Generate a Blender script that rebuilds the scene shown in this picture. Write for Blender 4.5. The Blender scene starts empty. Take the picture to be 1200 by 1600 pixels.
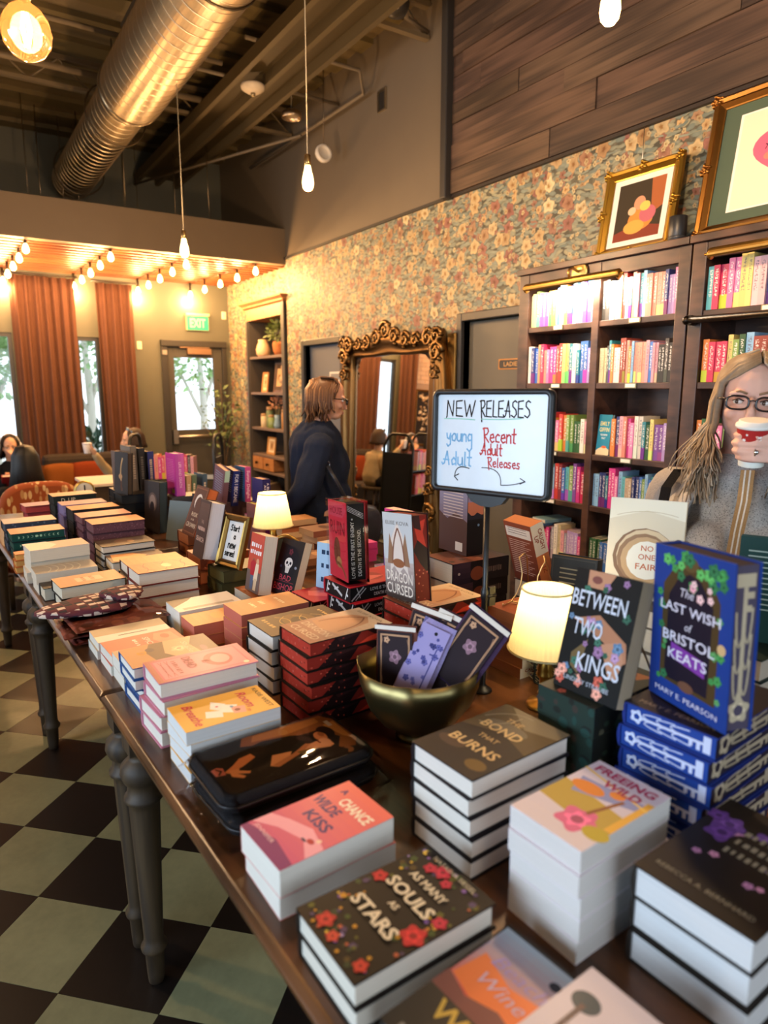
import bpy, bmesh, math, random
from mathutils import Vector, Matrix, Euler
random.seed(7)
R = math.radians
sc = bpy.context.scene
C = sc.collection

# ------------------------------------------------------------------ camera
cam = bpy.data.cameras.new('camera')
cam.sensor_fit = 'VERTICAL'; cam.sensor_height = 36.0; cam.sensor_width = 27.0
cam.lens = 36.0 * 1060 / 1600
cam.clip_start = 0.02
cam.dof.use_dof = True; cam.dof.focus_distance = 2.3; cam.dof.aperture_fstop = 2.6
cam_o = bpy.data.objects.new('camera', cam); C.objects.link(cam_o)
cam_o.location = (0, 0, 1.64)
cam_o.rotation_euler = (R(90 - 10.4), 0, R(-33.0))
sc.camera = cam_o

# ------------------------------------------------------------------ world, daylight, exposure
w = bpy.data.worlds.new('daylight'); sc.world = w; w.use_nodes = True
bg = w.node_tree.nodes['Background']
bg.inputs[0].default_value = (0.80, 0.90, 1.0, 1); bg.inputs[1].default_value = 1.6

def area(name, loc, rot, sx, sy, power, col):
    l = bpy.data.lights.new(name, 'AREA'); l.shape = 'RECTANGLE'; l.size = sx; l.size_y = sy
    l.energy = power; l.color = col
    o = bpy.data.objects.new(name, l); C.objects.link(o); o.location = loc; o.rotation_euler = rot
    return o
# daylight through the shop windows (side wall left of the camera, and behind it)
area('window_daylight', (-3.20, 0.55, 1.75), (0, R(-90), 0), 1.9, 4.2, 78, (0.66, 0.82, 1.0))
area('window_daylight_rear', (0.4, -2.75, 1.75), (R(90), 0, 0), 3.4, 1.9, 2.5, (0.88, 0.94, 1.0))
area('window_daylight_far', (-3.20, 6.9, 1.75), (0, R(-90), 0), 1.9, 2.6, 20, (0.80, 0.90, 1.0))

sc.view_settings.view_transform = 'Standard'
sc.view_settings.look = 'None'
sc.view_settings.gamma = 1.0
sc.view_settings.use_curve_mapping = False
sc.view_settings.exposure = 1.2
sc.cycles.use_denoising = True
sc.cycles.caustics_reflective = False
sc.cycles.caustics_refractive = False
sc.cycles.sample_clamp_indirect = 6.0

# ------------------------------------------------------------------ materials
MATS = {}
def new_mat(name):
    m = bpy.data.materials.new(name); m.use_nodes = True
    nt = m.node_tree; b = nt.nodes['Principled BSDF']; MATS[name] = m
    return m, nt, b
def N(nt, t, **kw):
    n = nt.nodes.new(t)
    for k, v in kw.items(): setattr(n, k, v)
    return n
def L(nt, a, b): nt.links.new(a, b)
def mixc(nt, fac, a, b, mode='MIX'):
    n = N(nt, 'ShaderNodeMix', data_type='RGBA', blend_type=mode)
    for s, v in ((0, fac), (6, a), (7, b)):
        if hasattr(v, 'is_output'): L(nt, v, n.inputs[s])
        elif isinstance(v, (int, float)): n.inputs[s].default_value = v
        else: n.inputs[s].default_value = (v[0], v[1], v[2], 1)
    return n.outputs[2]
def math_n(nt, op, a, b=None, c=None, clamp=False):
    n = N(nt, 'ShaderNodeMath', operation=op, use_clamp=clamp)
    for i, v in enumerate((a, b, c)):
        if v is None: continue
        if hasattr(v, 'is_output'): L(nt, v, n.inputs[i])
        else: n.inputs[i].default_value = v
    return n.outputs[0]
def ramp(nt, fac, stops):
    n = N(nt, 'ShaderNodeValToRGB'); e = n.color_ramp.elements
    while len(e) < len(stops): e.new(0.5)
    for el, (p, c) in zip(e, stops): el.position = p; el.color = (c[0], c[1], c[2], 1)
    L(nt, fac, n.inputs[0]); return n.outputs[0]
def noise(nt, vec, scale, detail=4, rough=0.55):
    n = N(nt, 'ShaderNodeTexNoise'); n.inputs['Scale'].default_value = scale
    n.inputs['Detail'].default_value = detail; n.inputs['Roughness'].default_value = rough
    if vec is not None: L(nt, vec, n.inputs['Vector'])
    return n.outputs['Fac']
def ocoord(nt, scale=None, rot=None):
    t = N(nt, 'ShaderNodeTexCoord'); v = t.outputs['Object']
    if scale or rot:
        m = N(nt, 'ShaderNodeMapping')
        if scale: m.inputs['Scale'].default_value = scale
        if rot: m.inputs['Rotation'].default_value = rot
        L(nt, v, m.inputs['Vector']); v = m.outputs['Vector']
    return v
def bump(nt, b, h, strength=0.2, dist=0.01):
    n = N(nt, 'ShaderNodeBump'); n.inputs['Strength'].default_value = strength
    n.inputs['Distance'].default_value = dist
    L(nt, h, n.inputs['Height']); L(nt, n.outputs[0], b.inputs['Normal'])
def lin(h):
    if isinstance(h, str):
        h = h.lstrip('#'); v = [int(h[i:i+2], 16) / 255 for i in (0, 2, 4)]
        return tuple(((c + 0.055) / 1.055) ** 2.4 if c > 0.04045 else c / 12.92 for c in v)
    return tuple(h)

def objcol_mat(name, rough=0.5, metal=0.0, var=0.12, nscale=25, spec=0.5, coat=0.0, bumpy=0.0):
    """surface whose colour is the object's own colour, with fine procedural mottling"""
    m, nt, b = new_mat(name)
    oi = N(nt, 'ShaderNodeObjectInfo'); v = ocoord(nt); n = noise(nt, v, nscale)
    f = math_n(nt, 'MULTIPLY_ADD', n, var * 2, 1 - var)
    g = N(nt, 'ShaderNodeCombineColor')
    for i in range(3): L(nt, f, g.inputs[i])
    L(nt, mixc(nt, 1.0, oi.outputs['Color'], g.outputs[0], 'MULTIPLY'), b.inputs['Base Color'])
    b.inputs['Roughness'].default_value = rough; b.inputs['Metallic'].default_value = metal
    b.inputs['Specular IOR Level'].default_value = spec; b.inputs['Coat Weight'].default_value = coat
    if bumpy: bump(nt, b, n, bumpy)
    return m
objcol_mat('matte', 0.75, spec=0.3)
objcol_mat('hair', 0.5, spec=0.3, var=0.35, nscale=60)
objcol_mat('paint', 0.55, var=0.06, nscale=6)
objcol_mat('satin', 0.4)
objcol_mat('gloss', 0.2, spec=0.6, var=0.05)
objcol_mat('board', 0.42, var=0.06, spec=0.25)
objcol_mat('cloth', 0.9, spec=0.15, var=0.25, nscale=220, bumpy=0.3)
objcol_mat('velvet', 0.95, spec=0.1, var=0.12, nscale=9)
objcol_mat('metal', 0.35, metal=1.0, var=0.1)
objcol_mat('chrome', 0.15, metal=1.0, var=0.05)
objcol_mat('skin', 0.5, var=0.05, nscale=30, spec=0.35)
MATS['skin'].node_tree.nodes['Principled BSDF'].inputs['Subsurface Weight'].default_value = 0.12
MATS['skin'].node_tree.nodes['Principled BSDF'].inputs['Subsurface Radius'].default_value = (0.02, 0.008, 0.004)
objcol_mat('leaf', 0.6, var=0.3, nscale=18)

def pages_mat():
    m, nt, b = new_mat('pages')
    oi = N(nt, 'ShaderNodeObjectInfo'); v = ocoord(nt, (3, 3, 900)); n = noise(nt, v, 1.0, 3)
    g = N(nt, 'ShaderNodeCombineColor'); f = math_n(nt, 'MULTIPLY_ADD', n, 0.34, 0.66)
    for i in range(3): L(nt, f, g.inputs[i])
    L(nt, mixc(nt, 1.0, oi.outputs['Color'], g.outputs[0], 'MULTIPLY'), b.inputs['Base Color'])
    b.inputs['Roughness'].default_value = 0.85; b.inputs['Specular IOR Level'].default_value = 0.2
    bump(nt, b, n, 0.15, 0.001)
pages_mat()

def print_mat(name, rough, coat):
    m, nt, b = new_mat(name)
    a = N(nt, 'ShaderNodeAttribute', attribute_name='Col')
    L(nt, a.outputs['Color'], b.inputs['Base Color'])
    b.inputs['Roughness'].default_value = rough; b.inputs['Coat Weight'].default_value = coat
    b.inputs['Coat Roughness'].default_value = 0.25; b.inputs['Specular IOR Level'].default_value = 0.16
print_mat('print', 0.45, 0.06)
print_mat('print_matte', 0.7, 0.0)

def wood(name, dark, light, scale=(1.2, 14, 14), rough=0.4, objtint=False, axis=None):
    m, nt, b = new_mat(name)
    v = ocoord(nt, scale); n = noise(nt, v, 3.0, 6, 0.6)
    wv = N(nt, 'ShaderNodeTexWave', wave_type='BANDS', bands_direction='Y')
    wv.inputs['Scale'].default_value = 0.7; wv.inputs['Distortion'].default_value = 6
    wv.inputs['Detail'].default_value = 3; L(nt, v, wv.inputs['Vector'])
    f = math_n(nt, 'MULTIPLY_ADD', wv.outputs['Fac'], 0.35, math_n(nt, 'MULTIPLY', n, 0.65))
    c = ramp(nt, f, ((0.25, dark), (0.8, light)))
    if objtint:
        oi = N(nt, 'ShaderNodeObjectInfo'); c = mixc(nt, 1.0, c, oi.outputs['Color'], 'MULTIPLY')
    L(nt, c, b.inputs['Base Color']); b.inputs['Roughness'].default_value = rough
    bump(nt, b, f, 0.12, 0.004)
wood('table_wood', lin('#2e1c10'), lin('#6b4426'), (14, 1.2, 14), 0.28)
wood('leg_wood', lin('#2a1e12'), lin('#4a3820'), (14, 14, 1.2), 0.6)
wood('shelf_wood', lin('#2b1a14'), lin('#573a2c'), (10, 2.0, 10), 0.38)
wood('plank_wood', lin('#3b2d23'), lin('#6a5442'), (6, 0.45, 26), 0.6, True)
wood('slat_wood', lin('#5a3018'), lin('#9a5c30'), (1.0, 12, 12), 0.4)
wood('light_wood', lin('#8a5a34'), lin('#c08a58'), (3, 9, 9), 0.5)

def emis(name, col, strength):
    m, nt, b = new_mat(name)
    b.inputs['Base Color'].default_value = (*col, 1)
    b.inputs['Emission Color'].default_value = (*col, 1); b.inputs['Emission Strength'].default_value = strength
emis('bulb_glow', (1.0, 0.66, 0.24), 5.0)
emis('bulb_near', (1.0, 0.66, 0.24), 4.0)
emis('filament', (1.0, 0.62, 0.18), 14.0)
emis('exit_green', (0.03, 0.55, 0.22), 0.55)
MATS['exit_green'].node_tree.nodes['Principled BSDF'].inputs['Base Color'].default_value = (0.004, 0.09, 0.035, 1)
emis('tube_glow', (1.0, 0.86, 0.62), 6.0)

def pane_mat(name, tint, gl=1.45):
    m = bpy.data.materials.new(name); m.use_nodes = True; nt = m.node_tree; MATS[name] = m
    nt.nodes.clear(); o = N(nt, 'ShaderNodeOutputMaterial'); mx = N(nt, 'ShaderNodeMixShader')
    t = N(nt, 'ShaderNodeBsdfTransparent'); g = N(nt, 'ShaderNodeBsdfGlossy')
    t.inputs[0].default_value = (*tint, 1); g.inputs['Roughness'].default_value = 0.03
    fr = N(nt, 'ShaderNodeFresnel'); fr.inputs[0].default_value = gl
    L(nt, fr.outputs[0], mx.inputs[0]); L(nt, t.outputs[0], mx.inputs[1]); L(nt, g.outputs[0], mx.inputs[2])
    L(nt, mx.outputs[0], o.inputs[0])
pane_mat('pane', (0.96, 0.98, 1.0)); pane_mat('amber_glass', (1.0, 0.74, 0.46))
def amber_body():
    nt = MATS['amber_glass'].node_tree; out = nt.nodes['Material Output'] if 'Material Output' in nt.nodes else [n for n in nt.nodes if n.type == 'OUTPUT_MATERIAL'][0]
    old = out.inputs[0].links[0].from_socket; mx = N(nt, 'ShaderNodeMixShader'); tl = N(nt, 'ShaderNodeBsdfTranslucent'); tl.inputs[0].default_value = (1.0, 0.5, 0.16, 1)
    mx.inputs[0].default_value = 0.025; L(nt, old, mx.inputs[1]); L(nt, tl.outputs[0], mx.inputs[2]); L(nt, mx.outputs[0], out.inputs[0])
amber_body(); pane_mat('film', (0.95, 0.95, 0.96), 1.22)

def shade_mat():
    m = bpy.data.materials.new('lamp_shade'); m.use_nodes = True; nt = m.node_tree; MATS['lamp_shade'] = m
    nt.nodes.clear(); o = N(nt, 'ShaderNodeOutputMaterial'); mx = N(nt, 'ShaderNodeMixShader')
    d = N(nt, 'ShaderNodeBsdfDiffuse'); t = N(nt, 'ShaderNodeBsdfTranslucent')
    d.inputs[0].default_value = (0.85, 0.76, 0.5, 1); t.inputs[0].default_value = (0.95, 0.80, 0.42, 1)
    mx.inputs[0].default_value = 0.6
    L(nt, d.outputs[0], mx.inputs[1]); L(nt, t.outputs[0], mx.inputs[2]); L(nt, mx.outputs[0], o.inputs[0])
shade_mat()
def mirror_mat():
    m, nt, b = new_mat('mirror'); b.inputs['Metallic'].default_value = 1
    b.inputs['Base Color'].default_value = (0.88, 0.87, 0.84, 1); b.inputs['Roughness'].default_value = 0.02
mirror_mat()

def wallpaper_mat():
    m, nt, b = new_mat('wallpaper')
    tc = N(nt, 'ShaderNodeTexCoord'); sp = N(nt, 'ShaderNodeSeparateXYZ'); L(nt, tc.outputs['Object'], sp.inputs[0])
    cb = N(nt, 'ShaderNodeCombineXYZ'); L(nt, sp.outputs['Y'], cb.inputs[0]); L(nt, sp.outputs['Z'], cb.inputs[1])
    uvn = N(nt, 'ShaderNodeTexNoise'); uvn.inputs['Scale'].default_value = 11; uvn.inputs['Detail'].default_value = 3; L(nt, cb.outputs[0], uvn.inputs['Vector'])
    uva = N(nt, 'ShaderNodeVectorMath', operation='MULTIPLY_ADD'); L(nt, uvn.outputs['Color'], uva.inputs[0]); uva.inputs[1].default_value = (0.05, 0.05, 0); L(nt, cb.outputs[0], uva.inputs[2])
    uv = uva.outputs[0]
    col = mixc(nt, ramp(nt, noise(nt, uv, 14, 3), ((0.4, (0, 0, 0)), (0.6, (1, 1, 1)))), lin('#39382c'), lin('#5a5746'))
    def leaves(col, rot, sx, sy, c1, c2, thr, off):
        mp = N(nt, 'ShaderNodeMapping'); mp.inputs['Rotation'].default_value = (0, 0, rot)
        mp.inputs['Scale'].default_value = (sx, sy, 1); mp.inputs['Location'].default_value = (off, off * 0.7, 0)
        wn = N(nt, 'ShaderNodeTexNoise'); wn.inputs['Scale'].default_value = 5
        L(nt, uv, wn.inputs['Vector'])
        ad = N(nt, 'ShaderNodeVectorMath', operation='MULTIPLY_ADD')
        L(nt, wn.outputs['Color'], ad.inputs[0]); ad.inputs[1].default_value = (0.09, 0.09, 0); L(nt, uv, ad.inputs[2])
        L(nt, ad.outputs[0], mp.inputs['Vector'])
        vo = N(nt, 'ShaderNodeTexVoronoi', voronoi_dimensions='2D'); vo.inputs['Scale'].default_value = 1
        L(nt, mp.outputs[0], vo.inputs['Vector'])
        msk = N(nt, 'ShaderNodeMapRange'); msk.inputs[1].default_value = thr; msk.inputs[2].default_value = thr - 0.07
        L(nt, vo.outputs['Distance'], msk.inputs[0])
        s2 = N(nt, 'ShaderNodeSeparateColor'); L(nt, vo.outputs['Color'], s2.inputs[0])
        lc = mixc(nt, s2.outputs[0], c1, c2)
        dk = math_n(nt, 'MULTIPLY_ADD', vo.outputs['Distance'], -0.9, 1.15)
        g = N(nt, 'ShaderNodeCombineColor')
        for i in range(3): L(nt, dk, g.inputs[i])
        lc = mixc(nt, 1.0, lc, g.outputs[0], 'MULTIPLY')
        return mixc(nt, msk.outputs[0], col, lc)
    def flowers(col, scale, rad, stops, off, petals=5.0, chance=0.0):
        mp = N(nt, 'ShaderNodeMapping'); mp.inputs['Location'].default_value = (off, off * 1.7, 0); L(nt, uv, mp.inputs['Vector'])
        vo = N(nt, 'ShaderNodeTexVoronoi', voronoi_dimensions='2D'); vo.inputs['Scale'].default_value = scale
        vo.inputs['Randomness'].default_value = 0.75; L(nt, mp.outputs[0], vo.inputs['Vector'])
        df = N(nt, 'ShaderNodeVectorMath', operation='SUBTRACT'); L(nt, mp.outputs[0], df.inputs[0]); L(nt, vo.outputs['Position'], df.inputs[1])
        sx = N(nt, 'ShaderNodeSeparateXYZ'); L(nt, df.outputs[0], sx.inputs[0])
        s2 = N(nt, 'ShaderNodeSeparateColor'); L(nt, vo.outputs['Color'], s2.inputs[0])
        th = math_n(nt, 'ARCTAN2', sx.outputs[1], sx.outputs[0])
        th = math_n(nt, 'MULTIPLY_ADD', th, petals, math_n(nt, 'MULTIPLY', s2.outputs[1], 20.0))
        cs = math_n(nt, 'COSINE', th)
        rr = math_n(nt, 'MULTIPLY_ADD', cs, rad * 0.13, rad * 0.86)
        t = math_n(nt, 'DIVIDE', vo.outputs['Distance'], rr)
        msk = N(nt, 'ShaderNodeMapRange'); msk.inputs[1].default_value = 1.03; msk.inputs[2].default_value = 0.93; L(nt, t, msk.inputs[0])
        fac = msk.outputs[0]
        if chance: fac = math_n(nt, 'MULTIPLY', fac, math_n(nt, 'GREATER_THAN', s2.outputs[2], chance))
        pc = ramp(nt, s2.outputs[0], stops)
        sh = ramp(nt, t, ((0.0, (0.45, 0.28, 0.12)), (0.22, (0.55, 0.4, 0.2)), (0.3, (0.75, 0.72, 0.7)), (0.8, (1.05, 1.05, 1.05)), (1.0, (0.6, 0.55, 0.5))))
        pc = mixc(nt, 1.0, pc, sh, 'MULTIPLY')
        return mixc(nt, fac, col, pc)
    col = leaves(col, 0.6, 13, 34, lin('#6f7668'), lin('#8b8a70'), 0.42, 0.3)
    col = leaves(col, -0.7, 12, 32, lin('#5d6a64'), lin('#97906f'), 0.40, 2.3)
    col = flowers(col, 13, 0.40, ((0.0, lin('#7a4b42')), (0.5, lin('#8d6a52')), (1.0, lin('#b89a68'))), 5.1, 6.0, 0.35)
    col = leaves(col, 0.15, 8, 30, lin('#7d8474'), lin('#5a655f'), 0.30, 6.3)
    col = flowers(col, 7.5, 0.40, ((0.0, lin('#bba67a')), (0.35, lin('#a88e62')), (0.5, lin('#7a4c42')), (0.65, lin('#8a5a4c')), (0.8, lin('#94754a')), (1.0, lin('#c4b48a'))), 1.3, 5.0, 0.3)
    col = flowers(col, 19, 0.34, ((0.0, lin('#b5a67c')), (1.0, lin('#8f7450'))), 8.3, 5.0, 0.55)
    L(nt, col, b.inputs['Base Color']); b.inputs['Roughness'].default_value = 0.6
wallpaper_mat()

def marble_tile():
    m, nt, b = new_mat('tile')
    oi = N(nt, 'ShaderNodeObjectInfo'); t = N(nt, 'ShaderNodeTexCoord')
    ad = N(nt, 'ShaderNodeVectorMath', operation='ADD'); L(nt, t.outputs['Object'], ad.inputs[0]); L(nt, oi.outputs['Location'], ad.inputs[1])
    n = noise(nt, ad.outputs[0], 7, 6, 0.65); n2 = noise(nt, ad.outputs[0], 40, 3)
    f = math_n(nt, 'MULTIPLY_ADD', n, 0.7, math_n(nt, 'MULTIPLY_ADD', n2, 0.25, 0.5))
    g = N(nt, 'ShaderNodeCombineColor')
    for i in range(3): L(nt, f, g.inputs[i])
    L(nt, mixc(nt, 1.0, oi.outputs['Color'], g.outputs[0], 'MULTIPLY'), b.inputs['Base Color'])
    b.inputs['Roughness'].default_value = 0.33
marble_tile()
def floor_far_mat():
    m, nt, b = new_mat('floor_checker')
    v = ocoord(nt, (1 / 0.3048, 1 / 0.3048, 1), (0, 0, R(45)))
    v.node.inputs['Location'].default_value = (-0.032, 0.487, 0.5)
    ck = N(nt, 'ShaderNodeTexChecker'); ck.inputs['Scale'].default_value = 1
    ck.inputs[1].default_value = (*lin('#6e7060'), 1); ck.inputs[2].default_value = (*lin('#1b1512'), 1)
    L(nt, v, ck.inputs[0]); L(nt, ck.outputs[0], b.inputs['Base Color']); b.inputs['Roughness'].default_value = 0.35
floor_far_mat()

def patterned_mat(name, base, c1, c2, scale, rough=0.9, sx=1.0, thr=0.32, square=False):
    """woven / printed textile with leaf-like motifs"""
    m, nt, b = new_mat(name)
    v = ocoord(nt, (sx, 1, 1)); vo = N(nt, 'ShaderNodeTexVoronoi'); vo.inputs['Scale'].default_value = scale
    L(nt, v, vo.inputs['Vector'])
    if square: vo.distance = 'CHEBYCHEV'; vo.inputs['Randomness'].default_value = 0.35
    msk = N(nt, 'ShaderNodeMapRange'); msk.inputs[1].default_value = thr; msk.inputs[2].default_value = thr - 0.05; L(nt, vo.outputs['Distance'], msk.inputs[0])
    s2 = N(nt, 'ShaderNodeSeparateColor'); L(nt, vo.outputs['Color'], s2.inputs[0])
    c = mixc(nt, math_n(nt, 'GREATER_THAN', s2.outputs[0], 0.5), c1, c2)
    c = mixc(nt, math_n(nt, 'MULTIPLY', msk.outputs[0], math_n(nt, 'GREATER_THAN', s2.outputs[1], 0.25)), base, c)
    L(nt, c, b.inputs['Base Color']); b.inputs['Roughness'].default_value = rough
    bump(nt, b, noise(nt, v, 300), 0.2, 0.002)
patterned_mat('plaid', lin('#521823'), lin('#cdb9a6'), lin('#1a1420'), 34, 0.85, 1.3, 0.42, True)
patterned_mat('red_wrap', lin('#6a3028'), lin('#8a4a3a'), lin('#4a2420'), 22, 0.5, 1.0, 0.5)
patterned_mat('terracotta_floral', lin('#96481f'), lin('#d8b482'), lin('#b98a58'), 12, 0.9, 2.6, 0.44)
patterned_mat('dust_jacket_dark', lin('#2a2622'), lin('#3a2c26'), lin('#171518'), 12, 0.45)
patterned_mat('ember_edges', lin('#8e2a1e'), lin('#2a1512'), lin('#c44a34'), 16, 0.7, 0.6, 0.42)
patterned_mat('purple_edges', lin('#5a3440'), lin('#7c5560'), lin('#3a2230'), 120, 0.7)
patterned_mat('speckle_blue', lin('#26344a'), lin('#4f6076'), lin('#18202e'), 60, 0.6)
patterned_mat('grey_knit', lin('#bcb9b3'), lin('#8a8784'), lin('#cfccc7'), 260, 0.95, 1.0, 0.45)
def spine_mat():
    """shelved book: cover colour from the object, blurred title marks printed down the spine"""
    m, nt, b = new_mat('spine')
    oi = N(nt, 'ShaderNodeObjectInfo'); t = N(nt, 'ShaderNodeTexCoord'); sp = N(nt, 'ShaderNodeSeparateXYZ')
    L(nt, t.outputs['Generated'], sp.inputs[0])
    z = sp.outputs['Z']; y = sp.outputs['Y']
    rnd = oi.outputs['Random']
    cb = N(nt, 'ShaderNodeCombineXYZ'); L(nt, math_n(nt, 'MULTIPLY', y, 2.2), cb.inputs[0]); L(nt, math_n(nt, 'MULTIPLY_ADD', z, 17.0, math_n(nt, 'MULTIPLY', rnd, 90.0)), cb.inputs[1])
    n = noise(nt, cb.outputs[0], 1.6, 2)
    mk = math_n(nt, 'GREATER_THAN', n, 0.52)
    band = math_n(nt, 'MULTIPLY', math_n(nt, 'LESS_THAN', math_n(nt, 'ABSOLUTE', math_n(nt, 'SUBTRACT', y, 0.5)), 0.24), mk)
    zr = math_n(nt, 'GREATER_THAN', z, 0.30)
    band = math_n(nt, 'MULTIPLY', band, math_n(nt, 'MULTIPLY', zr, math_n(nt, 'LESS_THAN', z, 0.92)))
    lum = N(nt, 'ShaderNodeRGBToBW'); L(nt, oi.outputs['Color'], lum.inputs[0])
    inkf = math_n(nt, 'GREATER_THAN', lum.outputs[0], 0.34)
    ink = mixc(nt, inkf, (0.85, 0.82, 0.76), (0.12, 0.1, 0.14))
    hs = N(nt, 'ShaderNodeHueSaturation'); L(nt, oi.outputs['Color'], hs.inputs['Color'])
    L(nt, math_n(nt, 'MULTIPLY_ADD', rnd, 0.5, 0.25), hs.inputs['Hue'])
    low = math_n(nt, 'MULTIPLY', math_n(nt, 'LESS_THAN', z, math_n(nt, 'MULTIPLY', rnd, 0.34)), math_n(nt, 'GREATER_THAN', rnd, 0.62))
    c = mixc(nt, low, oi.outputs['Color'], hs.outputs[0])
    c = mixc(nt, math_n(nt, 'MULTIPLY', band, 0.75), c, ink)
    L(nt, c, b.inputs['Base Color']); b.inputs['Roughness'].default_value = 0.42
spine_mat()

# ------------------------------------------------------------------ geometry helpers
def V3(*a): return Vector(a)
class MB:
    """collects solids; build() links them as one mesh object"""
    def __init__(s): s.v = []; s.f = []; s.c = []; s.col = None; s.smooth = []
    def add(s, vs, fs, smooth=False):
        o = len(s.v); s.v += [tuple(v) for v in vs]
        for f in fs: s.f.append([i + o for i in f]); s.c.append(s.col); s.smooth.append(smooth)
        return s
    def box(s, x0, y0, z0, x1, y1, z1, M=None):
        p = [V3(x, y, z) for z in (z0, z1) for y in (y0, y1) for x in (x0, x1)]
        if M is not None: p = [M @ q for q in p]
        return s.add(p, [(0, 2, 3, 1), (4, 5, 7, 6), (0, 1, 5, 4), (2, 6, 7, 3), (0, 4, 6, 2), (1, 3, 7, 5)])
    def ring_loft(s, rings, closed=True, cap=True, smooth=True):
        n = len(rings[0]); vs = [p for r in rings for p in r]; fs = []
        for i in range(len(rings) - 1):
            for j in range(n if closed else n - 1):
                k = (j + 1) % n; fs.append((i * n + j, i * n + k, (i + 1) * n + k, (i + 1) * n + j))
        s.add(vs, fs, smooth)
        if cap and closed:
            o = len(s.v) - len(vs)
            for base, rev in ((0, True), ((len(rings) - 1) * n, False)):
                idx = list(range(base, base + n)); idx = idx[::-1] if rev else idx
                s.f.append([o + i for i in idx]); s.c.append(s.col); s.smooth.append(False)
        return s
    def lathe(s, prof, seg=20, M=None, cx=0, cy=0, flute=0, fl_range=(0, 0), cap=True):
        rings = []
        for r, z in prof:
            rr = []
            for k in range(seg):
                a = 2 * math.pi * k / seg; q = r
                if flute and fl_range[0] < z < fl_range[1]: q = r * (1 - 0.07 * (k % 2))
                p = V3(cx + q * math.cos(a), cy + q * math.sin(a), z); rr.append(M @ p if M is not None else p)
            rings.append(rr)
        return s.ring_loft(rings, cap=cap)
    def tube(s, pts, r, seg=8, closed=False):
        pts = [Vector(p) for p in pts]; rings = []; n = len(pts)
        rs = r if isinstance(r, (list, tuple)) else [r] * n
        prev = None
        for i, p in enumerate(pts):
            if closed: t = (pts[(i + 1) % n] - pts[i - 1])
            else: t = pts[min(i + 1, n - 1)] - pts[max(i - 1, 0)]
            t = t.normalized() if t.length > 1e-9 else V3(0, 0, 1)
            if prev is None:
                a = V3(0, 0, 1) if abs(t.z) < 0.9 else V3(1, 0, 0); u = t.cross(a).normalized()
            else:
                u = prev - t * prev.dot(t); u = u.normalized() if u.length > 1e-6 else t.orthogonal().normalized()
            prev = u; w_ = t.cross(u)
            rings.append([p + (u * math.cos(2 * math.pi * k / seg) + w_ * math.sin(2 * math.pi * k / seg)) * rs[i] for k in range(seg)])
        if closed: rings.append(rings[0])
        return s.ring_loft(rings, cap=not closed)
    def ell(s, c, rx, ry, rz, seg=16, rg=10, M=None):
        rings = []
        for i in range(rg + 1):
            a = -math.pi / 2 + math.pi * i / rg; cr = max(math.cos(a), 0.02)
            rr = []
            for k in range(seg):
                b = 2 * math.pi * k / seg
                p = V3(rx * cr * math.cos(b), ry * cr * math.sin(b), rz * math.sin(a))
                if M is not None: p = M @ p
                rr.append(p + Vector(c))
            rings.append(rr)
        return s.ring_loft(rings)
    def cap(s, a, b, ra, rb, seg=12):
        """tapered capsule"""
        a = Vector(a); b = Vector(b); d = b - a; Ln = d.length
        if Ln < 1e-6: return s.ell(a, ra, ra, ra)
        t = d / Ln; u = t.orthogonal().normalized(); w_ = t.cross(u); rings = []
        prof = [(-math.cos(x) * ra, math.sin(x) * ra) for x in (0.12, 0.6, 1.1, 1.57)] + [(Ln + math.cos(x) * rb, math.sin(x) * rb) for x in (1.57, 1.1, 0.6, 0.12)]
        for h, r in prof:
            rings.append([a + t * h + (u * math.cos(2 * math.pi * k / seg) + w_ * math.sin(2 * math.pi * k / seg)) * r for k in range(seg)])
        return s.ring_loft(rings)
    def sheet(s, fn, nu, nv):
        vs = [fn(i / nu, j / nv) for j in range(nv + 1) for i in range(nu + 1)]; fs = []
        for j in range(nv):
            for i in range(nu):
                a = j * (nu + 1) + i; fs.append((a, a + 1, a + nu + 2, a + nu + 1))
        return s.add(vs, fs, True)
    def prism(s, poly, z0, z1, M=None):
        n = len(poly); vs = [V3(x, y, z0) for x, y in poly] + [V3(x, y, z1) for x, y in poly]
        if M is not None: vs = [M @ q for q in vs]
        return s.add(vs, [tuple(range(n))[::-1], tuple(range(n, 2 * n))] + [(i, (i + 1) % n, n + (i + 1) % n, n + i) for i in range(n)])
    def mesh(s, name):
        me = bpy.data.meshes.new(name); me.from_pydata(s.v, [], s.f)
        me.polygons.foreach_set('use_smooth', s.smooth)
        if any(c is not None for c in s.c):
            at = me.color_attributes.new('Col', 'FLOAT_COLOR', 'CORNER'); d = []
            for f, c in zip(s.f, s.c):
                c = c or (0.8, 0.8, 0.8)
                for _ in f: d += [c[0], c[1], c[2], 1.0]
            at.data.foreach_set('color', d)
        me.update(); return me
    def build(s, name, mat, parent=None, col=None, M=None, bevel=0, solid=0, recalc=False):
        me = s.mesh(name)
        if recalc:
            b = bmesh.new(); b.from_mesh(me); bmesh.ops.recalc_face_normals(b, faces=b.faces); b.to_mesh(me); b.free()
        o = link(name, me, mat, parent, col, M)
        if solid:
            md = o.modifiers.new('solid', 'SOLIDIFY'); md.thickness = solid; md.offset = 0
        if bevel:
            md = o.modifiers.new('bevel', 'BEVEL'); md.width = bevel; md.segments = 2; md.limit_method = 'ANGLE'
        return o
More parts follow.
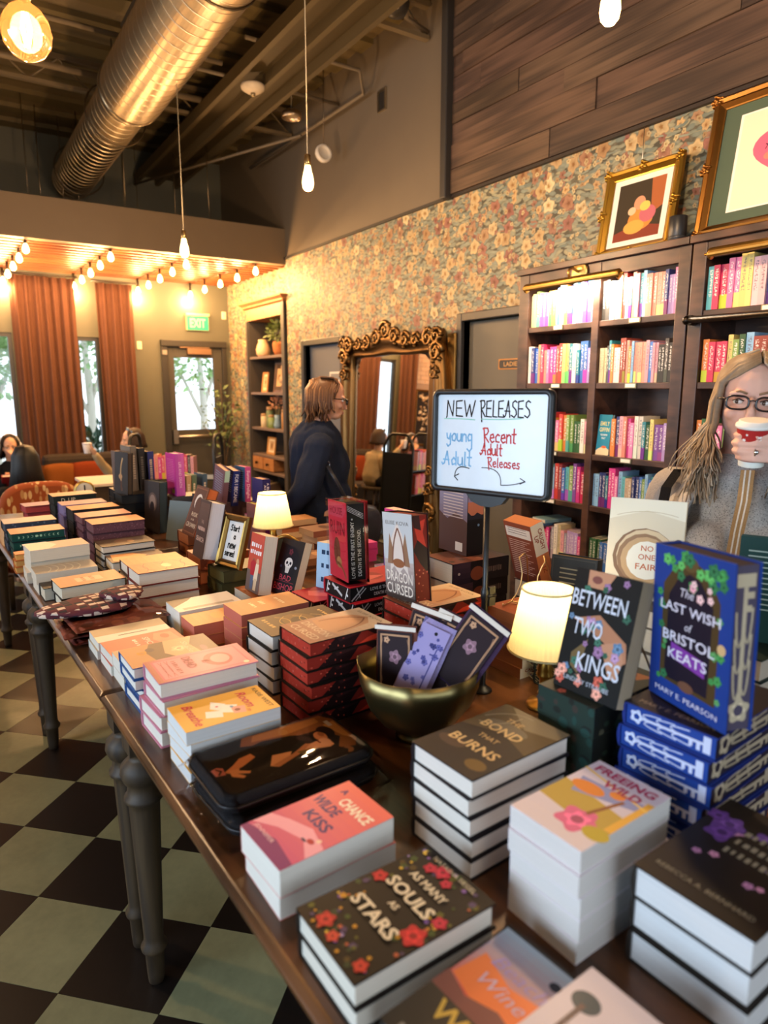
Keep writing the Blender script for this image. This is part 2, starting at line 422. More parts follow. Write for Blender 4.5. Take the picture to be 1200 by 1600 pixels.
def link(name, me, mat, parent=None, col=None, M=None):
    o = bpy.data.objects.new(name, me); C.objects.link(o)
    if mat and me is not None and hasattr(me, 'materials'):
        if len(me.materials) == 0: me.materials.append(MATS[mat])
    if col is not None: c = lin(col); o.color = (c[0], c[1], c[2], 1)
    if parent is not None: o.parent = parent
    if M is not None: o.matrix_local = M
    return o
def tag(o, label=None, cat=None, group=None, kind=None):
    if label: o['label'] = label
    if cat: o['category'] = cat
    if group: o['group'] = group
    if kind: o['kind'] = kind
    return o
def thing(name, label, cat, loc=(0, 0, 0), rz=0, group=None, M=None):
    o = bpy.data.objects.new(name, None); C.objects.link(o); o.empty_display_size = 0.05
    if M is not None: o.matrix_world = M
    else: o.location = loc; o.rotation_euler = (0, 0, rz)
    return tag(o, label, cat, group)
def struct(o): o['kind'] = 'structure'; return o
def TR(x, y, z, rz=0): return Matrix.Translation((x, y, z)) @ Matrix.Rotation(rz, 4, 'Z')
def remesh(mb, voxel, name, smooth_it=3):
    """union of overlapping solids as one continuous surface"""
    me = mb.mesh(name + '_src'); o = bpy.data.objects.new('tmp', me); C.objects.link(o)
    md = o.modifiers.new('r', 'REMESH'); md.mode = 'VOXEL'; md.voxel_size = voxel; md.use_smooth_shade = True
    if smooth_it:
        sm = o.modifiers.new('s', 'SMOOTH'); sm.factor = 0.5; sm.iterations = smooth_it
    dg = bpy.context.evaluated_depsgraph_get(); dg.update()
    out = bpy.data.meshes.new_from_object(o.evaluated_get(dg)); out.name = name
    bpy.data.objects.remove(o); bpy.data.meshes.remove(me)
    out.polygons.foreach_set('use_smooth', [True] * len(out.polygons))
    return out
def wrinkle(me, amp, seed=0, sc=(1, 1, 1)):
    """cloth folds: push the surface in and out along its normals"""
    from mathutils import noise as mn
    ns = [v.normal.copy() for v in me.vertices]
    for v, n in zip(me.vertices, ns):
        p = v.co; q = V3(p.x * 9 * sc[0], p.y * 9 * sc[1], p.z * 5 * sc[2] + seed)
        f = mn.noise(q); g = mn.noise(q * 2.3 + V3(5, 1, seed)); h = 1 - abs(2 * mn.noise(q * 0.8 + V3(2, 7, 1)))
        v.co = p + n * amp * (0.7 * f + 0.45 * g + 0.5 * h)
    return me
TXT = {}
def text2d(s, bold=0.0, shear=0.0):
    key = (s, bold, shear)
    if key not in TXT:
        cu = bpy.data.curves.new('t', 'FONT'); cu.body = s; cu.resolution_u = 2; cu.align_x = 'CENTER'; cu.align_y = 'CENTER'
        cu.offset = bold; cu.shear = shear; cu.size = 1.0
        o = bpy.data.objects.new('t', cu); C.objects.link(o)
        dg = bpy.context.evaluated_depsgraph_get(); dg.update()
        me = bpy.data.meshes.new_from_object(o.evaluated_get(dg))
        vs = [(v.co.x, v.co.y) for v in me.vertices]; fs = [tuple(p.vertices) for p in me.polygons]
        bpy.data.objects.remove(o); bpy.data.curves.remove(cu); bpy.data.meshes.remove(me)
        if vs:
            x0 = min(v[0] for v in vs); x1 = max(v[0] for v in vs); y0 = min(v[1] for v in vs); y1 = max(v[1] for v in vs)
            vs = [((x - (x0 + x1) / 2), (y - (y0 + y1) / 2)) for x, y in vs]; TXT[key] = (vs, fs, x1 - x0, y1 - y0)
        else: TXT[key] = ([], [], 1, 1)
    return TXT[key]

# ---- flat print: list of drawing ops in (u,v) metres on a surface frame
def draw(mb, ops, O, U, Vv, Nn, W, H, lift=0.0004):
    """ops use fractions of W,H; O = lower-left corner of the printed face"""
    O = Vector(O); U = Vector(U); Vv = Vector(Vv); Nn = Vector(Nn); lay = [0]
    def P(x, y): return O + U * (x * W) + Vv * (y * H) + Nn * (lift + lay[0] * 0.000004)
    for op in ops:
        k = op[0]; lay[0] += 1
        if k == 'r':
            _, x0, y0, x1, y1, c = op; mb.col = lin(c); mb.add([P(x0, y0), P(x1, y0), P(x1, y1), P(x0, y1)], [(0, 1, 2, 3)])
        elif k == 'g':      # vertical colour gradation (ink), n bands
            _, x0, y0, x1, y1, c0, c1, n = op; a, b = lin(c0), lin(c1)
            for i in range(n):
                t = (i + 0.5) / n; mb.col = tuple(p + (q - p) * t for p, q in zip(a, b))
                ya, yb = y0 + (y1 - y0) * i / n, y0 + (y1 - y0) * (i + 1) / n
                mb.add([P(x0, ya), P(x1, ya), P(x1, yb), P(x0, yb)], [(0, 1, 2, 3)])
        elif k == 'e':
            _, cx, cy, rx, ry, c = op; mb.col = lin(c); n = 16
            mb.add([P(cx + rx * math.cos(2 * math.pi * i / n), cy + ry * math.sin(2 * math.pi * i / n) * W / H) for i in range(n)], [tuple(range(n))])
        elif k == 'p':
            mb.col = lin(op[2]); mb.add([P(x, y) for x, y in op[1]], [tuple(range(len(op[1])))])
        elif k == 'fl':     # flower: cx,cy,r,col
            _, cx, cy, r, c = op; mb.col = lin(c); n = 30
            mb.add([P(cx + r * (0.86 + 0.14 * math.cos(5 * 2 * math.pi * i / n)) * math.cos(2 * math.pi * i / n), cy + r * (0.86 + 0.14 * math.cos(5 * 2 * math.pi * i / n)) * math.sin(2 * math.pi * i / n) * W / H) for i in range(n)], [tuple(range(n))])
            lay[0] += 1; mb.col = tuple(min(1, x * 1.5) for x in lin(c))
            mb.add([P(cx + 0.62 * r * (0.8 + 0.2 * math.cos(5 * 2 * math.pi * i / 20 + 2)) * math.cos(2 * math.pi * i / 20), cy + 0.62 * r * (0.8 + 0.2 * math.cos(5 * 2 * math.pi * i / 20 + 2)) * math.sin(2 * math.pi * i / 20) * W / H) for i in range(20)], [tuple(range(20))])
            lay[0] += 1; mb.col = tuple(x * 0.55 for x in lin(c))
            mb.add([P(cx + 0.3 * r * math.cos(2 * math.pi * i / 8), cy + 0.3 * r * math.sin(2 * math.pi * i / 8) * W / H) for i in range(8)], [tuple(range(8))])
        elif k == 'ln':     # polyline: pts, width (fraction of W), col
            pts = [(x * W, y * H) for x, y in op[1]]; hw = op[2] * W / 2; mb.col = lin(op[3])
            for (xa, ya), (xb, yb) in zip(pts, pts[1:]):
                dx, dy = xb - xa, yb - ya; l = math.hypot(dx, dy) or 1; ox, oy = -dy / l * hw, dx / l * hw; ex, ey = dx / l * hw * 0.6, dy / l * hw * 0.6
                q = [(xa + ox - ex, ya + oy - ey), (xa - ox - ex, ya - oy - ey), (xb - ox + ex, yb - oy + ey), (xb + ox + ex, yb + oy + ey)]
                mb.add([P(x / W, y / H) for x, y in q], [(3, 2, 1, 0)])
        elif k == 't':      # text, cx, cy, cap height (frac of H), col, [opts dict: w max width frac, rot deg, bold, shear]
            _, s, cx, cy, hh, c = op[:6]; o = op[6] if len(op) > 6 else {}
            vs, fs, tw, tht = text2d(s, o.get('b', 0.0), o.get('sh', 0.0)); mb.col = lin(c)
            sy = hh * H / 0.7; sx = sy
            if 'w' in o: sx = o['w'] * W / tw
            a = R(o.get('rot', 0)); ca, sa = math.cos(a), math.sin(a)
            mb.add([P(cx + (x * sx * ca - y * sy * sa) / W, cy + (x * sx * sa + y * sy * ca) / H) for x, y in vs], fs)
    mb.col = None
def curve(x0, y0, x1, y1, bow, n=8):
    dx, dy = x1 - x0, y1 - y0
    return [(x0 + dx * t - dy * bow * 4 * t * (1 - t), y0 + dy * t + dx * bow * 4 * t * (1 - t)) for t in [i / n for i in range(n + 1)]]

# ------------------------------------------------------------------ the room
WX = 3.40; BY = 9.20; LX = -3.1; FY = -2.65; CZ = 4.55; WPZ = 3.05; SY = 7.25

floor = struct(MB().box(LX, FY, -0.12, WX + 0.4, BY + 0.1, -0.004).build('floor', 'floor_checker'))
floor['label'] = 'black and pale green checkerboard tiled floor laid diagonally'
fm = floor.data; 
for v in fm.vertices: pass
tile_b = MB(); s_ = 0.3048 / 2 - 0.0008
tile_b.box(-s_, -s_, -0.0045, s_, s_, 0.0); tile_mesh = tile_b.mesh('tile'); tile_mesh.materials.append(MATS['tile'])
c45 = math.sqrt(0.5) * 0.3048; cx0, cy0 = 0.333, 2.69; cnt = 0
for i in range(-16, 17):
    for j in range(-16, 17):
        x = cx0 + (i - j) * c45; y = cy0 + (i + j) * c45
        if not (-0.75 < x < 1.0 and 0.95 < y < 6.6): continue
        if x < -0.35 and y < 2.0: continue
        dark = (i + j) % 2 == 0
        o = link('tile', tile_mesh, None, floor, None, TR(x, y, 0, R(45)))
        k = random.uniform(0.85, 1.12); c = lin('#1a1411') if dark else lin('#84825f')
        o.color = (c[0] * k, c[1] * k, c[2] * k, 1); cnt += 1

def wall_with_holes(name, mat, axis, pos, thick, a0, a1, z0, z1, holes, col=None):
    """axis 'x': wall plane x=pos, spanning a in y; holes (a0,a1,z0,z1)"""
    mb = MB(); As = sorted({a0, a1, *[h[0] for h in holes], *[h[1] for h in holes]}); Zs = sorted({z0, z1, *[h[2] for h in holes], *[h[3] for h in holes]})
    for i in range(len(As) - 1):
        run = None
        for j in range(len(Zs) - 1):
            ca, cz = (As[i] + As[i + 1]) / 2, (Zs[j] + Zs[j + 1]) / 2
            if any(h[0] < ca < h[1] and h[2] < cz < h[3] for h in holes): continue
            lo, hi = sorted((pos, pos + thick))
            if axis == 'x': mb.box(lo, As[i], Zs[j], hi, As[i + 1], Zs[j + 1])
            else: mb.box(As[i], lo, Zs[j], As[i + 1], hi, Zs[j + 1])
    return struct(mb.build(name, mat, None, col))
# right-hand wallpapered wall with two doors; the recess of the built-in bookcase beyond
wall_with_holes('wall_right', 'wallpaper', 'x', WX, 0.12, FY, SY, 0, WPZ, [(3.28, 4.12, 0, 2.13), (6.0, 6.80, 0, 2.08)])
wall_with_holes('wall_right_alcove', 'wallpaper', 'x', WX + 0.04, 0.12, SY, BY, 0, WPZ + 0.1, [(7.32, 8.44, 0, 2.62)])
struct(MB().box(WX, FY, WPZ, WX + 0.12, BY, CZ).build('wall_right_upper', 'paint', None, '#665a4a'))
struct(MB().box(WX - 0.02, 4.28, WPZ - 0.01, WX + 0.0, SY, WPZ + 0.012).build('trim_1', 'paint', None, '#2a2522'))
struct(MB().box(WX - 0.09, 4.27, WPZ - 0.02, WX - 0.002, 4.34, CZ).build('trim_2', 'paint', None, '#2c2824', bevel=0.01))
struct(MB().box(WX - 0.03, FY, WPZ - 0.012, WX - 0.001, 4.27, WPZ + 0.006).build('trim_3', 'paint', None, '#231a15'))
# horizontal wood cladding above the wallpaper
clad = struct(MB().box(WX - 0.014, FY, WPZ + 0.006, WX - 0.001, 4.27, CZ).build('wall_right_cladding', 'paint', None, '#15100c'))
z = WPZ + 0.008; row = 0
while z < CZ - 0.02:
    h = random.choice((0.115, 0.14, 0.14, 0.17)); y = FY + (row * 0.63) % 1.1 - 0.9
    while y < 4.27:
        ln = random.uniform(0.9, 1.9); ya, yb = max(y, FY), min(y + ln, 4.268)
        if yb - ya > 0.05 and yb > 0.2:
            px = random.uniform(0.012, 0.026)
            o = MB().box(-px / 2, -(yb - ya) / 2 + 0.0012, -h / 2 + 0.003, px / 2, (yb - ya) / 2 - 0.0012, h / 2 - 0.003).build('plank', 'plank_wood', clad, None, TR(WX - 0.014 - px / 2, (ya + yb) / 2, z + h / 2))
            k = random.uniform(0.5, 1.0); o.color = (k, k * random.uniform(0.9, 1.0), k * random.uniform(0.82, 1.0), 1)
        y += ln
    z += h; row += 1
# far wall with windows and exit door
wall_with_holes('wall_back', 'paint', 'y', BY, 0.14, LX, WX + 0.3, 0, CZ, [(0.46, 0.80, 0.35, 2.27), (1.48, 1.76, 0.35, 2.25), (2.56, 3.34, 0, 2.17), (-1.9, -1.2, 0.35, 2.27)], '#5b5a4c')
wall_with_holes('wall_left', 'paint', 'x', LX, -0.14, FY, BY, 0, CZ, [(-1.5, 2.6, 0.8, 2.7), (5.6, 8.2, 0.8, 2.7)], '#5b5a4c')
wall_with_holes('wall_front', 'paint', 'y', FY, -0.14, LX, WX + 0.12, 0, CZ, [(-1.3, 2.1, 0.8, 2.7)], '#5b5a4c')
ceil = struct(MB().box(LX, FY, CZ, WX + 0.2, BY + 0.1, CZ + 0.1).build('ceiling', 'paint', None, '#6e5c3c'))
for k in range(26):
    y = FY + 0.4 + k * 0.45
    MB().box(LX, y, CZ - 0.045, WX, y + 0.2, CZ - 0.001).build('deck_rib', 'paint', ceil, '#62522f')
# header above the alcove and its slatted timber ceiling strung with bulbs
struct(MB().box(LX, SY, 2.985, WX, SY + 0.12, 3.36).build('wall_header', 'paint', None, '#6c5b46'))
struct(MB().box(WX - 0.35, SY + 0.12, 3.15, WX + 0.04, BY, 3.36).build('ceiling_bulkhead', 'paint', None, '#4a3f30'))
alc = struct(MB().box(LX, SY + 0.12, 3.15, WX - 0.35, BY, 3.2).build('ceiling_alcove', 'paint', None, '#4a2e18'))
for k in range(13):
    y = SY + 0.13 + k * 0.145
    MB().box(LX, y, 2.975, WX + 0.035, y + 0.045, 3.11).build('slat', 'slat_wood', alc)
# windows
def window(name, axis, pos, a0, a1, z0, z1, depth=0.06, mull=0, col='#2b2b2c'):
    f = 0.045; mb = MB()
    def b(x0, z0_, x1, z1_):
        if axis == 'y': mb.box(x0, pos - 0.01, z0_, x1, pos + depth, z1_)
        else: mb.box(pos - depth, x0, z0_, pos + 0.01, x1, z1_)
    b(a0, z0, a0 + f, z1); b(a1 - f, z0, a1, z1); b(a0 + f, z0, a1 - f, z0 + f); b(a0 + f, z1 - f, a1 - f, z1)
    for k in range(mull):
        a = a0 + (a1 - a0) * (k + 1) / (mull + 1); b(a - 0.02, z0 + f, a + 0.02, z1 - f)
    o = struct(mb.build(name, 'satin', None, col))
    g = MB()
    if axis == 'y': g.box(a0 + f, pos + 0.02, z0 + f, a1 - f, pos + 0.026, z1 - f)
    else: g.box(pos - 0.026, a0 + f, z0 + f, pos - 0.02, a1 - f, z1 - f)
    g.build('pane', 'pane', o)
    return o
window('window_1', 'y', BY + 0.03, 0.46, 0.80, 0.35, 2.27)
window('window_2', 'y', BY + 0.03, 1.48, 1.76, 0.35, 2.25)
window('window_3', 'y', BY + 0.03, -1.9, -1.2, 0.35, 2.27)
window('window_4', 'x', LX - 0.02, -1.5, 2.6, 0.8, 2.7, mull=3)
window('window_5', 'x', LX - 0.02, 5.6, 8.2, 0.8, 2.7, mull=2)
wf = struct(MB().box(-1.3, FY - 0.06, 0.8, -1.25, FY, 2.7).box(2.05, FY - 0.06, 0.8, 2.1, FY, 2.7).box(-1.25, FY - 0.06, 0.8, 2.05, FY, 0.85).box(-1.25, FY - 0.06, 2.65, 2.05, FY, 2.7).build('window_6', 'satin', None, '#2b2b2c'))
MB().box(-1.25, FY - 0.035, 0.85, 2.05, FY - 0.03, 2.65).build('pane', 'pane', wf)
# doors
def side_door(n, y0, y1, zt, col, frame='#262627'):
    mb = MB(); f = 0.06
    mb.box(WX - 0.03, y0 - f, 0, WX + 0.12, y0, zt + f).box(WX - 0.03, y1, 0, WX + 0.12, y1 + f, zt + f).box(WX - 0.03, y0, zt, WX + 0.12, y1, zt + f)
    d = struct(mb.build('door_%d' % n, 'satin', None, frame, bevel=0.006))
    MB().box(WX + 0.055, y0, 0.01, WX + 0.1, y1, zt).build('door_leaf', 'paint', d, col, bevel=0.004)
    kb = MB().lathe([(0.026, 0), (0.026, 0.012), (0.01, 0.02), (0.01, 0.05), (0.027, 0.06), (0.027, 0.085), (0.012, 0.093)], 14, Matrix.Translation((WX + 0.055, y0 + 0.08, 1.02)) @ Matrix.Rotation(R(-90), 4, 'Y'))
    kb.build('door_knob', 'metal', d, '#3a3026')
    return d
d1 = side_door(1, 3.28, 4.12, 2.13, '#615b4e')
d2 = side_door(2, 6.0, 6.80, 2.08, '#5c6068')
# exit door in the far wall
mb = MB(); mb.box(2.50, BY - 0.04, 0, 2.58, BY + 0.1, 2.25).box(3.32, BY - 0.04, 0, 3.38, BY + 0.1, 2.25).box(2.50, BY - 0.06, 2.17, 3.38, BY + 0.1, 2.25)
d3 = struct(mb.build('door_3', 'satin', None, '#33302c', bevel=0.005))
mb = MB(); mb.box(2.58, BY + 0.0, 0.01, 2.67, BY + 0.045, 2.17).box(3.20, BY, 0.01, 3.32, BY + 0.045, 2.17).box(2.67, BY, 0.01, 3.20, BY + 0.045, 1.08).box(2.67, BY, 2.03, 3.20, BY + 0.045, 2.17)
mb.build('door_leaf', 'paint', d3, '#45423c', bevel=0.004)
MB().box(2.66, BY + 0.018, 1.07, 3.21, BY + 0.026, 2.04).build('pane', 'pane', d3)
MB().tube([(2.62, BY - 0.06, 0.99), (3.26, BY - 0.06, 0.99)], 0.024, 8).box(2.59, BY - 0.09, 0.9, 2.65, BY, 1.08).box(3.24, BY - 0.09, 0.95, 3.29, BY, 1.03).build('push_bar', 'metal', d3, '#b9b2a6')
MB().box(2.84, BY - 0.06, 2.075, 3.16, BY, 2.15).box(2.74, BY - 0.05, 2.155, 3.14, BY - 0.02, 2.175).build('door_closer', 'metal', d3, '#c9a484')
MB().box(2.51, BY - 0.055, 2.06, 2.57, BY - 0.04, 2.12).build('hinge', 'metal', d3, '#c2b8a8')

for nm, a in (('baseboard_right', (WX - 0.015, FY, 0, WX, 3.2, 0.12)), ('baseboard_back', (LX, BY - 0.015, 0, 2.48, BY, 0.12)), ('baseboard_left', (LX, FY, 0, LX + 0.015, BY, 0.12))):
    struct(MB().box(*a).build(nm, 'satin', None, '#1f1b18'))
# ground and planting outside
struct(MB().box(-8, BY + 0.2, -0.3, 14, BY + 16, -0.05).build('ground', 'matte', None, '#b8b4a6'))

# ------------------------------------------------------------------ display tables (three, end to end)
TZ = 0.85; TA = R(2.4); TO = V3(0.279, 1.80, 0)
dv = V3(-math.sin(TA), math.cos(TA), 0); rv = V3(math.cos(TA), math.sin(TA), 0)
def tp(s, r, z=TZ): return TO + dv * s + rv * r + V3(0, 0, z)      # s along the row (0 = seam), r across
TW = 1.37
def make_table(s0, s1, label):
    """local x across, y along; origin at the left near corner on the floor"""
    Ln = s1 - s0; o = tp(s0, 0, 0)
    t = thing('display_table', label, 'table', o, TA, 'turned-leg display tables in a row')
    prof = [(0.012, 0.0), (0.0, 0.010), (0.004, 0.026), (0.022, 0.038), (0.030, 0.040)]  # inset, drop
    mb = MB(); rings = []
    for ins, dr in prof[::-1]:
        rings.append([V3(ins, ins, TZ - dr), V3(TW - ins, ins, TZ - dr), V3(TW - ins, Ln - ins, TZ - dr), V3(ins, Ln - ins, TZ - dr)])
    mb.ring_loft(rings, smooth=False); mb.build('table_top', 'table_wood', t, bevel=0.003)
    a = 0.055
    for nm, bx in (('apron', (a, a + 0.04, TZ - 0.14, a + 0.022, Ln - a - 0.04, TZ - 0.04)), ('apron', (TW - a - 0.022, a + 0.04, TZ - 0.14, TW - a, Ln - a - 0.04, TZ - 0.04)),
                   ('apron', (a + 0.04, a, TZ - 0.14, TW - a - 0.04, a + 0.022, TZ - 0.04)), ('apron', (a + 0.04, Ln - a - 0.022, TZ - 0.14, TW - a - 0.04, Ln - a, TZ - 0.04))):
        MB().box(*bx).build(nm, 'leg_wood', t, bevel=0.002)
    prof = [(0.012, 0.0), (0.021, 0.004), (0.023, 0.03), (0.026, 0.10), (0.034, 0.108), (0.036, 0.118), (0.028, 0.13), (0.026, 0.15), (0.040, 0.54), (0.041, 0.56), (0.050, 0.568), (0.050, 0.578),
            (0.042, 0.586), (0.040, 0.60), (0.038, 0.612), (0.048, 0.622), (0.056, 0.645), (0.052, 0.668), (0.036, 0.684), (0.028, 0.69), (0.034, 0.70), (0.036, 0.71)]
    for x in (0.075, TW - 0.075):
        for y in (0.075, Ln - 0.075):
            MB().lathe(prof, 32, None, x, y, 1, (0.155, 0.545)).box(x - 0.037, y - 0.037, 0.708, x + 0.037, y + 0.037, TZ - 0.039).build('leg', 'leg_wood', t)
    return t
make_table(-1.60, -0.004, 'dark wooden display table nearest the camera with turned fluted legs')
make_table(0.0, 1.525, 'middle dark wooden display table of the row, under the folded plaid bags')
make_table(1.529, 3.06, 'farthest dark wooden display table of the row, under the teal moon hardcovers')

# ------------------------------------------------------------------ books
BM = {}
def book_meshes(w_, h, t, kind):
    key = (round(w_, 3), round(h, 3), round(t, 3), kind)
    if key not in BM:
        c = MB(); p = MB(); x0, x1, y0, y1 = -w_ / 2, w_ / 2, -h / 2, h / 2
        if kind == 'hard':
            b = 0.0026
            c.box(x0 + 0.002, y0, 0, x1, y1, b).box(x0 + 0.002, y0, t - b, x1, y1, t)
            n = 6; ring0 = [];
            pts = [(x0 + 0.002, 0)] + [(x0 + 0.002 - 0.004 * math.sin(math.pi * i / n), t * i / n) for i in range(1, n)] + [(x0 + 0.002, t), (x0 + 0.0045, t), (x0 + 0.0045, 0)]
            M = Matrix(((1, 0, 0, 0), (0, 0, 1, 0), (0, 1, 0, 0), (0, 0, 0, 1)))
            c.prism(pts, y0, y1, M)
            p.box(x0 + 0.0045, y0 + 0.004, b + 0.0001, x1 - 0.004, y1 - 0.004, t - b - 0.0001)
        else:
            b = 0.0007
            c.box(x0, y0, 0, x1, y1, b).box(x0, y0, t - b, x1, y1, t).box(x0, y0, b, x0 + b, y1, t - b)
            p.box(x0 + b, y0 + 0.0004, b, x1 - 0.0005, y1 - 0.0004, t - b)
        cm = c.mesh('book_cover'); pm = p.mesh('book_pages'); BM[key] = (cm, pm)
    return BM[key]
FACES = {'front': lambda w_, h, t: ((-w_ / 2, -h / 2, t), (1, 0, 0), (0, 1, 0), (0, 0, 1), w_, h),
         'back': lambda w_, h, t: ((w_ / 2, -h / 2, 0), (-1, 0, 0), (0, 1, 0), (0, 0, -1), w_, h),
         'spine': lambda w_, h, t: ((-w_ / 2 - 0.0022, h / 2, 0), (0, -1, 0), (0, 0, 1), (-1, 0, 0), h, t),
         'fore': lambda w_, h, t: ((w_ / 2 - 0.0036, -h / 2 + 0.004, 0.003), (0, 1, 0), (0, 0, 1), (1, 0, 0), h - 0.008, t - 0.006),
         'bottom': lambda w_, h, t: ((-w_ / 2 + 0.005, -h / 2 + 0.0036, 0.003), (1, 0, 0), (0, 0, 1), (0, -1, 0), w_ - 0.009, t - 0.006)}
def book(M, w_, h, t, cov, pg='#e6dfcf', kind='hard', art=None, label='', group=None, name='book', pmat='pages', cmat='board'):
    root = thing(name, label, 'book', group=group, M=M)
    cm, pm = book_meshes(w_, h, t, kind)
    for nm, me, mt, cl in (('cover', cm, cmat, cov), ('pages', pm, pmat, pg)):
        o = bpy.data.objects.new(nm, me); C.objects.link(o); o.parent = root; c = lin(cl); o.color = (*c, 1)
        if not me.materials: me.materials.append(None)
        o.material_slots[0].link = 'OBJECT'; o.material_slots[0].material = MATS[mt]
    if art:
        for face, ops in art.items():
            O, U, Vv, Nn, W_, H_ = FACES[face](w_, h, t)
            if kind == 'paper':
                if face == 'fore': O, W_, H_ = (w_ / 2 - 0.0005, -h / 2, 0), h, t
                elif face == 'bottom': O, W_, H_ = (-w_ / 2, -h / 2 + 0.0004, 0), w_, t
                elif face == 'spine': O = (-w_ / 2, h / 2, 0)
            shp = [o for o in ops if o[0] != 't']; txt = [o for o in ops if o[0] == 't']
            if shp:
                mb = MB(); draw(mb, shp, O, U, Vv, Nn, W_, H_, 0.00015); mb.build({'front': 'cover_print', 'back': 'back_print', 'spine': 'spine_print', 'fore': 'edge_print', 'bottom': 'edge_print'}[face], 'print', root)
            for tx in txt:
                mb = MB(); draw(mb, [tx], O, U, Vv, Nn, W_, H_, 0.0003 + 0.000024 * len(shp)); mb.build('lettering', 'print', root)
    return root
ORD = ['top one', 'second down', 'third down', 'fourth down', 'fifth down', 'sixth down', 'seventh down', 'eighth down']
def stack(x, y, z0, rz, w_, h, ts, cov, pg, kind, art, what, where, jit=0.004, group=None, pmat='pages', cmat='board', low_art=None):
    """ts: thicknesses from bottom to top; x,y = centre"""
    z = z0; n = len(ts); g = group or ('books in the stack ' + where)
    for i, t in enumerate(ts):
        k = n - 1 - i; top = k == 0
        M = TR(x + random.uniform(-jit, jit), y + random.uniform(-jit, jit), z, rz + R(random.uniform(-1.6, 1.6)) * (jit / 0.004))
        lab = f'{what}, {ORD[k]} in stack {where}' if n > 1 else f'{what} {where}'
        book(M, w_, h, t, cov if isinstance(cov, str) else cov[i % len(cov)], pg, kind, art if top else low_art, lab, g if n > 1 else None, pmat=pmat, cmat=cmat)
        z += t
    return z
def stand_matrix(bl, yaw, lean, roll, w_, h, t, back=False):
    y = R(yaw); n = V3(math.cos(y), math.sin(y), 0); up = V3(0, 0, 1); r = up.cross(n); l = R(lean)
    u = up * math.cos(l) - n * math.sin(l); nn = r.cross(u); q = R(roll)
    r2 = r * math.cos(q) + u * math.sin(q); u2 = u * math.cos(q) - r * math.sin(q)
    if back: X, Y, Z, loc = -r2, u2, -nn, V3(w_ / 2, -h / 2, 0)
    else: X, Y, Z, loc = r2, u2, nn, V3(-w_ / 2, -h / 2, t)
    M3 = Matrix((X, Y, Z)).transposed(); O = Vector(bl) - M3 @ loc
    M = M3.to_4x4(); M.translation = O; return M
RB = -R(90) + TA            # lying books: title reads from the aisle side
T = lambda s, x, y, h, c, **k: ('t', s, x, y, h, c, k)
def smear(cx, cy, w_, h, col, n=7):
    """a line of lettering too small or blurred to read: a row of short strokes"""
    rr = random.Random(int(cx * 97 + cy * 131 + n)); return [('r', cx - w_ / 2 + w_ * k / n, cy - h * rr.uniform(0.35, 0.5), cx - w_ / 2 + w_ * (k + rr.uniform(0.45, 0.8)) / n, cy + h * rr.uniform(0.35, 0.5), col) for k in range(n)]
def scatter(n, cols, rmin, rmax, seed, box=(0.05, 0.05, 0.95, 0.95), kind='fl'):
    rr = random.Random(seed); return [(kind, rr.uniform(box[0], box[2]), rr.uniform(box[1], box[3]), rr.uniform(rmin, rmax), rr.choice(cols)) if kind == 'fl' else
                                      ('e', rr.uniform(box[0], box[2]), rr.uniform(box[1], box[3]), rr.uniform(rmin, rmax), rr.uniform(rmin, rmax), rr.choice(cols)) for _ in range(n)]

# ---- first row along the aisle edge, nearest first
def ring_scatter(n, cols, r0, r1, seed):
    out = []; rr = random.Random(seed)
    while len(out) < n:
        u, v = rr.uniform(0.03, 0.97), rr.uniform(0.03, 0.97)
        if 0.2 < u < 0.8 and 0.22 < v < 0.84: continue
        out.append(('fl', u, v, rr.uniform(r0, r1), rr.choice(cols)))
    return out
souls = {'front': [('r', 0, 0, 1, 1, '#120d0a')] + ring_scatter(70, ['#3a4a22', '#4a3c1c', '#55561f', '#2f3a24', '#4a3a5a'], 0.018, 0.045, 3) + ring_scatter(40, ['#b8862a', '#7a5a9a', '#a8583a', '#c9a83a', '#8a78a8'], 0.012, 0.028, 8) + [('fl', u, v, r, c) for u, v, r, c in ((0.10, 0.56, 0.085, '#a8262a'), (0.30, 0.86, 0.075, '#a31f36'), (0.42, 0.90, 0.10, '#a8223a'), (0.56, 0.85, 0.065, '#a31f36'), (0.28, 0.10, 0.10, '#a8302a'), (0.48, 0.07, 0.07, '#b04030'), (0.88, 0.44, 0.13, '#b02a2c'), (0.90, 0.62, 0.08, '#a8263a'), (0.88, 0.09, 0.075, '#a83428'), (0.12, 0.28, 0.04, '#b8862a'))] + [('e', 0.1, 0.93, 0.035, 0.035, '#d8b84a'), ('e', 0.125, 0.94, 0.03, 0.03, '#241d18'),
        T('AS MANY', 0.5, 0.74, 0.06, '#d8ccae', w=0.5, b=0.02), T('SOULS', 0.5, 0.6, 0.09, '#d8ccae', w=0.62, b=0.03), T('AS', 0.5, 0.48, 0.045, '#d8ccae', b=0.02), T('STARS', 0.5, 0.34, 0.09, '#d8ccae', w=0.62, b=0.03), T('NATASHA SIEGEL', 0.52, 0.94, 0.035, '#cfc3a4', w=0.6)]}
stack(0.470, 0.690, TZ, RB, 0.152, 0.236, [0.038, 0.038], '#1b1512', '#e2dccd', 'hard', souls, 'black floral hardcover with red roses', 'at the near aisle corner')
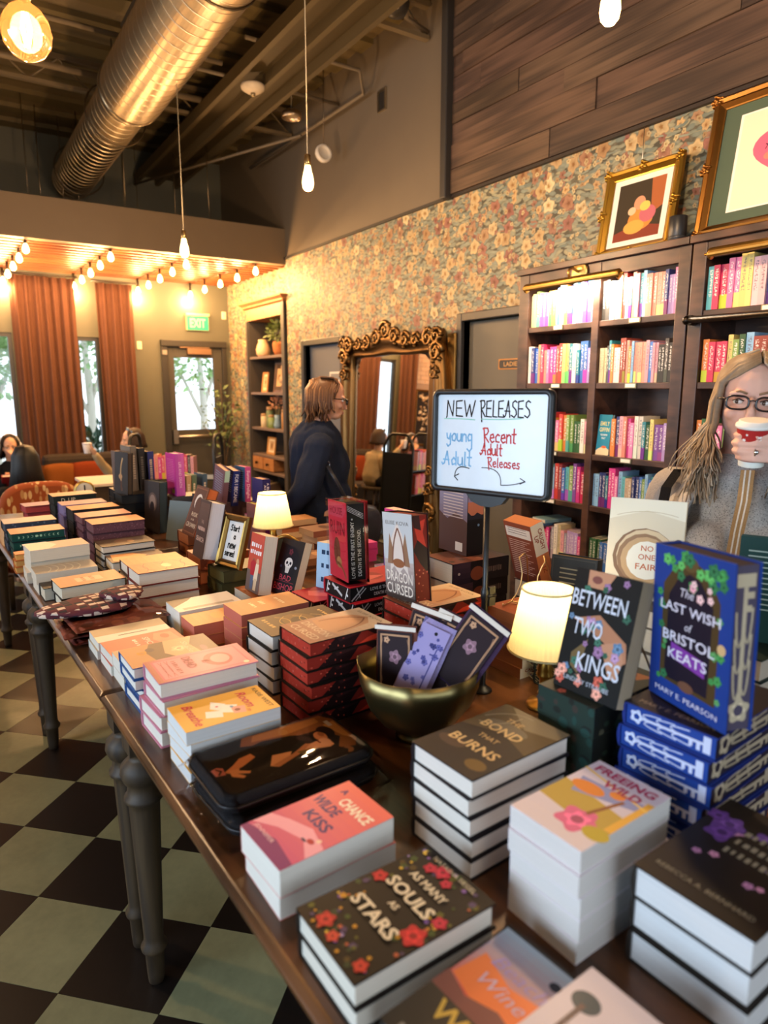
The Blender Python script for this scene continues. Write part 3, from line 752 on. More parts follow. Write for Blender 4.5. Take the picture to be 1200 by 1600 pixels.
kiss = {'front': [('g', 0, 0, 1, 1, '#c0507e', '#e27060', 12), ('p', [(0, 0.1), (0.3, 0.22), (0.7, 0.3), (1, 0.2), (1, 0.36), (0.6, 0.42), (0.25, 0.34), (0, 0.26)], '#e6a0b0'), ('p', [(0, 0), (1, 0), (1, 0.1), (0.5, 0.14), (0, 0.06)], '#7a2a6a'), ('e', 0.78, 0.33, 0.06, 0.04, '#a81f30'), ('e', 0.84, 0.38, 0.035, 0.035, '#e8c8b0'), ('e', 0.7, 0.3, 0.05, 0.02, '#30204a'),
        T('A', 0.2, 0.88, 0.06, '#4a2a6a', b=0.03), T('WILDE', 0.3, 0.66, 0.1, '#4a2a6a', w=0.5, b=0.03), T('CHANCE', 0.62, 0.80, 0.1, '#f2e6d0', w=0.6, b=0.03), T('KISS', 0.5, 0.5, 0.1, '#4a2a6a', w=0.5, b=0.03), T('JENNIFER', 0.3, 0.1, 0.035, '#f0c8d0', w=0.45)]}
stack(0.458, 0.898, TZ, RB, 0.132, 0.212, [0.045, 0.047], ['#d86a62', '#d86a62'], '#e9e4d8', 'paper', kiss, 'coral pink paperback', 'between the zip sleeves and the rose-covered hardcovers', 0.004)
yel = {'front': [('r', 0, 0, 1, 1, '#e2ac45'), ('p', [(0.2, 0.42), (0.45, 0.36), (0.62, 0.46), (0.4, 0.54)], '#efe8dc'), ('p', [(0.4, 0.5), (0.66, 0.44), (0.78, 0.56), (0.52, 0.64)], '#f2ece0'), ('p', [(0.5, 0.3), (0.72, 0.26), (0.82, 0.42), (0.6, 0.46)], '#efe8dc'), ('p', [(0.55, 0.56), (0.8, 0.54), (0.86, 0.66), (0.62, 0.70)], '#e9a08e'), ('e', 0.7, 0.6, 0.05, 0.05, '#7a3a3a'), ('e', 0.42, 0.44, 0.025, 0.025, '#c03a4a'), ('e', 0.55, 0.57, 0.04, 0.03, '#6a9ab8'),
       T('Room', 0.42, 0.76, 0.1, '#c8404a', w=0.62, b=0.02, sh=0.3), T('to', 0.82, 0.70, 0.05, '#c8404a', sh=0.3), T('Breathe', 0.52, 0.17, 0.1, '#c8404a', w=0.8, b=0.02, sh=0.3), T('KASIE WEST', 0.5, 0.93, 0.05, '#4a3a28', w=0.8)]}
stack(0.452, 1.325, TZ, RB, 0.128, 0.205, [0.028, 0.03, 0.03, 0.029], '#e2ac45', '#dfe0de', 'paper', yel, 'yellow paperback with envelope cover', 'beside the pink hardcovers', 0.007)
pinkb = {'front': [('r', 0, 0, 1, 1, '#cf8290'), ('g', 0.0, 0.0, 1, 0.22, '#a85a50', '#d08a92', 8), ('r', 0.08, 0.06, 0.92, 0.94, '#c9687a'), ('r', 0.11, 0.08, 0.89, 0.92, '#d58a96'), ('e', 0.5, 0.68, 0.3, 0.24, '#b5525e'), ('e', 0.5, 0.7, 0.2, 0.16, '#e0a0a0'), ('e', 0.88, 0.9, 0.05, 0.05, '#e8dcc0')] + [('ln', curve(0.16, 0.12 + k * 0.03, 0.84, 0.12 + k * 0.03, 0.03 * (-1) ** k), 0.012, '#a84a56') for k in range(4)] +
         [T('DEAD', 0.4, 0.40, 0.09, '#9c4350', w=0.5, b=0.02), T('IS', 0.5, 0.55, 0.07, '#9c4350', b=0.02), *smear(0.5, 0.26, 0.6, 0.05, '#9c4350', 8)]}
stack(0.456, 1.505, TZ, RB, 0.140, 0.232, [0.038] * 4, '#c47f96', '#e8e2d4', 'hard', pinkb, 'dusty pink hardcover', 'beside the blue-boarded books', 0.006)
blueb = {'front': [('r', 0, 0, 1, 1, '#5a4438'), ('p', [(0, 0), (1, 0), (1, 0.3), (0.4, 0.24), (0, 0.34)], '#b8865a'), ('p', [(0, 0.5), (0.6, 0.42), (1, 0.56), (1, 0.8), (0.4, 0.74), (0, 0.84)], '#c8a078'), ('fl', 0.5, 0.6, 0.16, '#d8b890'), ('e', 0.3, 0.3, 0.1, 0.08, '#3a2a3a'), ('e', 0.7, 0.85, 0.14, 0.06, '#7a5a6a'), T('Shade', 0.5, 0.7, 0.06, '#e6d6b8', w=0.6, sh=0.3), T('D', 0.4, 0.2, 0.1, '#d8902a', b=0.02)]}
stack(0.450, 1.700, TZ, RB, 0.142, 0.225, [0.030, 0.031, 0.030, 0.030], '#23508f', '#e8e4da', 'hard', blueb, 'bright blue hardcover', 'on the table seam', 0.008)
stack(0.442, 1.842, TZ, RB, 0.118, 0.215, [0.035, 0.037], '#b09a78', '#e4dfd2', 'paper', {'front': [('g', 0, 0, 1, 1, '#b8a488', '#c98a54', 10), ('r', 0.06, 0.3, 0.94, 0.55, '#e0dcd6'), *smear(0.5, 0.42, 0.7, 0.05, '#6a5038', 9)]}, 'gold-topped thick paperback', 'just past the blue-boarded books', 0.003)
spice = {'front': [('r', 0, 0, 1, 1, '#bf6a58'), ('p', [(0.1, 0.7), (0.5, 0.62), (0.9, 0.72), (0.8, 0.95), (0.2, 0.92)], '#cf8a70'), ('e', 0.4, 0.8, 0.16, 0.1, '#b85a4a'), T('SPICE', 0.55, 0.55, 0.08, '#ecd4c4', w=0.6, b=0.01), *smear(0.5, 0.40, 0.5, 0.05, '#ecd4c4', 4)]}
stack(0.437, 1.968, TZ, RB, 0.128, 0.215, [0.03, 0.028], '#bf6a58', '#e2ddd0', 'paper', spice, 'terracotta covered paperback', 'two along from the blue-boarded books', 0.004)
stack(0.430, 2.105, TZ, RB, 0.125, 0.215, [0.026, 0.026], '#b8a890', '#e0dccf', 'paper', {'front': [('r', 0, 0, 1, 1, '#a8977c'), ('r', 0.55, 0.0, 1, 1, '#d6d0c2'), ('r', 0.7, 0.3, 0.75, 0.7, '#4a4238')]}, 'pale grey paperback', 'next to the wrapped red parcels', 0.004)

# ---- second row
bond = {'front': [('r', 0, 0, 1, 1, '#2a2218'), ('p', [(0, 0.5), (0.5, 0.62), (1, 0.5), (1, 1), (0, 1)], '#54472e'), ('p', [(0.1, 1), (0.6, 0.78), (1, 0.86), (1, 1)], '#7a7058'), ('e', 0.45, 0.7, 0.3, 0.12, '#6a6252'), ('e', 0.8, 0.15, 0.14, 0.1, '#6a5426'), ('e', 0.25, 0.25, 0.2, 0.1, '#4a3a2c'), ('ln', curve(0.05, 0.72, 0.5, 0.95, 0.15), 0.02, '#8c8470'), ('ln', curve(0.1, 0.62, 0.4, 0.9, -0.2), 0.015, '#9a917a'),
        T('THE', 0.42, 0.80, 0.06, '#c8ac78', w=0.25), T('BOND', 0.45, 0.64, 0.1, '#d2b680', w=0.6, b=0.015), T('THAT', 0.48, 0.48, 0.055, '#c8ac78', w=0.3), T('BURNS', 0.5, 0.32, 0.1, '#d2b680', w=0.72, b=0.015)]}
stack(0.762, 0.828, TZ, RB, 0.152, 0.240, [0.036, 0.036, 0.036, 0.036, 0.036], '#1c1a1e', '#e9e4da', 'hard', bond, 'dark bronze-titled hardcover', 'in front of the brass bowl', 0.004)
free = {'front': [('g', 0, 0, 1, 1, '#d8d0d8', '#c8c6dc', 6), ('p', [(0, 0.3), (1, 0.22), (1, 0.5), (0, 0.6)], '#b8a04a'), ('p', [(0.2, 0.5), (1, 0.66), (1, 0.76), (0.1, 0.72)], '#8a96c8'), ('e', 0.3, 0.62, 0.22, 0.12, '#d8883a'), ('e', 0.62, 0.7, 0.1, 0.08, '#d8883a'), ('fl', 0.62, 0.25, 0.26, '#d86a94'), ('e', 0.9, 0.22, 0.16, 0.12, '#b8a838'), ('p', [(0.9, 0.3), (1, 0.3), (1, 0.8), (0.92, 0.8)], '#e0b048'), ('ln', [(0.62, 0.36), (0.74, 0.66)], 0.05, '#8a5a38'), ('ln', [(0.0, 0.84), (1.0, 0.70)], 0.03, '#e8c860'),
        T('FREEING', 0.5, 0.9, 0.085, '#a83a64', w=0.82, b=0.03), T('WILD', 0.6, 0.77, 0.085, '#a83a64', w=0.5, b=0.03)]}
stack(0.768, 0.606, TZ, RB, 0.130, 0.212, [0.035] * 5, '#d8d2da', '#dcdad6', 'paper', free, 'thick paperback with floral landscape cover', 'before the blue key books', 0.003)
flow = {'front': [('r', 0, 0, 1, 1, '#1d1814')] + scatter(9, ['#5a3a86', '#6a4a96', '#4a2f7a'], 0.1, 0.17, 21, (0.05, 0.3, 0.95, 0.95)) + scatter(6, ['#c08ab0', '#a87aa8'], 0.03, 0.05, 22, (0.05, 0.3, 0.95, 0.95)) + [('e', 0.55, 0.62, 0.26, 0.2, '#221d18'),
        *smear(0.55, 0.74, 0.4, 0.06, '#8c8878', 6), *smear(0.55, 0.63, 0.4, 0.06, '#8c8878', 6), *smear(0.55, 0.52, 0.42, 0.06, '#8c8878', 7), T('REBECCA A. BERNHARD', 0.5, 0.12, 0.035, '#8c8878', w=0.8)]}
stack(0.868, 0.432, TZ, RB, 0.165, 0.255, [0.05, 0.05, 0.05], '#221d19', '#dfe0e0', 'hard', flow, 'thick dark hardcover with purple flowers', 'at the near right corner', 0.002)
wild = {'front': [('r', 0, 0, 1, 1, '#35312a'), ('g', 0.02, 0.42, 0.98, 0.98, '#c8503a', '#9ab0c0', 12), ('p', [(0.05, 0.5), (0.5, 0.42), (0.98, 0.55), (0.98, 0.72), (0.5, 0.66), (0.1, 0.74)], '#e0783e'), ('p', [(0, 0.36), (0.98, 0.36), (0.98, 0.44), (0.6, 0.5), (0.3, 0.44), (0, 0.5)], '#7a4a44'), ('e', 0.75, 0.86, 0.06, 0.05, '#2a2a34'), ('e', 0.82, 0.4, 0.06, 0.04, '#b8a83a'),
        T('Beach', 0.5, 0.75, 0.09, '#a090c8', w=0.6, sh=0.3), T('Wine', 0.5, 0.6, 0.09, '#c8b0c8', w=0.5, sh=0.3), T('Wild', 0.5, 0.28, 0.12, '#c8a84a', w=0.6, b=0.02), *smear(0.4, 0.06, 0.5, 0.04, '#8a867a', 7)]}
stack(0.498, 0.528, TZ, RB + R(3), 0.142, 0.232, [0.04], '#2c2923', '#d8d8d4', 'hard', wild, 'dark book with orange sunset scene', 'beside the rose-covered hardcovers', 0)
tree = {'front': [('r', 0, 0, 1, 1, '#cfc6cc'), ('e', 0.2, 0.78, 0.13, 0.11, '#2f4450'), ('ln', [(0.2, 0.5), (0.2, 0.75)], 0.05, '#5a4a4c'), ('e', 0.32, 0.5, 0.1, 0.06, '#7aa08a'), ('ln', curve(0.3, 0.55, 0.7, 0.75, 0.2), 0.012, '#8c7c84'), ('ln', curve(0.2, 0.6, 0.6, 0.82, -0.2), 0.012, '#8c7c84'), ('fl', 0.65, 0.4, 0.12, '#9a8aa0')]}
stack(0.512, 0.395, TZ, RB, 0.140, 0.215, [0.04, 0.04], '#cfc6cc', '#dcdcda', 'paper', tree, 'pale mauve paperback with dark tree', 'beside the purple-flowered hardcovers', 0.002)
emb = {'front': [('g', 0, 0, 1, 1, '#8a4a34', '#d6c0a0', 14), ('p', [(0.1, 0.35), (0.5, 0.3), (0.9, 0.36), (0.75, 0.8), (0.5, 0.9), (0.25, 0.8)], '#b88a64'), ('ln', curve(0.2, 0.4, 0.5, 0.85, 0.15), 0.03, '#8a5a40'), ('ln', curve(0.8, 0.4, 0.5, 0.85, -0.15), 0.03, '#8a5a40'), T('ELISE KOVA', 0.5, 0.93, 0.04, '#7a6a58', w=0.7), T('DRAGON', 0.5, 0.26, 0.09, '#cbb292', w=0.8, b=0.01), T('CURSED', 0.5, 0.12, 0.09, '#cbb292', w=0.8, b=0.01)]}
edge_red = {'bottom': [('r', 0, 0, 1, 1, '#a03226')] + scatter(16, ['#a8473a', '#c0685a', '#5a1814'], 0.01, 0.03, 31, kind='e'),
            'fore': [('r', 0, 0, 1, 1, '#8e2a20'), ('p', [(0.12, 0), (0.5, 0), (0.62, 1), (0.3, 1)], '#241314'), ('p', [(0.58, 0.0), (0.8, 0.1), (1, 0.5), (0.86, 0.6), (0.7, 0.4)], '#d8442f'), ('p', [(0.35, 0.6), (0.6, 0.9), (0.45, 1), (0.32, 0.9)], '#3a2020'), ('p', [(0.8, 0.5), (0.95, 0.7), (0.9, 1), (0.7, 0.95)], '#2a1416')] + scatter(10, ['#d8604a', '#a83a2c'], 0.004, 0.012, 33, (0, 0.1, 0.4, 0.9), 'e')}
emb_top = dict(emb); emb_top.update(edge_red)
stack(0.772, 1.408, TZ, RB, 0.150, 0.236, [0.036, 0.036, 0.035, 0.035, 0.036, 0.036], '#17120f', '#8e2a20', 'hard', emb_top, 'black-boarded hardcover with red painted edges', 'left of the brass bowl', 0.004, low_art=edge_red)
gold = {'front': [('r', 0, 0, 1, 1, '#4a3718'), ('e', 0.5, 0.5, 0.36, 0.3, '#6a4e22'), ('e', 0.55, 0.5, 0.22, 0.16, '#3a2a16')] + [('ln', curve(0.15 + 0.05 * k, 0.3 + 0.1 * k, 0.75, 0.25 + 0.12 * k, 0.2 * (-1) ** k), 0.014, '#c8a45a') for k in range(5)] + [*smear(0.4, 0.15, 0.5, 0.05, '#c8a45a', 5), *smear(0.5, 0.86, 0.6, 0.04, '#c8a45a', 7)]}
stack(0.772, 1.622, TZ, RB, 0.152, 0.238, [0.040, 0.041, 0.041, 0.041], '#141212', '#e4dfd4', 'hard', gold, 'black gilt-scrolled hardcover', 'between salmon-edged and red-edged stacks', 0.004)
salm = {'front': [('g', 0, 0, 1, 1, '#b87a44', '#d89a58', 8), ('e', 0.5, 0.6, 0.3, 0.2, '#cf8f50'), *smear(0.5, 0.7, 0.5, 0.05, '#f0d8a8', 5), *smear(0.45, 0.45, 0.3, 0.07, '#f0d8a8', 3), *smear(0.5, 0.3, 0.4, 0.05, '#f0d8a8', 4)]}
stack(0.782, 1.868, TZ, RB, 0.135, 0.222, [0.034, 0.034, 0.036, 0.037], '#c8925a', '#c96e5c', 'paper', salm, 'thick paperback with salmon pink edges', 'behind the black gilt hardcovers', 0.002)
stack(0.690, 2.030, TZ, RB, 0.120, 0.205, [0.036, 0.038], '#d0984e', '#cc7460', 'paper', {'front': [('g', 0, 0, 1, 1, '#c8823c', '#e0b070', 8), ('e', 0.5, 0.5, 0.3, 0.2, '#d8a050')]}, 'low salmon-edged paperback', 'beside the tall salmon-edged stack', 0.003)
stack(0.690, 2.178, TZ, RB, 0.135, 0.215, [0.04, 0.04], '#cfc8bc', '#e2ded2', 'paper', {'front': [('r', 0, 0, 1, 1, '#d8d0c4'), ('p', [(0, 0), (0.6, 0), (0.2, 0.3), (0, 0.4)], '#3a342e'), ('r', 0.75, 0.1, 0.9, 0.9, '#a89c8c')]}, 'white paperback with curling cover', 'behind the low salmon-edged paperbacks', 0.004)
orng = {'front': [('g', 0, 0, 1, 1, '#a8623a', '#cf9660', 10)] + [('ln', curve(0.1, 0.1 + 0.16 * k, 0.9, 0.16 + 0.15 * k, 0.12 * (-1) ** k), 0.02, '#7a3a24') for k in range(6)] + [('e', 0.5, 0.55, 0.2, 0.12, '#e0b888')]}
stack(0.645, 2.500, TZ, RB, 0.145, 0.222, [0.046, 0.046, 0.047], '#6a221c', '#ded6c6', 'hard', orng, 'maroon-boarded hardcover with orange jacket', 'behind the folded plaid bags', 0.005)
stack(0.650, 2.690, TZ, RB, 0.140, 0.222, [0.04, 0.04, 0.042], '#3a2018', '#ddd5c4', 'hard', {'front': [('g', 0, 0, 1, 1, '#b0703c', '#dca868', 8)]}, 'amber-topped hardcover', 'behind the maroon-boarded hardcovers', 0.004)
stack(0.640, 2.905, TZ, RB, 0.145, 0.222, [0.045, 0.045], '#2a2320', '#dcd5c4', 'hard', {'front': [('r', 0, 0, 1, 1, '#4a3426'), ('p', [(0, 0.1), (0.8, 0.05), (1, 0.5), (0.5, 0.7), (0.1, 0.5)], '#c88a4a'), ('e', 0.5, 0.8, 0.3, 0.1, '#3a2a24')]}, 'brown mottled hardcover', 'behind the amber-topped hardcovers', 0.006)
stack(0.635, 3.095, TZ, RB, 0.145, 0.225, [0.03, 0.03, 0.03, 0.03], '#171414', '#ddd6c6', 'hard', {'front': [('r', 0, 0, 1, 1, '#3a2c24'), ('e', 0.5, 0.5, 0.35, 0.3, '#5a4030'), ('e', 0.6, 0.6, 0.15, 0.1, '#8a6a4a')]}, 'black hardcover with cream pages', 'in front of the purple-edged stack', 0.005)
psk = dict(cov='#4a2f38', pg='#6a4450', kind='hard', pmat='purple_edges')
stack(0.640, 3.305, TZ, RB, 0.150, 0.235, [0.045, 0.046, 0.045, 0.046], '#3c2530', '#5a3440', 'hard', {'front': [('g', 0, 0, 1, 1, '#a86a44', '#d09060', 6)]}, 'plum hardcover with speckled purple edges', 'nearest of the two plum stacks', 0.003, pmat='purple_edges')
stack(0.632, 3.520, TZ, RB, 0.150, 0.235, [0.036, 0.036, 0.036, 0.036, 0.036], '#4a2c38', '#6a3c48', 'hard', {'front': [('g', 0, 0, 1, 1, '#a8746a', '#c89a84', 6)]}, 'plum hardcover with striped mauve edges', 'farther of the two plum stacks', 0.004, pmat='purple_edges')
stack(0.620, 3.730, TZ, RB, 0.145, 0.230, [0.06, 0.06, 0.065], '#1a1a1c', '#2a2a2c', 'hard', {'front': [('g', 0, 0, 1, 1, '#a87048', '#c88a5a', 6)]}, 'black-edged thick hardcover', 'behind the plum hardcovers', 0.004)
stack(0.605, 3.935, TZ, RB, 0.145, 0.225, [0.06, 0.06, 0.06], '#6a5a8a', '#8078a8', 'hard', {'front': [('g', 0, 0, 1, 1, '#8a6a78', '#a88a90', 6)], 'fore': [('r', 0, 0, 1, 1, '#8c86b8')] + scatter(20, ['#5a5a98', '#b0a0c8', '#c8b8d0'], 0.01, 0.04, 41, kind='e')}, 'lilac hardcover with marbled edges', 'between the black-edged stacks', 0.004)
stack(0.590, 4.150, TZ, RB, 0.145, 0.230, [0.05, 0.05, 0.05, 0.05], '#181c1c', '#1f2524', 'hard', {'front': [('g', 0, 0, 1, 1, '#b08a68', '#c8a890', 6)], 'fore': [('r', 0, 0, 1, 1, '#1f2826'), T('D', 0.22, 0.5, 0.5, '#c8c0a8'), T('UP', 0.42, 0.5, 0.5, '#c8c0a8')]}, 'black hardcover with dark green edges', 'nearest the terracotta armchair', 0.004)
stack(0.460, 4.400, TZ, RB, 0.140, 0.215, [0.04, 0.04, 0.04], '#8a3a3e', '#b04a4c', 'hard', {'front': [('g', 0, 0, 1, 1, '#8a6a88', '#b090a0', 6)]}, 'crimson hardcover', 'at the far corner beside the armchair', 0.012)
# aisle row farther on
stack(0.405, 2.655, TZ, RB, 0.150, 0.228, [0.043, 0.045], '#1e1512', '#dfd9c4', 'hard', {'front': [('g', 0, 0, 1, 1, '#a86a48', '#c48a68', 8), ('r', 0.3, 0.3, 0.7, 0.7, '#d0a084'), *smear(0.5, 0.55, 0.4, 0.07, '#8a5034', 4), *smear(0.5, 0.42, 0.4, 0.06, '#8a5034', 3)]}, 'tan-jacketed hardcover with deckled cream pages', 'behind the plaid bag', 0.006)
stack(0.290, 2.790, TZ, RB, 0.10, 0.06, [0.05], '#2a241e', '#d8d0ba', 'hard', None, 'small dark book', 'tucked under the white paperbacks by the aisle', 0)
stack(0.362, 2.915, TZ, RB, 0.135, 0.225, [0.04, 0.042], '#c8c2b6', '#dfd9c8', 'paper', {'front': [('r', 0, 0, 1, 1, '#8c8880')] + [('ln', curve(0.1, 0.2 + 0.12 * k, 0.9, 0.2 + 0.12 * k, 0.1), 0.03, '#b4b0a6') for k in range(5)]}, 'grey-swirled white paperback', 'on the aisle side of the middle table', 0.004)
stack(0.355, 3.100, TZ, RB, 0.140, 0.228, [0.046, 0.046, 0.048], '#cfc7bc', '#e0dac8', 'paper', {'front': [('r', 0, 0, 1, 1, '#a8948c'), ('p', [(0, 0), (1, 0), (1, 0.3), (0.5, 0.5), (0, 0.4)], '#c8b8ae')]}, 'tall cream paperback', 'behind the grey-swirled paperbacks', 0.008)
stack(0.262, 3.27, TZ, RB, 0.07, 0.10, [0.028, 0.028, 0.028], '#b0642e', '#d8a860', 'hard', None, 'small orange boxed book', 'on the aisle edge of the far table', 0.003)
stack(0.305, 3.38, TZ, RB, 0.07, 0.10, [0.03, 0.03, 0.03], '#2a2c34', '#a8b0b8', 'hard', {'front': [('r', 0, 0, 1, 1, '#b8c0c8')]}, 'small silver-topped book', 'beside the small orange boxed books', 0.003)
moon = {'fore': [('r', 0, 0, 1, 1, '#1a4a44')] + [o for k in range(10) for o in (('e', 0.12 + 0.085 * k, 0.5, 0.024, 0.024, '#a8d8b8'), ('e', 0.12 + 0.085 * k + 0.014 * (k - 4.5) / 4.5 + (0.02 if k == 4 else 0), 0.5, 0.02, 0.02, '#1a4a44' if k not in (4, 5) else '#a8d8b8'))]}
moon_t = dict(moon); moon_t['front'] = [('g', 0, 0, 1, 1, '#a8765a', '#c89a80', 6)]
stack(0.335, 3.600, TZ, RB, 0.150, 0.232, [0.04, 0.04, 0.04], '#16262a', '#1f4a44', 'hard', moon_t, 'teal hardcover with moon-phase edges', 'on the far table', 0.006, low_art=moon)
stack(0.330, 3.800, TZ, RB, 0.150, 0.235, [0.045, 0.045, 0.045], '#1c2430', '#26344a', 'hard', {'front': [('g', 0, 0, 1, 1, '#a8a0a0', '#c0a898', 6)]}, 'slate blue hardcover with mottled edges', 'behind the moon-phase hardcovers', 0.006, pmat='speckle_blue')

# ---- third row: shelf-talker books standing upright on their own stacks
keyc = '#c4cbe4'
def key_ops(bgc, ink, flip=False):
    o = [('r', 0, 0, 1, 1, bgc), ('fl', 0.12, 0.5, 0.085, ink), ('e', 0.12, 0.5, 0.035, 0.035, bgc), ('ln', [(0.2, 0.5), (0.86, 0.5)], 0.03, ink), ('r', 0.80, 0.12, 0.84, 0.5, ink), ('r', 0.87, 0.1, 0.95, 0.9, ink), ('r', 0.72, 0.2, 0.76, 0.5, ink)]
    for k in range(3): o += [('ln', curve(0.28 + 0.16 * k, 0.5, 0.4 + 0.16 * k, 0.85, 0.4), 0.014, ink), ('ln', curve(0.3 + 0.16 * k, 0.5, 0.42 + 0.16 * k, 0.15, -0.4), 0.014, ink)]
    return o
keyart = {'bottom': key_ops('#22418f', keyc), 'fore': key_ops('#2a2634', '#b0a48c')}
keytop = dict(keyart); keytop['front'] = [('r', 0, 0, 1, 1, '#241f26'), T('MARY E. PEARSON', 0.5, 0.1, 0.05, '#8a7a6a', w=0.8)]
zt = stack(1.085, 0.632, TZ, RB + R(2), 0.166, 0.250, [0.0417] * 6, '#1c2f78', '#22418f', 'hard', keytop, 'royal blue key-patterned hardcover', 'under the standing blue fantasy novel', 0.004, low_art=keyart)
bri = {'front': [('r', 0, 0, 1, 1, '#1d3a86'), ('p', [(0.14, 0.14), (0.86, 0.12), (0.86, 0.74), (0.7, 0.9), (0.5, 0.95), (0.3, 0.9), (0.14, 0.76)], '#4a3a22'), ('p', [(0.2, 0.16), (0.76, 0.15), (0.78, 0.7), (0.62, 0.83), (0.48, 0.86), (0.34, 0.82), (0.22, 0.7)], '#1c1726'), ('e', 0.48, 0.92, 0.1, 0.07, '#5c4a2c'), ('p', [(0.28, 0.3), (0.72, 0.26), (0.72, 0.36), (0.28, 0.4)], '#7a3a9c')] +
       scatter(16, ['#3f8a4a', '#58a85a', '#2f6a44'], 0.04, 0.075, 51, (0.08, 0.78, 0.9, 0.96)) + scatter(7, ['#3f8a4a', '#2f6a44', '#57945a'], 0.03, 0.06, 52, (0.08, 0.14, 0.2, 0.7)) + scatter(6, ['#3f8a4a', '#57945a'], 0.03, 0.06, 53, (0.8, 0.14, 0.9, 0.7)) + scatter(5, ['#d89aa8', '#e0b8b8'], 0.03, 0.05, 54, (0.15, 0.72, 0.8, 0.88)) + [('e', 0.5, 0.15, 0.1, 0.05, '#6a4a3a'), ('e', 0.9, 0.48, 0.05, 0.05, '#c8a878'),
        T('The', 0.46, 0.735, 0.055, '#d4d2e0', sh=0.2), T('LAST WISH', 0.5, 0.63, 0.06, '#d8d6e6', w=0.76, b=0.012), T('of', 0.5, 0.53, 0.05, '#d4d2e0', sh=0.2), T('BRISTOL', 0.5, 0.44, 0.065, '#d8d6e6', w=0.66, b=0.012), T('KEATS', 0.5, 0.33, 0.065, '#d8d6e6', w=0.5, b=0.012), T('MARY E. PEARSON', 0.5, 0.065, 0.035, '#d4d2e4', w=0.8)],
       'fore': key_ops('#4a4456', '#b4a88e')}
book(stand_matrix((1.028, 0.703, zt + 0.0015), 163.3, 0, 2.0, 0.182, 0.272, 0.05), 0.182, 0.272, 0.05, '#1d3a86', '#3a3444', 'hard', bri, 'royal blue fantasy hardcover with arched doorway cover, standing on its stack')
dk = {'front': [('r', 0, 0, 1, 1, '#2a302c'), ('p', [(0.1, 0.4), (0.6, 0.5), (0.9, 0.9), (0.3, 0.85)], '#8a5a38')] + scatter(8, ['#a8584a', '#6a4a5a', '#3a5a5a'], 0.05, 0.1, 61), 'bottom': [('r', 0, 0, 1, 1, '#24342f')] + scatter(12, ['#3a3430', '#25413d', '#4a2a28', '#1f2422'], 0.03, 0.09, 62, kind='e'), 'fore': [('r', 0, 0, 1, 1, '#1c1f1b')] + scatter(14, ['#3a3a30', '#2a3a30', '#4a4a3c'], 0.02, 0.05, 63, kind='e')}
zb = stack(1.030, 0.805, TZ, RB, 0.130, 0.225, [0.0575] * 4, '#1f2521', '#24342f', 'paper', dk, 'dark floral-edged paperback', 'under the standing black floral romance', 0.003, low_art=dk)
btw = {'front': [('r', 0, 0, 1, 1, '#101416'), ('p', [(0.2, 1), (0.62, 1), (0.5, 0.86), (0.22, 0.86)], '#b8886a'), ('e', 0.35, 0.93, 0.08, 0.05, '#7a4a44'), ('p', [(0.1, 0.58), (0.5, 0.66), (0.95, 0.5), (1, 0.36), (0.86, 0.3), (0.7, 0.44), (0.4, 0.52)], '#a8785c'), ('p', [(0.6, 0.44), (0.86, 0.5), (0.96, 0.36), (0.9, 0.2), (0.8, 0.2)], '#b4866a'), ('p', [(0.18, 0.3), (0.4, 0.45), (0.34, 0.15), (0.2, 0.2)], '#6a5a3a')] +
       scatter(12, ['#8a6a92', '#a88ab0', '#5a7a9a'], 0.04, 0.09, 71) + scatter(9, ['#c87a6a', '#d89a88', '#b85a4a'], 0.05, 0.09, 72, (0.02, 0.0, 0.98, 0.24)) + scatter(12, ['#2f5a4a', '#3a6a5a', '#24403a'], 0.03, 0.07, 73) + [
        T('BETWEEN', 0.45, 0.76, 0.135, '#c8d2e2', w=0.84, b=0.01), T('TWO', 0.36, 0.53, 0.135, '#c8d2e2', w=0.46, b=0.01), T('KINGS', 0.62, 0.26, 0.135, '#c8d2e2', w=0.66, b=0.01), T('LINDSAY STRAUBE', 0.5, 0.1, 0.035, '#b8c2d2', w=0.7)]}
book(stand_matrix((0.938, 0.848, zb + 0.002), 178.6, 16, 2.5, 0.147, 0.228, 0.036), 0.147, 0.228, 0.036, '#1d2124', '#a89c84', 'paper', btw, 'black floral romance paperback tilted back on its stack beside the lamp')
zd = stack(1.095, 1.440, TZ, RB, 0.150, 0.236, [0.0372] * 6, '#17120f', '#8e2a20', 'hard', emb_top, 'black-boarded hardcover with red painted edges', 'under the standing dragon novel', 0.005, low_art=edge_red)
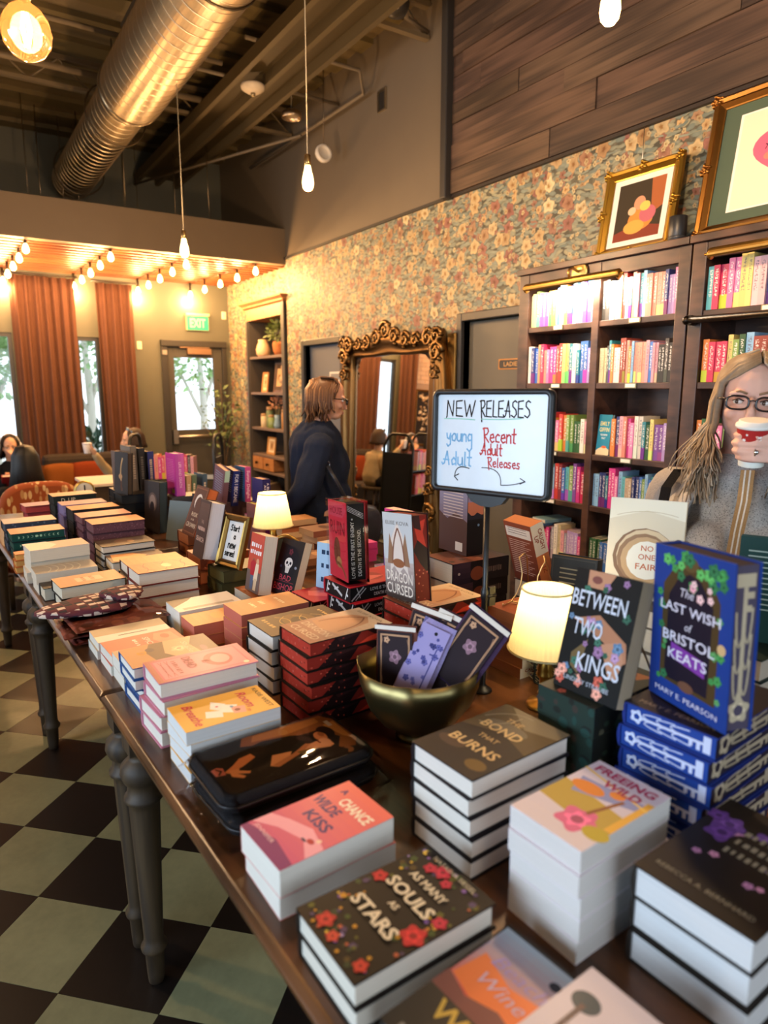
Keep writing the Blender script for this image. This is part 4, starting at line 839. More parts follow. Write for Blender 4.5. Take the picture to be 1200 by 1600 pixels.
drg = {'front': [('r', 0, 0, 1, 1, '#b8c0c4'), ('g', 0, 0, 1, 0.45, '#1d1412', '#b4a8a4', 10), ('p', [(0.2, 0.3), (0.28, 0.7), (0.44, 0.84), (0.5, 0.9), (0.56, 0.84), (0.72, 0.7), (0.82, 0.3), (0.66, 0.38), (0.5, 0.3), (0.34, 0.38)], '#d0c8c0'), ('p', [(0.12, 0.4), (0.22, 0.76), (0.32, 0.6), (0.3, 0.4)], '#8a6a52'), ('p', [(0.88, 0.4), (0.76, 0.78), (0.66, 0.6), (0.7, 0.4)], '#8a6a52'), ('ln', curve(0.3, 0.42, 0.5, 0.82, 0.1), 0.04, '#7a5240'), ('ln', curve(0.7, 0.42, 0.52, 0.82, -0.1), 0.04, '#7a5240'), ('e', 0.5, 0.42, 0.2, 0.08, '#8a5a3c'),
        T('ELISE KOVA', 0.5, 0.885, 0.045, '#6a655f', w=0.78), T('DRAGON', 0.5, 0.26, 0.12, '#dfd8cc', w=0.88, b=0.008), T('CURSED', 0.5, 0.115, 0.12, '#dfd8cc', w=0.88, b=0.008)],
       'fore': [('r', 0, 0, 1, 1, '#7a2018'), ('p', [(0.3, 0), (0.6, 0), (0.75, 0.6), (0.6, 1), (0.45, 0.6)], '#2a1614'), ('p', [(0.62, 0.1), (0.8, 0.3), (0.95, 0.1), (0.9, 0.9), (0.72, 0.7)], '#c23a2a'), ('p', [(0.82, 0.4), (1, 0.5), (1, 1), (0.86, 0.9)], '#3a1c1a')] + scatter(12, ['#d8604a', '#e07a5a'], 0.004, 0.012, 75, (0, 0.1, 0.4, 0.9), 'e')}
book(stand_matrix((0.992, 1.515, zd + 0.001), 176.7, 0, 6, 0.152, 0.232, 0.05), 0.152, 0.232, 0.05, '#2a1412', '#7a2018', 'hard', drg, 'grey-white fantasy hardcover with winged dragon and red painted edges, standing')
lov = {'front': [('r', 0, 0, 1, 1, '#a8202c'), ('e', 0.5, 0.5, 0.3, 0.3, '#8a1a24'), ('p', [(0.2, 0.2), (0.5, 0.1), (0.8, 0.3), (0.6, 0.7)], '#c85a5a')],
       'bottom': [('r', 0, 0, 1, 1, '#17171a'), ('ln', [(0.3, 0.8), (0.66, 0.25)], 0.06, '#b8b8ba'), ('ln', [(0.38, 0.5), (0.52, 0.72)], 0.04, '#b8b8ba'), ('ln', [(0.05, 0.1), (0.12, 0.9)], 0.03, '#c8c8c8'), ('ln', [(0.8, 0.1), (0.9, 0.9)], 0.03, '#c8c8c8'), ('e', 0.16, 0.7, 0.03, 0.03, '#d0d0d0'), ('e', 0.12, 0.3, 0.03, 0.03, '#d0d0d0'), ('e', 0.88, 0.4, 0.03, 0.03, '#d0d0d0')],
       'fore': [('r', 0, 0, 1, 1, '#17171a'), ('ln', [(0.02, 0.1), (0.2, 0.9)], 0.02, '#b0b0b2'), ('ln', [(0.08, 0.1), (0.24, 0.8)], 0.012, '#b0b0b2'), ('ln', [(0.15, 0.2), (0.1, 0.9)], 0.012, '#b0b0b2'), T('LOVE IS THE FIRST ENEMY', 0.62, 0.68, 0.22, '#d8d8d4', w=0.62, b=0.01), T('DEATH IS THE SECOND', 0.64, 0.3, 0.22, '#d8d8d4', w=0.54, b=0.01)]}
zl = stack(1.095, 1.765, TZ, RB + R(2), 0.152, 0.240, [0.0508] * 4, '#b02532', '#17171a', 'hard', lov, 'red hardcover with black lettered edges', 'under the red boxed novel', 0.006, low_art=lov)
zl2 = stack(1.075, 1.985, TZ, RB, 0.150, 0.236, [0.0508] * 2, '#b02532', '#17171a', 'hard', lov, 'red hardcover with black lettered edges', 'under the pale blue book', 0.004, low_art=lov)
red = {'front': [('r', 0, 0, 1, 1, '#c8303f'), ('p', [(0, 0.98), (0.8, 0.98), (1, 0.9), (0.8, 0.8), (0, 0.8)], '#c84452'), ('e', 0.45, 0.35, 0.18, 0.3, '#6a3a28'), ('e', 0.55, 0.22, 0.14, 0.12, '#a87a4a'), ('ln', curve(0.4, 0.2, 0.9, 0.05, 0.1), 0.06, '#8a5a38'), T('HOUSE', 0.45, 0.88, 0.09, '#8a1420', w=0.7), T('RUIN', 0.5, 0.66, 0.17, '#7a0f1c', w=0.8, b=0.01)],
       'fore': [('r', 0, 0, 1, 1, '#17171a')] + [('ln', [(0.80 + 0.02 * k, 0.05), (0.92 + 0.02 * k, 0.95)], 0.008, '#b8b8ba') for k in range(4)] + [('e', 0.86, 0.3, 0.012, 0.012, '#d0d0d0'), ('e', 0.8, 0.7, 0.012, 0.012, '#d0d0d0'), T('LOVE IS THE FIRST ENEMY', 0.40, 0.70, 0.2, '#dcdcd8', w=0.74, b=0.012), T('DEATH IS THE SECOND.', 0.36, 0.32, 0.2, '#dcdcd8', w=0.62, b=0.012)]}
rb = book(stand_matrix((0.998, 1.850, zl + 0.002), 172, 0, 3.5, 0.150, 0.240, 0.062), 0.150, 0.240, 0.062, '#b32736', '#17171a', 'hard', red, 'scarlet hardcover with black lettered fore edge in a clear red case, standing')
mb = MB(); mb.box(-0.080, -0.125, -0.006, 0.080, 0.125, 0.068); mb.build('clear_case', 'film', rb)
blu = {'front': [('r', 0, 0, 1, 1, '#9ac0dc'), *smear(0.5, 0.8, 0.6, 0.12, '#1f3a5a', 3), *smear(0.5, 0.5, 0.6, 0.12, '#1f3a5a', 3), *smear(0.5, 0.2, 0.6, 0.12, '#1f3a5a', 3)]}
book(stand_matrix((1.050, 2.055, zl2 + 0.001), 200, 4, 0, 0.11, 0.16, 0.075), 0.11, 0.16, 0.075, '#9ac0dc', '#dcd4cc', 'paper', blu, 'thick pale blue paperback standing between the skull cover and the red case')
# night-sky stack and its upright copy (spines toward the camera)
RS = R(90) + TA
nsp = {'spine': [('r', 0, 0, 1, 1, '#1f1a20'), ('g', 0.0, 0, 0.3, 1, '#2a2230', '#4a3440', 4), ('e', 0.1, 0.5, 0.02, 0.02, '#c8b8a8'), ('e', 0.42, 0.4, 0.12, 0.1, '#8a4a34'), *smear(0.72, 0.5, 0.3, 0.3, '#6a5a54', 9)]}
nst = dict(nsp); nst['front'] = [('g', 0, 0, 1, 1, '#241f22', '#6a4038', 10), ('p', [(0, 0.4), (0.5, 0.55), (1, 0.42), (1, 0.6), (0, 0.62)], '#7a4a3c')] + scatter(10, ['#3a302c', '#8a5a48'], 0.03, 0.08, 81, kind='e')
zn = stack(1.500, 1.775, TZ, RS, 0.158, 0.245, [0.072, 0.072, 0.072], '#1d191f', '#d4c8b2', 'hard', nst, 'thick dusk-coloured hardcover', 'behind the sign pole', 0.008, low_art=nsp)
dsk = {'back': [('g', 0, 0, 1, 1, '#6a4a44', '#8a88a0', 10), ('p', [(0, 0), (1, 0), (1, 0.5), (0.6, 0.62), (0.3, 0.5), (0, 0.6)], '#5a4440')] + [('r', 0.15, 0.9 - 0.045 * k, 0.85, 0.915 - 0.045 * k, '#c8b8b0') for k in range(9)] + [('r', 0.6, 0.05, 0.85, 0.18, '#e0dcd4')],
       'spine': [('g', 0, 0, 0.5, 1, '#6a88b0', '#7a90b4', 2), ('r', 0.16, 0, 0.42, 1, '#c8785a'), ('r', 0.1, 0, 0.2, 1, '#9a84a0'), ('r', 0.40, 0, 1, 1, '#1c1a1e'), ('p', [(0.34, 0), (0.42, 0.3), (0.36, 0.6), (0.42, 1), (0.46, 1), (0.46, 0)], '#2a2a34'), ('e', 0.55, 0.7, 0.02, 0.02, '#7a9ac0'), T('DUSKBOUND', 0.27, 0.5, 0.2, '#3a2a34', w=0.3), T('AUTHOR', 0.72, 0.5, 0.12, '#8a867e', w=0.16)]}
dsk['spine'] = [o for o in dsk['spine'] if o[0] != 't']
book(stand_matrix((1.475, 1.905, zn + 0.001), 180, 0, 0, 0.155, 0.236, 0.07, True), 0.155, 0.236, 0.07, '#1d1a1e', '#d8cfc0', 'hard', dsk, 'thick hardcover with sunset mountain spine standing below the whiteboard')
cau = {'spine': [('r', 0, 0, 1, 1, '#d8cdb8'), ('r', 0.5, 0, 1, 1, '#c8784a'), T('CAUGHT', 0.26, 0.66, 0.3, '#8a3a24', w=0.34, b=0.02), T('UP', 0.24, 0.28, 0.3, '#8a3a24', w=0.12, b=0.02), T('LIZ', 0.72, 0.5, 0.3, '#8a3a24', w=0.16)]}
caf = dict(cau); caf['front'] = [('g', 0, 0, 1, 1, '#a86a44', '#8a4a34', 8), ('p', [(0.1, 0.3), (0.9, 0.36), (0.8, 0.7), (0.2, 0.6)], '#c09070')]
stack(1.368, 1.335, TZ, RS, 0.128, 0.205, [0.030] * 6, '#b8703e', '#b06a40', 'paper', caf, 'orange paperback with tan edges', 'beside the near pleated lamp', 0.003, low_art=cau)
stack(1.585, 1.500, TZ, RS, 0.13, 0.12, [0.06, 0.06, 0.06], '#3a2a24', '#b8a890', 'hard', None, 'plain brown book', 'propping the leaning orange paperback', 0.002)
cab = {'back': [('g', 0, 0, 1, 1, '#5a2c20', '#8a4a34', 8), ('r', 0.04, 0.76, 0.94, 0.92, '#d8d0c4')] + [('r', 0.12, 0.9 - 0.04 * k, 0.8, 0.908 - 0.04 * k, '#4a3a34') for k in range(3)] + [('r', 0.08, 0.7 - 0.035 * k, 0.85 - 0.1 * (k % 3), 0.71 - 0.035 * k, '#c8a898') for k in range(17)], 'spine': cau['spine']}
book(stand_matrix((1.525, 1.560, 1.031), 176, -17, 0, 0.128, 0.205, 0.05, True), 0.128, 0.205, 0.05, '#8a4a30', '#c07a4c', 'paper', cab, 'orange paperback leaning left, its back cover of text showing')
grn = {'bottom': [('r', 0, 0, 1, 1, '#2f342c')] + [('ln', curve(0.05 + 0.1 * k, 0.1, 0.15 + 0.1 * k, 0.9, 0.4 * (-1) ** k), 0.02, '#a89c78') for k in range(9)]}
stack(1.385, 1.170, TZ, RB, 0.135, 0.20, [0.035, 0.035, 0.036, 0.036], '#2a2e28', '#34382e', 'hard', grn, 'dark green hardcover with gilt scroll edges', 'behind the near pleated lamp', 0.003, low_art=grn)
stack(1.440, 0.985, TZ, RB, 0.150, 0.23, [0.06, 0.06, 0.06, 0.06, 0.045], '#5a5248', '#cfc6b4', 'hard', None, 'grey hardcover', 'hidden behind the black floral romance', 0.003)
fair = {'front': [('r', 0, 0, 1, 1, '#cfc0a4'), ('p', [(0, 0.8), (0.5, 0.9), (1, 0.82), (1, 1), (0, 1)], '#dcd2ba'), ('e', 0.5, 0.46, 0.42, 0.42, '#7a5a3e'), ('e', 0.52, 0.47, 0.39, 0.39, '#c8ae88'), ('e', 0.5, 0.45, 0.36, 0.36, '#8a6848'), ('e', 0.52, 0.44, 0.33, 0.33, '#b89468'), ('e', 0.54, 0.44, 0.27, 0.27, '#ded6c4'), ('ln', curve(0.1, 0.84, 0.9, 0.86, 0.05), 0.008, '#b8a484'), ('e', 0.93, 0.62, 0.06, 0.06, '#3a342e'),
        T('NO', 0.54, 0.55, 0.05, '#b8643a', b=0.01), T('ONE', 0.54, 0.47, 0.05, '#b8643a', b=0.01), T('FAIR', 0.54, 0.38, 0.055, '#b8643a', w=0.28, b=0.01)]}
book(stand_matrix((1.335, 1.060, 1.116), 208, 8, 0, 0.172, 0.262, 0.03), 0.172, 0.262, 0.03, '#cfc0a4', '#e4dcc8', 'hard', fair, 'cream hardcover with gold ring emblem standing before the grey sweater')
stack(1.535, 1.315, TZ, RB, 0.14, 0.21, [0.05, 0.045], '#4a1f22', '#cfc6b4', 'hard', None, 'maroon hardcover', 'beneath the dark gilt-topped book', 0.003)
drk = {'back': [('r', 0, 0, 1, 1, '#2a2a26'), ('r', 0.03, 0.03, 0.97, 0.97, '#3a382e'), ('r', 0.045, 0.045, 0.955, 0.955, '#262622')] + [('r', 0.2, 0.8 - 0.07 * k, 0.8, 0.82 - 0.07 * k, '#8a8468') for k in range(8)]}
book(stand_matrix((1.495, 1.390, 0.946), 200, 6, 0, 0.14, 0.20, 0.05, True), 0.14, 0.20, 0.05, '#2a2a26', '#6a5a38', 'hard', drk, 'dark olive hardcover with gilt page edges standing behind the near lamp shade')
stack(1.50, 0.770, TZ, RB, 0.15, 0.23, [0.06, 0.06, 0.06, 0.05], '#20302e', '#cfc6b4', 'hard', None, 'dark teal hardcover', 'beneath the upright teal book at the right edge', 0.003)
tl = {'back': [('r', 0, 0, 1, 1, '#22403c')] + [('r', 0.12, 0.86 - 0.05 * k, 0.85 - 0.1 * (k % 3), 0.872 - 0.05 * k, '#a8b8ac') for k in range(12)]}
book(stand_matrix((1.46, 0.800, 1.081), 205, 4, 0, 0.15, 0.235, 0.03, True), 0.15, 0.235, 0.03, '#22403c', '#d8d2c2', 'hard', tl, 'dark teal book with text on its back, standing at the right edge')
stack(1.500, 2.140, TZ, RS, 0.14, 0.215, [0.05, 0.05], '#7a5a9a', '#d8d0c8', 'paper', None, 'lavender paperback', 'under the standing pink paperback', 0.004)
pnk = {'back': [('r', 0, 0, 1, 1, '#c83a80')] + [('r', 0.08, 0.9 - 0.05 * k, 0.9, 0.915 - 0.05 * k, '#f0c0d4') for k in range(14)]}
book(stand_matrix((1.425, 2.190, 0.952), 184, 0, 0, 0.13, 0.225, 0.045, True), 0.13, 0.225, 0.045, '#c83a80', '#e4d0c4', 'paper', pnk, 'hot pink paperback with lined back cover standing behind the dragon novel')
prp = {'back': [('r', 0, 0, 1, 1, '#7a58a8')] + [('r', 0.08, 0.9 - 0.04 * k, 0.9, 0.912 - 0.04 * k, '#b8a0d0') for k in range(20)] + [('r', 0.1, 0.88, 0.4, 0.92, '#d8b04a')]}
book(stand_matrix((1.285, 1.98, TZ + 0.001), 186, 0, 0, 0.12, 0.25, 0.035, True), 0.12, 0.25, 0.035, '#7a58a8', '#e0d4c8', 'paper', prp, 'violet paperback with fine text on its back beside the dragon novel')
# standing series display (middle table)
gr = {'fore': [('r', 0, 0, 1, 1, '#4a4a2c')]}
zg = stack(0.955, 2.520, TZ, RB, 0.15, 0.22, [0.048, 0.049], '#32341f', '#5a5834', 'hard', gr, 'olive cloth hardcover', 'under the gilt sign frame', 0.004, low_art=gr)
zf = stack(0.985, 2.290, TZ, RB, 0.20, 0.215, [0.045], '#c08a54', '#dcd4c2', 'paper', {'front': [('g', 0, 0, 1, 1, '#a8623a', '#d09a60', 8), ('p', [(0.1, 0.2), (0.6, 0.3), (0.9, 0.1)], '#6a3424')]}, 'orange-covered wide paperback', 'under the standing skull cover', 0)
rc = {'front': [('r', 0, 0, 1, 1, '#b84a3a'), ('r', 0, 0, 1, 0.36, '#6a5a54'), ('e', 0.42, 0.52, 0.13, 0.09, '#8a5a3c'), ('p', [(0.25, 0.28), (0.58, 0.28), (0.62, 0.5), (0.4, 0.56), (0.2, 0.48)], '#a82a34'), ('p', [(0.5, 0.2), (0.8, 0.22), (0.82, 0.5), (0.6, 0.5)], '#d8c8b0'), ('e', 0.7, 0.54, 0.1, 0.08, '#c89a7a'), ('p', [(0.3, 0.04), (0.5, 0.04), (0.52, 0.28), (0.3, 0.28)], '#54607a'), ('p', [(0.56, 0.04), (0.76, 0.04), (0.78, 0.24), (0.56, 0.24)], '#c8b090'), *smear(0.5, 0.80, 0.8, 0.08, '#dfe0e4', 5), *smear(0.5, 0.68, 0.84, 0.08, '#dfe0e4', 6)]}
book(stand_matrix((0.902, 2.352, zf + TZ * 0 + 0.001), 178, 11, 3, 0.132, 0.215, 0.05), 0.132, 0.215, 0.05, '#b84a3a', '#d8d4c4', 'paper', rc, 'red illustrated romance paperback with a couple, standing beside the gilt frame')
bb = {'front': [('r', 0, 0, 1, 1, '#1f1f22'), ('e', 0.5, 0.58, 0.17, 0.15, '#d8d2c8'), ('p', [(0.4, 0.5), (0.6, 0.5), (0.57, 0.4), (0.43, 0.4)], '#c8c2b6'), ('e', 0.43, 0.58, 0.045, 0.045, '#1f1f22'), ('e', 0.58, 0.58, 0.045, 0.045, '#1f1f22'), ('p', [(0.48, 0.53), (0.53, 0.53), (0.505, 0.57)], '#1f1f22'), ('fl', 0.5, 0.78, 0.1, '#5a2a30'), ('e', 0.2, 0.5, 0.05, 0.04, '#3a4a6a'), ('e', 0.84, 0.52, 0.05, 0.04, '#8a8e98'), ('r', 0.1, 0.24, 0.9, 0.245, '#b84a54'), T('BAD', 0.5, 0.31, 0.1, '#c24a56', w=0.5), T('BISHOP', 0.5, 0.14, 0.12, '#c24a56', w=0.82)]}
book(stand_matrix((0.965, 2.262, zf + 0.001), 192, 20, 1, 0.132, 0.205, 0.034), 0.132, 0.205, 0.034, '#1f1f22', '#d8d2c0', 'paper', bb, 'black paperback with white skull cover leaning back beside the pale blue book')
zs = stack(0.930, 2.720, TZ, RB, 0.15, 0.22, [0.058, 0.058], '#8a4226', '#b0643c', 'hard', {'fore': [('r', 0, 0, 1, 1, '#9a4a2c')] + scatter(24, ['#c8825a', '#7a3420'], 0.01, 0.025, 91, kind='e')}, 'rust hardcover with patterned edges', 'under the brown standing novels', 0.004)
se = {'front': [('r', 0, 0, 1, 1, '#3a2620'), ('g', 0.05, 0.5, 0.95, 0.95, '#3a2620', '#54392e', 6), T('THE', 0.5, 0.62, 0.06, '#a88a7a'), *smear(0.5, 0.5, 0.7, 0.07, '#b89a8a', 7), T('SEARCH', 0.5, 0.32, 0.08, '#b89a8a', w=0.74, b=0.01)]}
book(stand_matrix((0.815, 2.70, zs + 0.001), 176, 13, 3, 0.145, 0.232, 0.06), 0.145, 0.232, 0.06, '#3a2620', '#d0d0d4', 'hard', se, 'dark brown hardcover with white page edge tilted back beside the gilt sign frame')
zc = stack(1.035, 3.215, TZ, RB, 0.15, 0.22, [0.05, 0.055], '#5a2c1c', '#a8643c', 'hard', None, 'brown hardcover', 'under the crescent-cover novel', 0.004)
cr = {'front': [('r', 0, 0, 1, 1, '#5a3222'), ('r', 0.06, 0.04, 0.94, 0.96, '#7a4a30'), ('r', 0.09, 0.06, 0.91, 0.94, '#4f2a1c'), ('e', 0.5, 0.68, 0.26, 0.26, '#d8cfc2'), ('e', 0.56, 0.64, 0.24, 0.24, '#4f2a1c'), T('RISK', 0.55, 0.42, 0.08, '#d8c0a0', w=0.5), T('to be', 0.5, 0.32, 0.05, '#d8c0a0', sh=0.3), T('CROWN', 0.5, 0.2, 0.09, '#dcc6a8', w=0.74, sh=0.2)]}
book(stand_matrix((0.925, 3.215, zc + 0.001), 184, 22, -1, 0.148, 0.24, 0.05), 0.148, 0.24, 0.05, '#5a3222', '#c0683c', 'hard', cr, 'brown hardcover with white crescent tilted on a wire easel')

# ---- far table: standing dark novels, leaning bright paperbacks
def plain_spine(c, ink, seed):
    rr = random.Random(seed); return [('r', 0, 0, 1, 1, c)] + [('r', 0.2 + 0.055 * k, 0.3, 0.235 + 0.055 * k + rr.uniform(0, 0.012), 0.7, ink) for k in range(10)]
zk = stack(0.915, 3.995, TZ, RB, 0.155, 0.235, [0.05] * 4, '#191a1b', '#22262a', 'hard', {'front': [('r', 0, 0, 1, 1, '#2a2624')] + scatter(12, ['#4a4038', '#6a5a4a', '#1a1a1c'], 0.03, 0.1, 101, kind='e')}, 'black-edged hardcover', 'under the dark standing novels', 0.008)
stack(0.925, 4.210, TZ, RB, 0.155, 0.235, [0.05] * 4, '#17181a', '#1f2226', 'hard', None, 'jet black hardcover', 'at the back of the dark standing novels', 0.008)
def st(bl, yaw, lean, roll, w_, h, t, cov, pg, label, art=None, back=True, kind='hard'):
    return book(stand_matrix(bl, yaw, lean, roll, w_, h, t, back), w_, h, t, cov, pg, kind, art, label)
st((0.905, 3.860, TZ + 0.001), 196, 3, 0, 0.155, 0.285, 0.05, '#2a2422', '#3a4a54', 'dark brown novel with oval portrait cover standing by the black stack', {'front': [('r', 0, 0, 1, 1, '#2f2623'), ('e', 0.55, 0.6, 0.28, 0.34, '#5a463c'), ('e', 0.55, 0.6, 0.2, 0.26, '#8a7468'), ('e', 0.52, 0.5, 0.14, 0.2, '#2a2020')], 'fore': [('r', 0, 0, 1, 1, '#33424c')]}, False)
st((0.795, 4.040, zk + 0.001), 195, 4, 0, 0.15, 0.235, 0.03, '#231d1a', '#4a4038', 'dark novel with pale swan-necked figure on its cover', {'front': [('r', 0, 0, 1, 1, '#241c18'), ('ln', curve(0.5, 0.3, 0.6, 0.85, 0.15), 0.08, '#b89a6a'), ('e', 0.45, 0.42, 0.14, 0.1, '#a8845a'), ('ln', curve(0.55, 0.1, 0.5, 0.3, 0.1), 0.12, '#6a4a3a')]}, False)
for k, (x, y, c, ink, lb) in enumerate([(0.875, 4.20, '#6a645c', '#a89c8c', 'grey mottled tall novel standing behind the swan cover'), (0.918, 4.19, '#2a2c2e', '#6a6a64', 'charcoal tall novel standing in the dark group'), (0.962, 4.17, '#20222a', '#a8a498', 'navy spined novel with white oval standing in the dark group'), (0.825, 4.22, '#5a4a44', '#8a7a6a', 'taupe novel standing at the left of the dark group')]):
    st((x, y, zk + 0.001), 188, 0, 0, 0.15, 0.245 + 0.012 * (k == 0) - 0.02 * (k > 1), 0.036, c, '#c8a888', lb, {'spine': plain_spine('#2f3a78' if k == 2 else c, ink, k), 'back': [('r', 0, 0, 1, 1, c)]})
stack(1.135, 3.800, TZ, RS, 0.15, 0.22, [0.065, 0.065, 0.065], '#33363e', '#c89a78', 'hard', None, 'slate hardcover', 'under the magenta paperback', 0.004)
mg = {'back': [('r', 0, 0, 1, 1, '#b83a90')] + [('r', 0.15, 0.85 - 0.04 * k, 0.8, 0.858 - 0.04 * k, '#d888b8') for k in range(14)] + [('r', 0.55, 0.05, 0.8, 0.15, '#d0b060')], 'spine': [('g', 0, 0, 1, 1, '#b04aa0', '#c864a8', 3), T('LIFE AND DEATH', 0.5, 0.5, 0.3, '#f0c8e0', w=0.6)]}
st((1.045, 3.870, 1.047), 186, 0, 0, 0.135, 0.235, 0.05, '#b83a90', '#e0c0c8', 'magenta paperback standing in the middle of the far table', mg)
stack(1.390, 3.75, TZ, RS, 0.16, 0.26, [0.07, 0.075], '#4a3a40', '#cf9a80', 'paper', None, 'mauve paperback', 'under the leaning bright spines', 0.004)
for bl, yaw, lean, roll, h, t, c, ink, lb, tx in [((1.275, 3.80, 0.997), 186, 2, -14, 0.225, 0.03, '#7a5a62', '#b8d8c0', 'mauve and mint paperback leaning right on the far table', ''), ((1.335, 3.79, 0.997), 184, 2, -9, 0.205, 0.04, '#23306e', '#e0e0ea', 'navy paperback with white block letters leaning on the far table', 'FOR I BECAME'),
                                             ((1.400, 3.76, 0.997), 186, 2, 0, 0.20, 0.035, '#c0508a', '#f4d0e0', 'blue and pink paperback with script spine on the far table', 'Sunny Delight')]:
    a = {'spine': [('r', 0, 0, 1, 1, c)] + ([T(tx, 0.5, 0.5, 0.5, ink, w=0.8, b=0.015)] if tx else [('r', 0, 0, 0.3, 1, ink)]), 'back': [('r', 0, 0, 1, 1, '#3a5a80' if 'pink' in lb else c)] + [('r', 0.12, 0.85 - 0.06 * k, 0.85, 0.87 - 0.06 * k, '#8a9ab0') for k in range(9)]}
    st(bl, yaw, lean, roll, 0.13, h, t, c, '#e4bca0', lb, a)
for k, (x, y, c, lb) in enumerate([(1.16, 4.22, '#8a8458', 'olive green paperback'), (1.20, 4.23, '#b89a78', 'tan paperback'), (1.24, 4.25, '#5f7a6a', 'sage green paperback'), (1.31, 4.26, '#46607a', 'steel blue paperback')]):
    st((x, y, TZ + 0.001), 186, 3, 0, 0.13, 0.26, 0.03, c, '#dcc8a8', lb + ' standing behind the magenta book', {'back': [('r', 0, 0, 1, 1, c)], 'spine': plain_spine(c, '#d8d0c0', k)})
stack(1.480, 3.47, TZ, RS, 0.14, 0.21, [0.035, 0.035, 0.03], '#8a2a7a', '#e0b8a0', 'paper', None, 'purple-backed paperback', 'under the upright indigo book', 0.006)
st((1.405, 3.500, 0.951), 184, 0, 0, 0.13, 0.205, 0.045, '#2f2a60', '#e0b088', 'indigo paperback with white lettered spine standing behind the far lamp', {'spine': [('r', 0, 0, 1, 1, '#2f2a60'), T('A BLOOD SWEET', 0.5, 0.68, 0.26, '#e8dce0', w=0.8, b=0.01), T('AS POISON', 0.45, 0.3, 0.26, '#e8dce0', w=0.6, b=0.01)], 'back': [('r', 0, 0, 1, 1, '#3a3468')]})
stack(1.555, 3.30, TZ, RS, 0.14, 0.21, [0.03, 0.035, 0.03], ['#d8c0a0', '#a86a4a', '#c8a888'], '#d8c8b0', 'paper', {'front': [('g', 0, 0, 1, 1, '#a8764a', '#c89a70', 4)]}, 'tan paperback', 'at the back edge near the woman in navy', 0.012)
stack(1.530, 2.880, TZ, RS, 0.14, 0.21, [0.03, 0.03, 0.03, 0.03], ['#8a5a48', '#6a4a3c', '#b08a6a', '#8a5a48'], '#cfae90', 'paper', {'front': [('r', 0, 0, 1, 1, '#8a6a58'), ('e', 0.5, 0.5, 0.3, 0.2, '#5a4038')]}, 'russet paperback', 'right of the far pleated lamp', 0.01)
stack(1.555, 2.640, TZ, RS, 0.13, 0.16, [0.03, 0.03, 0.03], '#c8408a', '#d85a98', 'paper', None, 'small magenta-edged book', 'behind the gold frame back', 0.004)
stack(1.350, 2.640, TZ, RS, 0.14, 0.21, [0.03, 0.03], '#9a6a48', '#c8a080', 'paper', {'front': [('r', 0, 0, 1, 1, '#7a5440'), ('e', 0.5, 0.5, 0.3, 0.2, '#a8805c')]}, 'brown paperback', 'before the russet paperbacks', 0.01)
st((1.225, 3.13, TZ + 0.001), 186, 0, 0, 0.13, 0.235, 0.03, '#6a3a38', '#a8a03a', 'maroon paperback standing just left of the far pleated lamp', {'back': [('r', 0, 0, 1, 1, '#7a4a44')]})
stack(0.93, 2.96, TZ, RB, 0.12, 0.20, [0.04], '#2a5a54', '#d4ccba', 'hard', None, 'green hardcover', 'under the crescent-cover easel', 0) if False else None
st((1.09, 3.58, TZ + 0.001), 200, 2, 0, 0.14, 0.23, 0.045, '#26262a', '#d8d0bc', 'black novel with cream page edge standing behind the crescent cover', {'front': [('r', 0, 0, 1, 1, '#2a2a2e')] + scatter(10, ['#4a4a4e', '#3a3a3e'], 0.04, 0.1, 111, kind='e')}, False)
st((0.935, 3.55, TZ + 0.001), 215, 14, 0, 0.15, 0.21, 0.03, '#5a7a88', '#cfc8b8', 'grey-blue book leaning against the dark standing novels', {'front': [('r', 0, 0, 1, 1, '#6a7a80')]}, False)

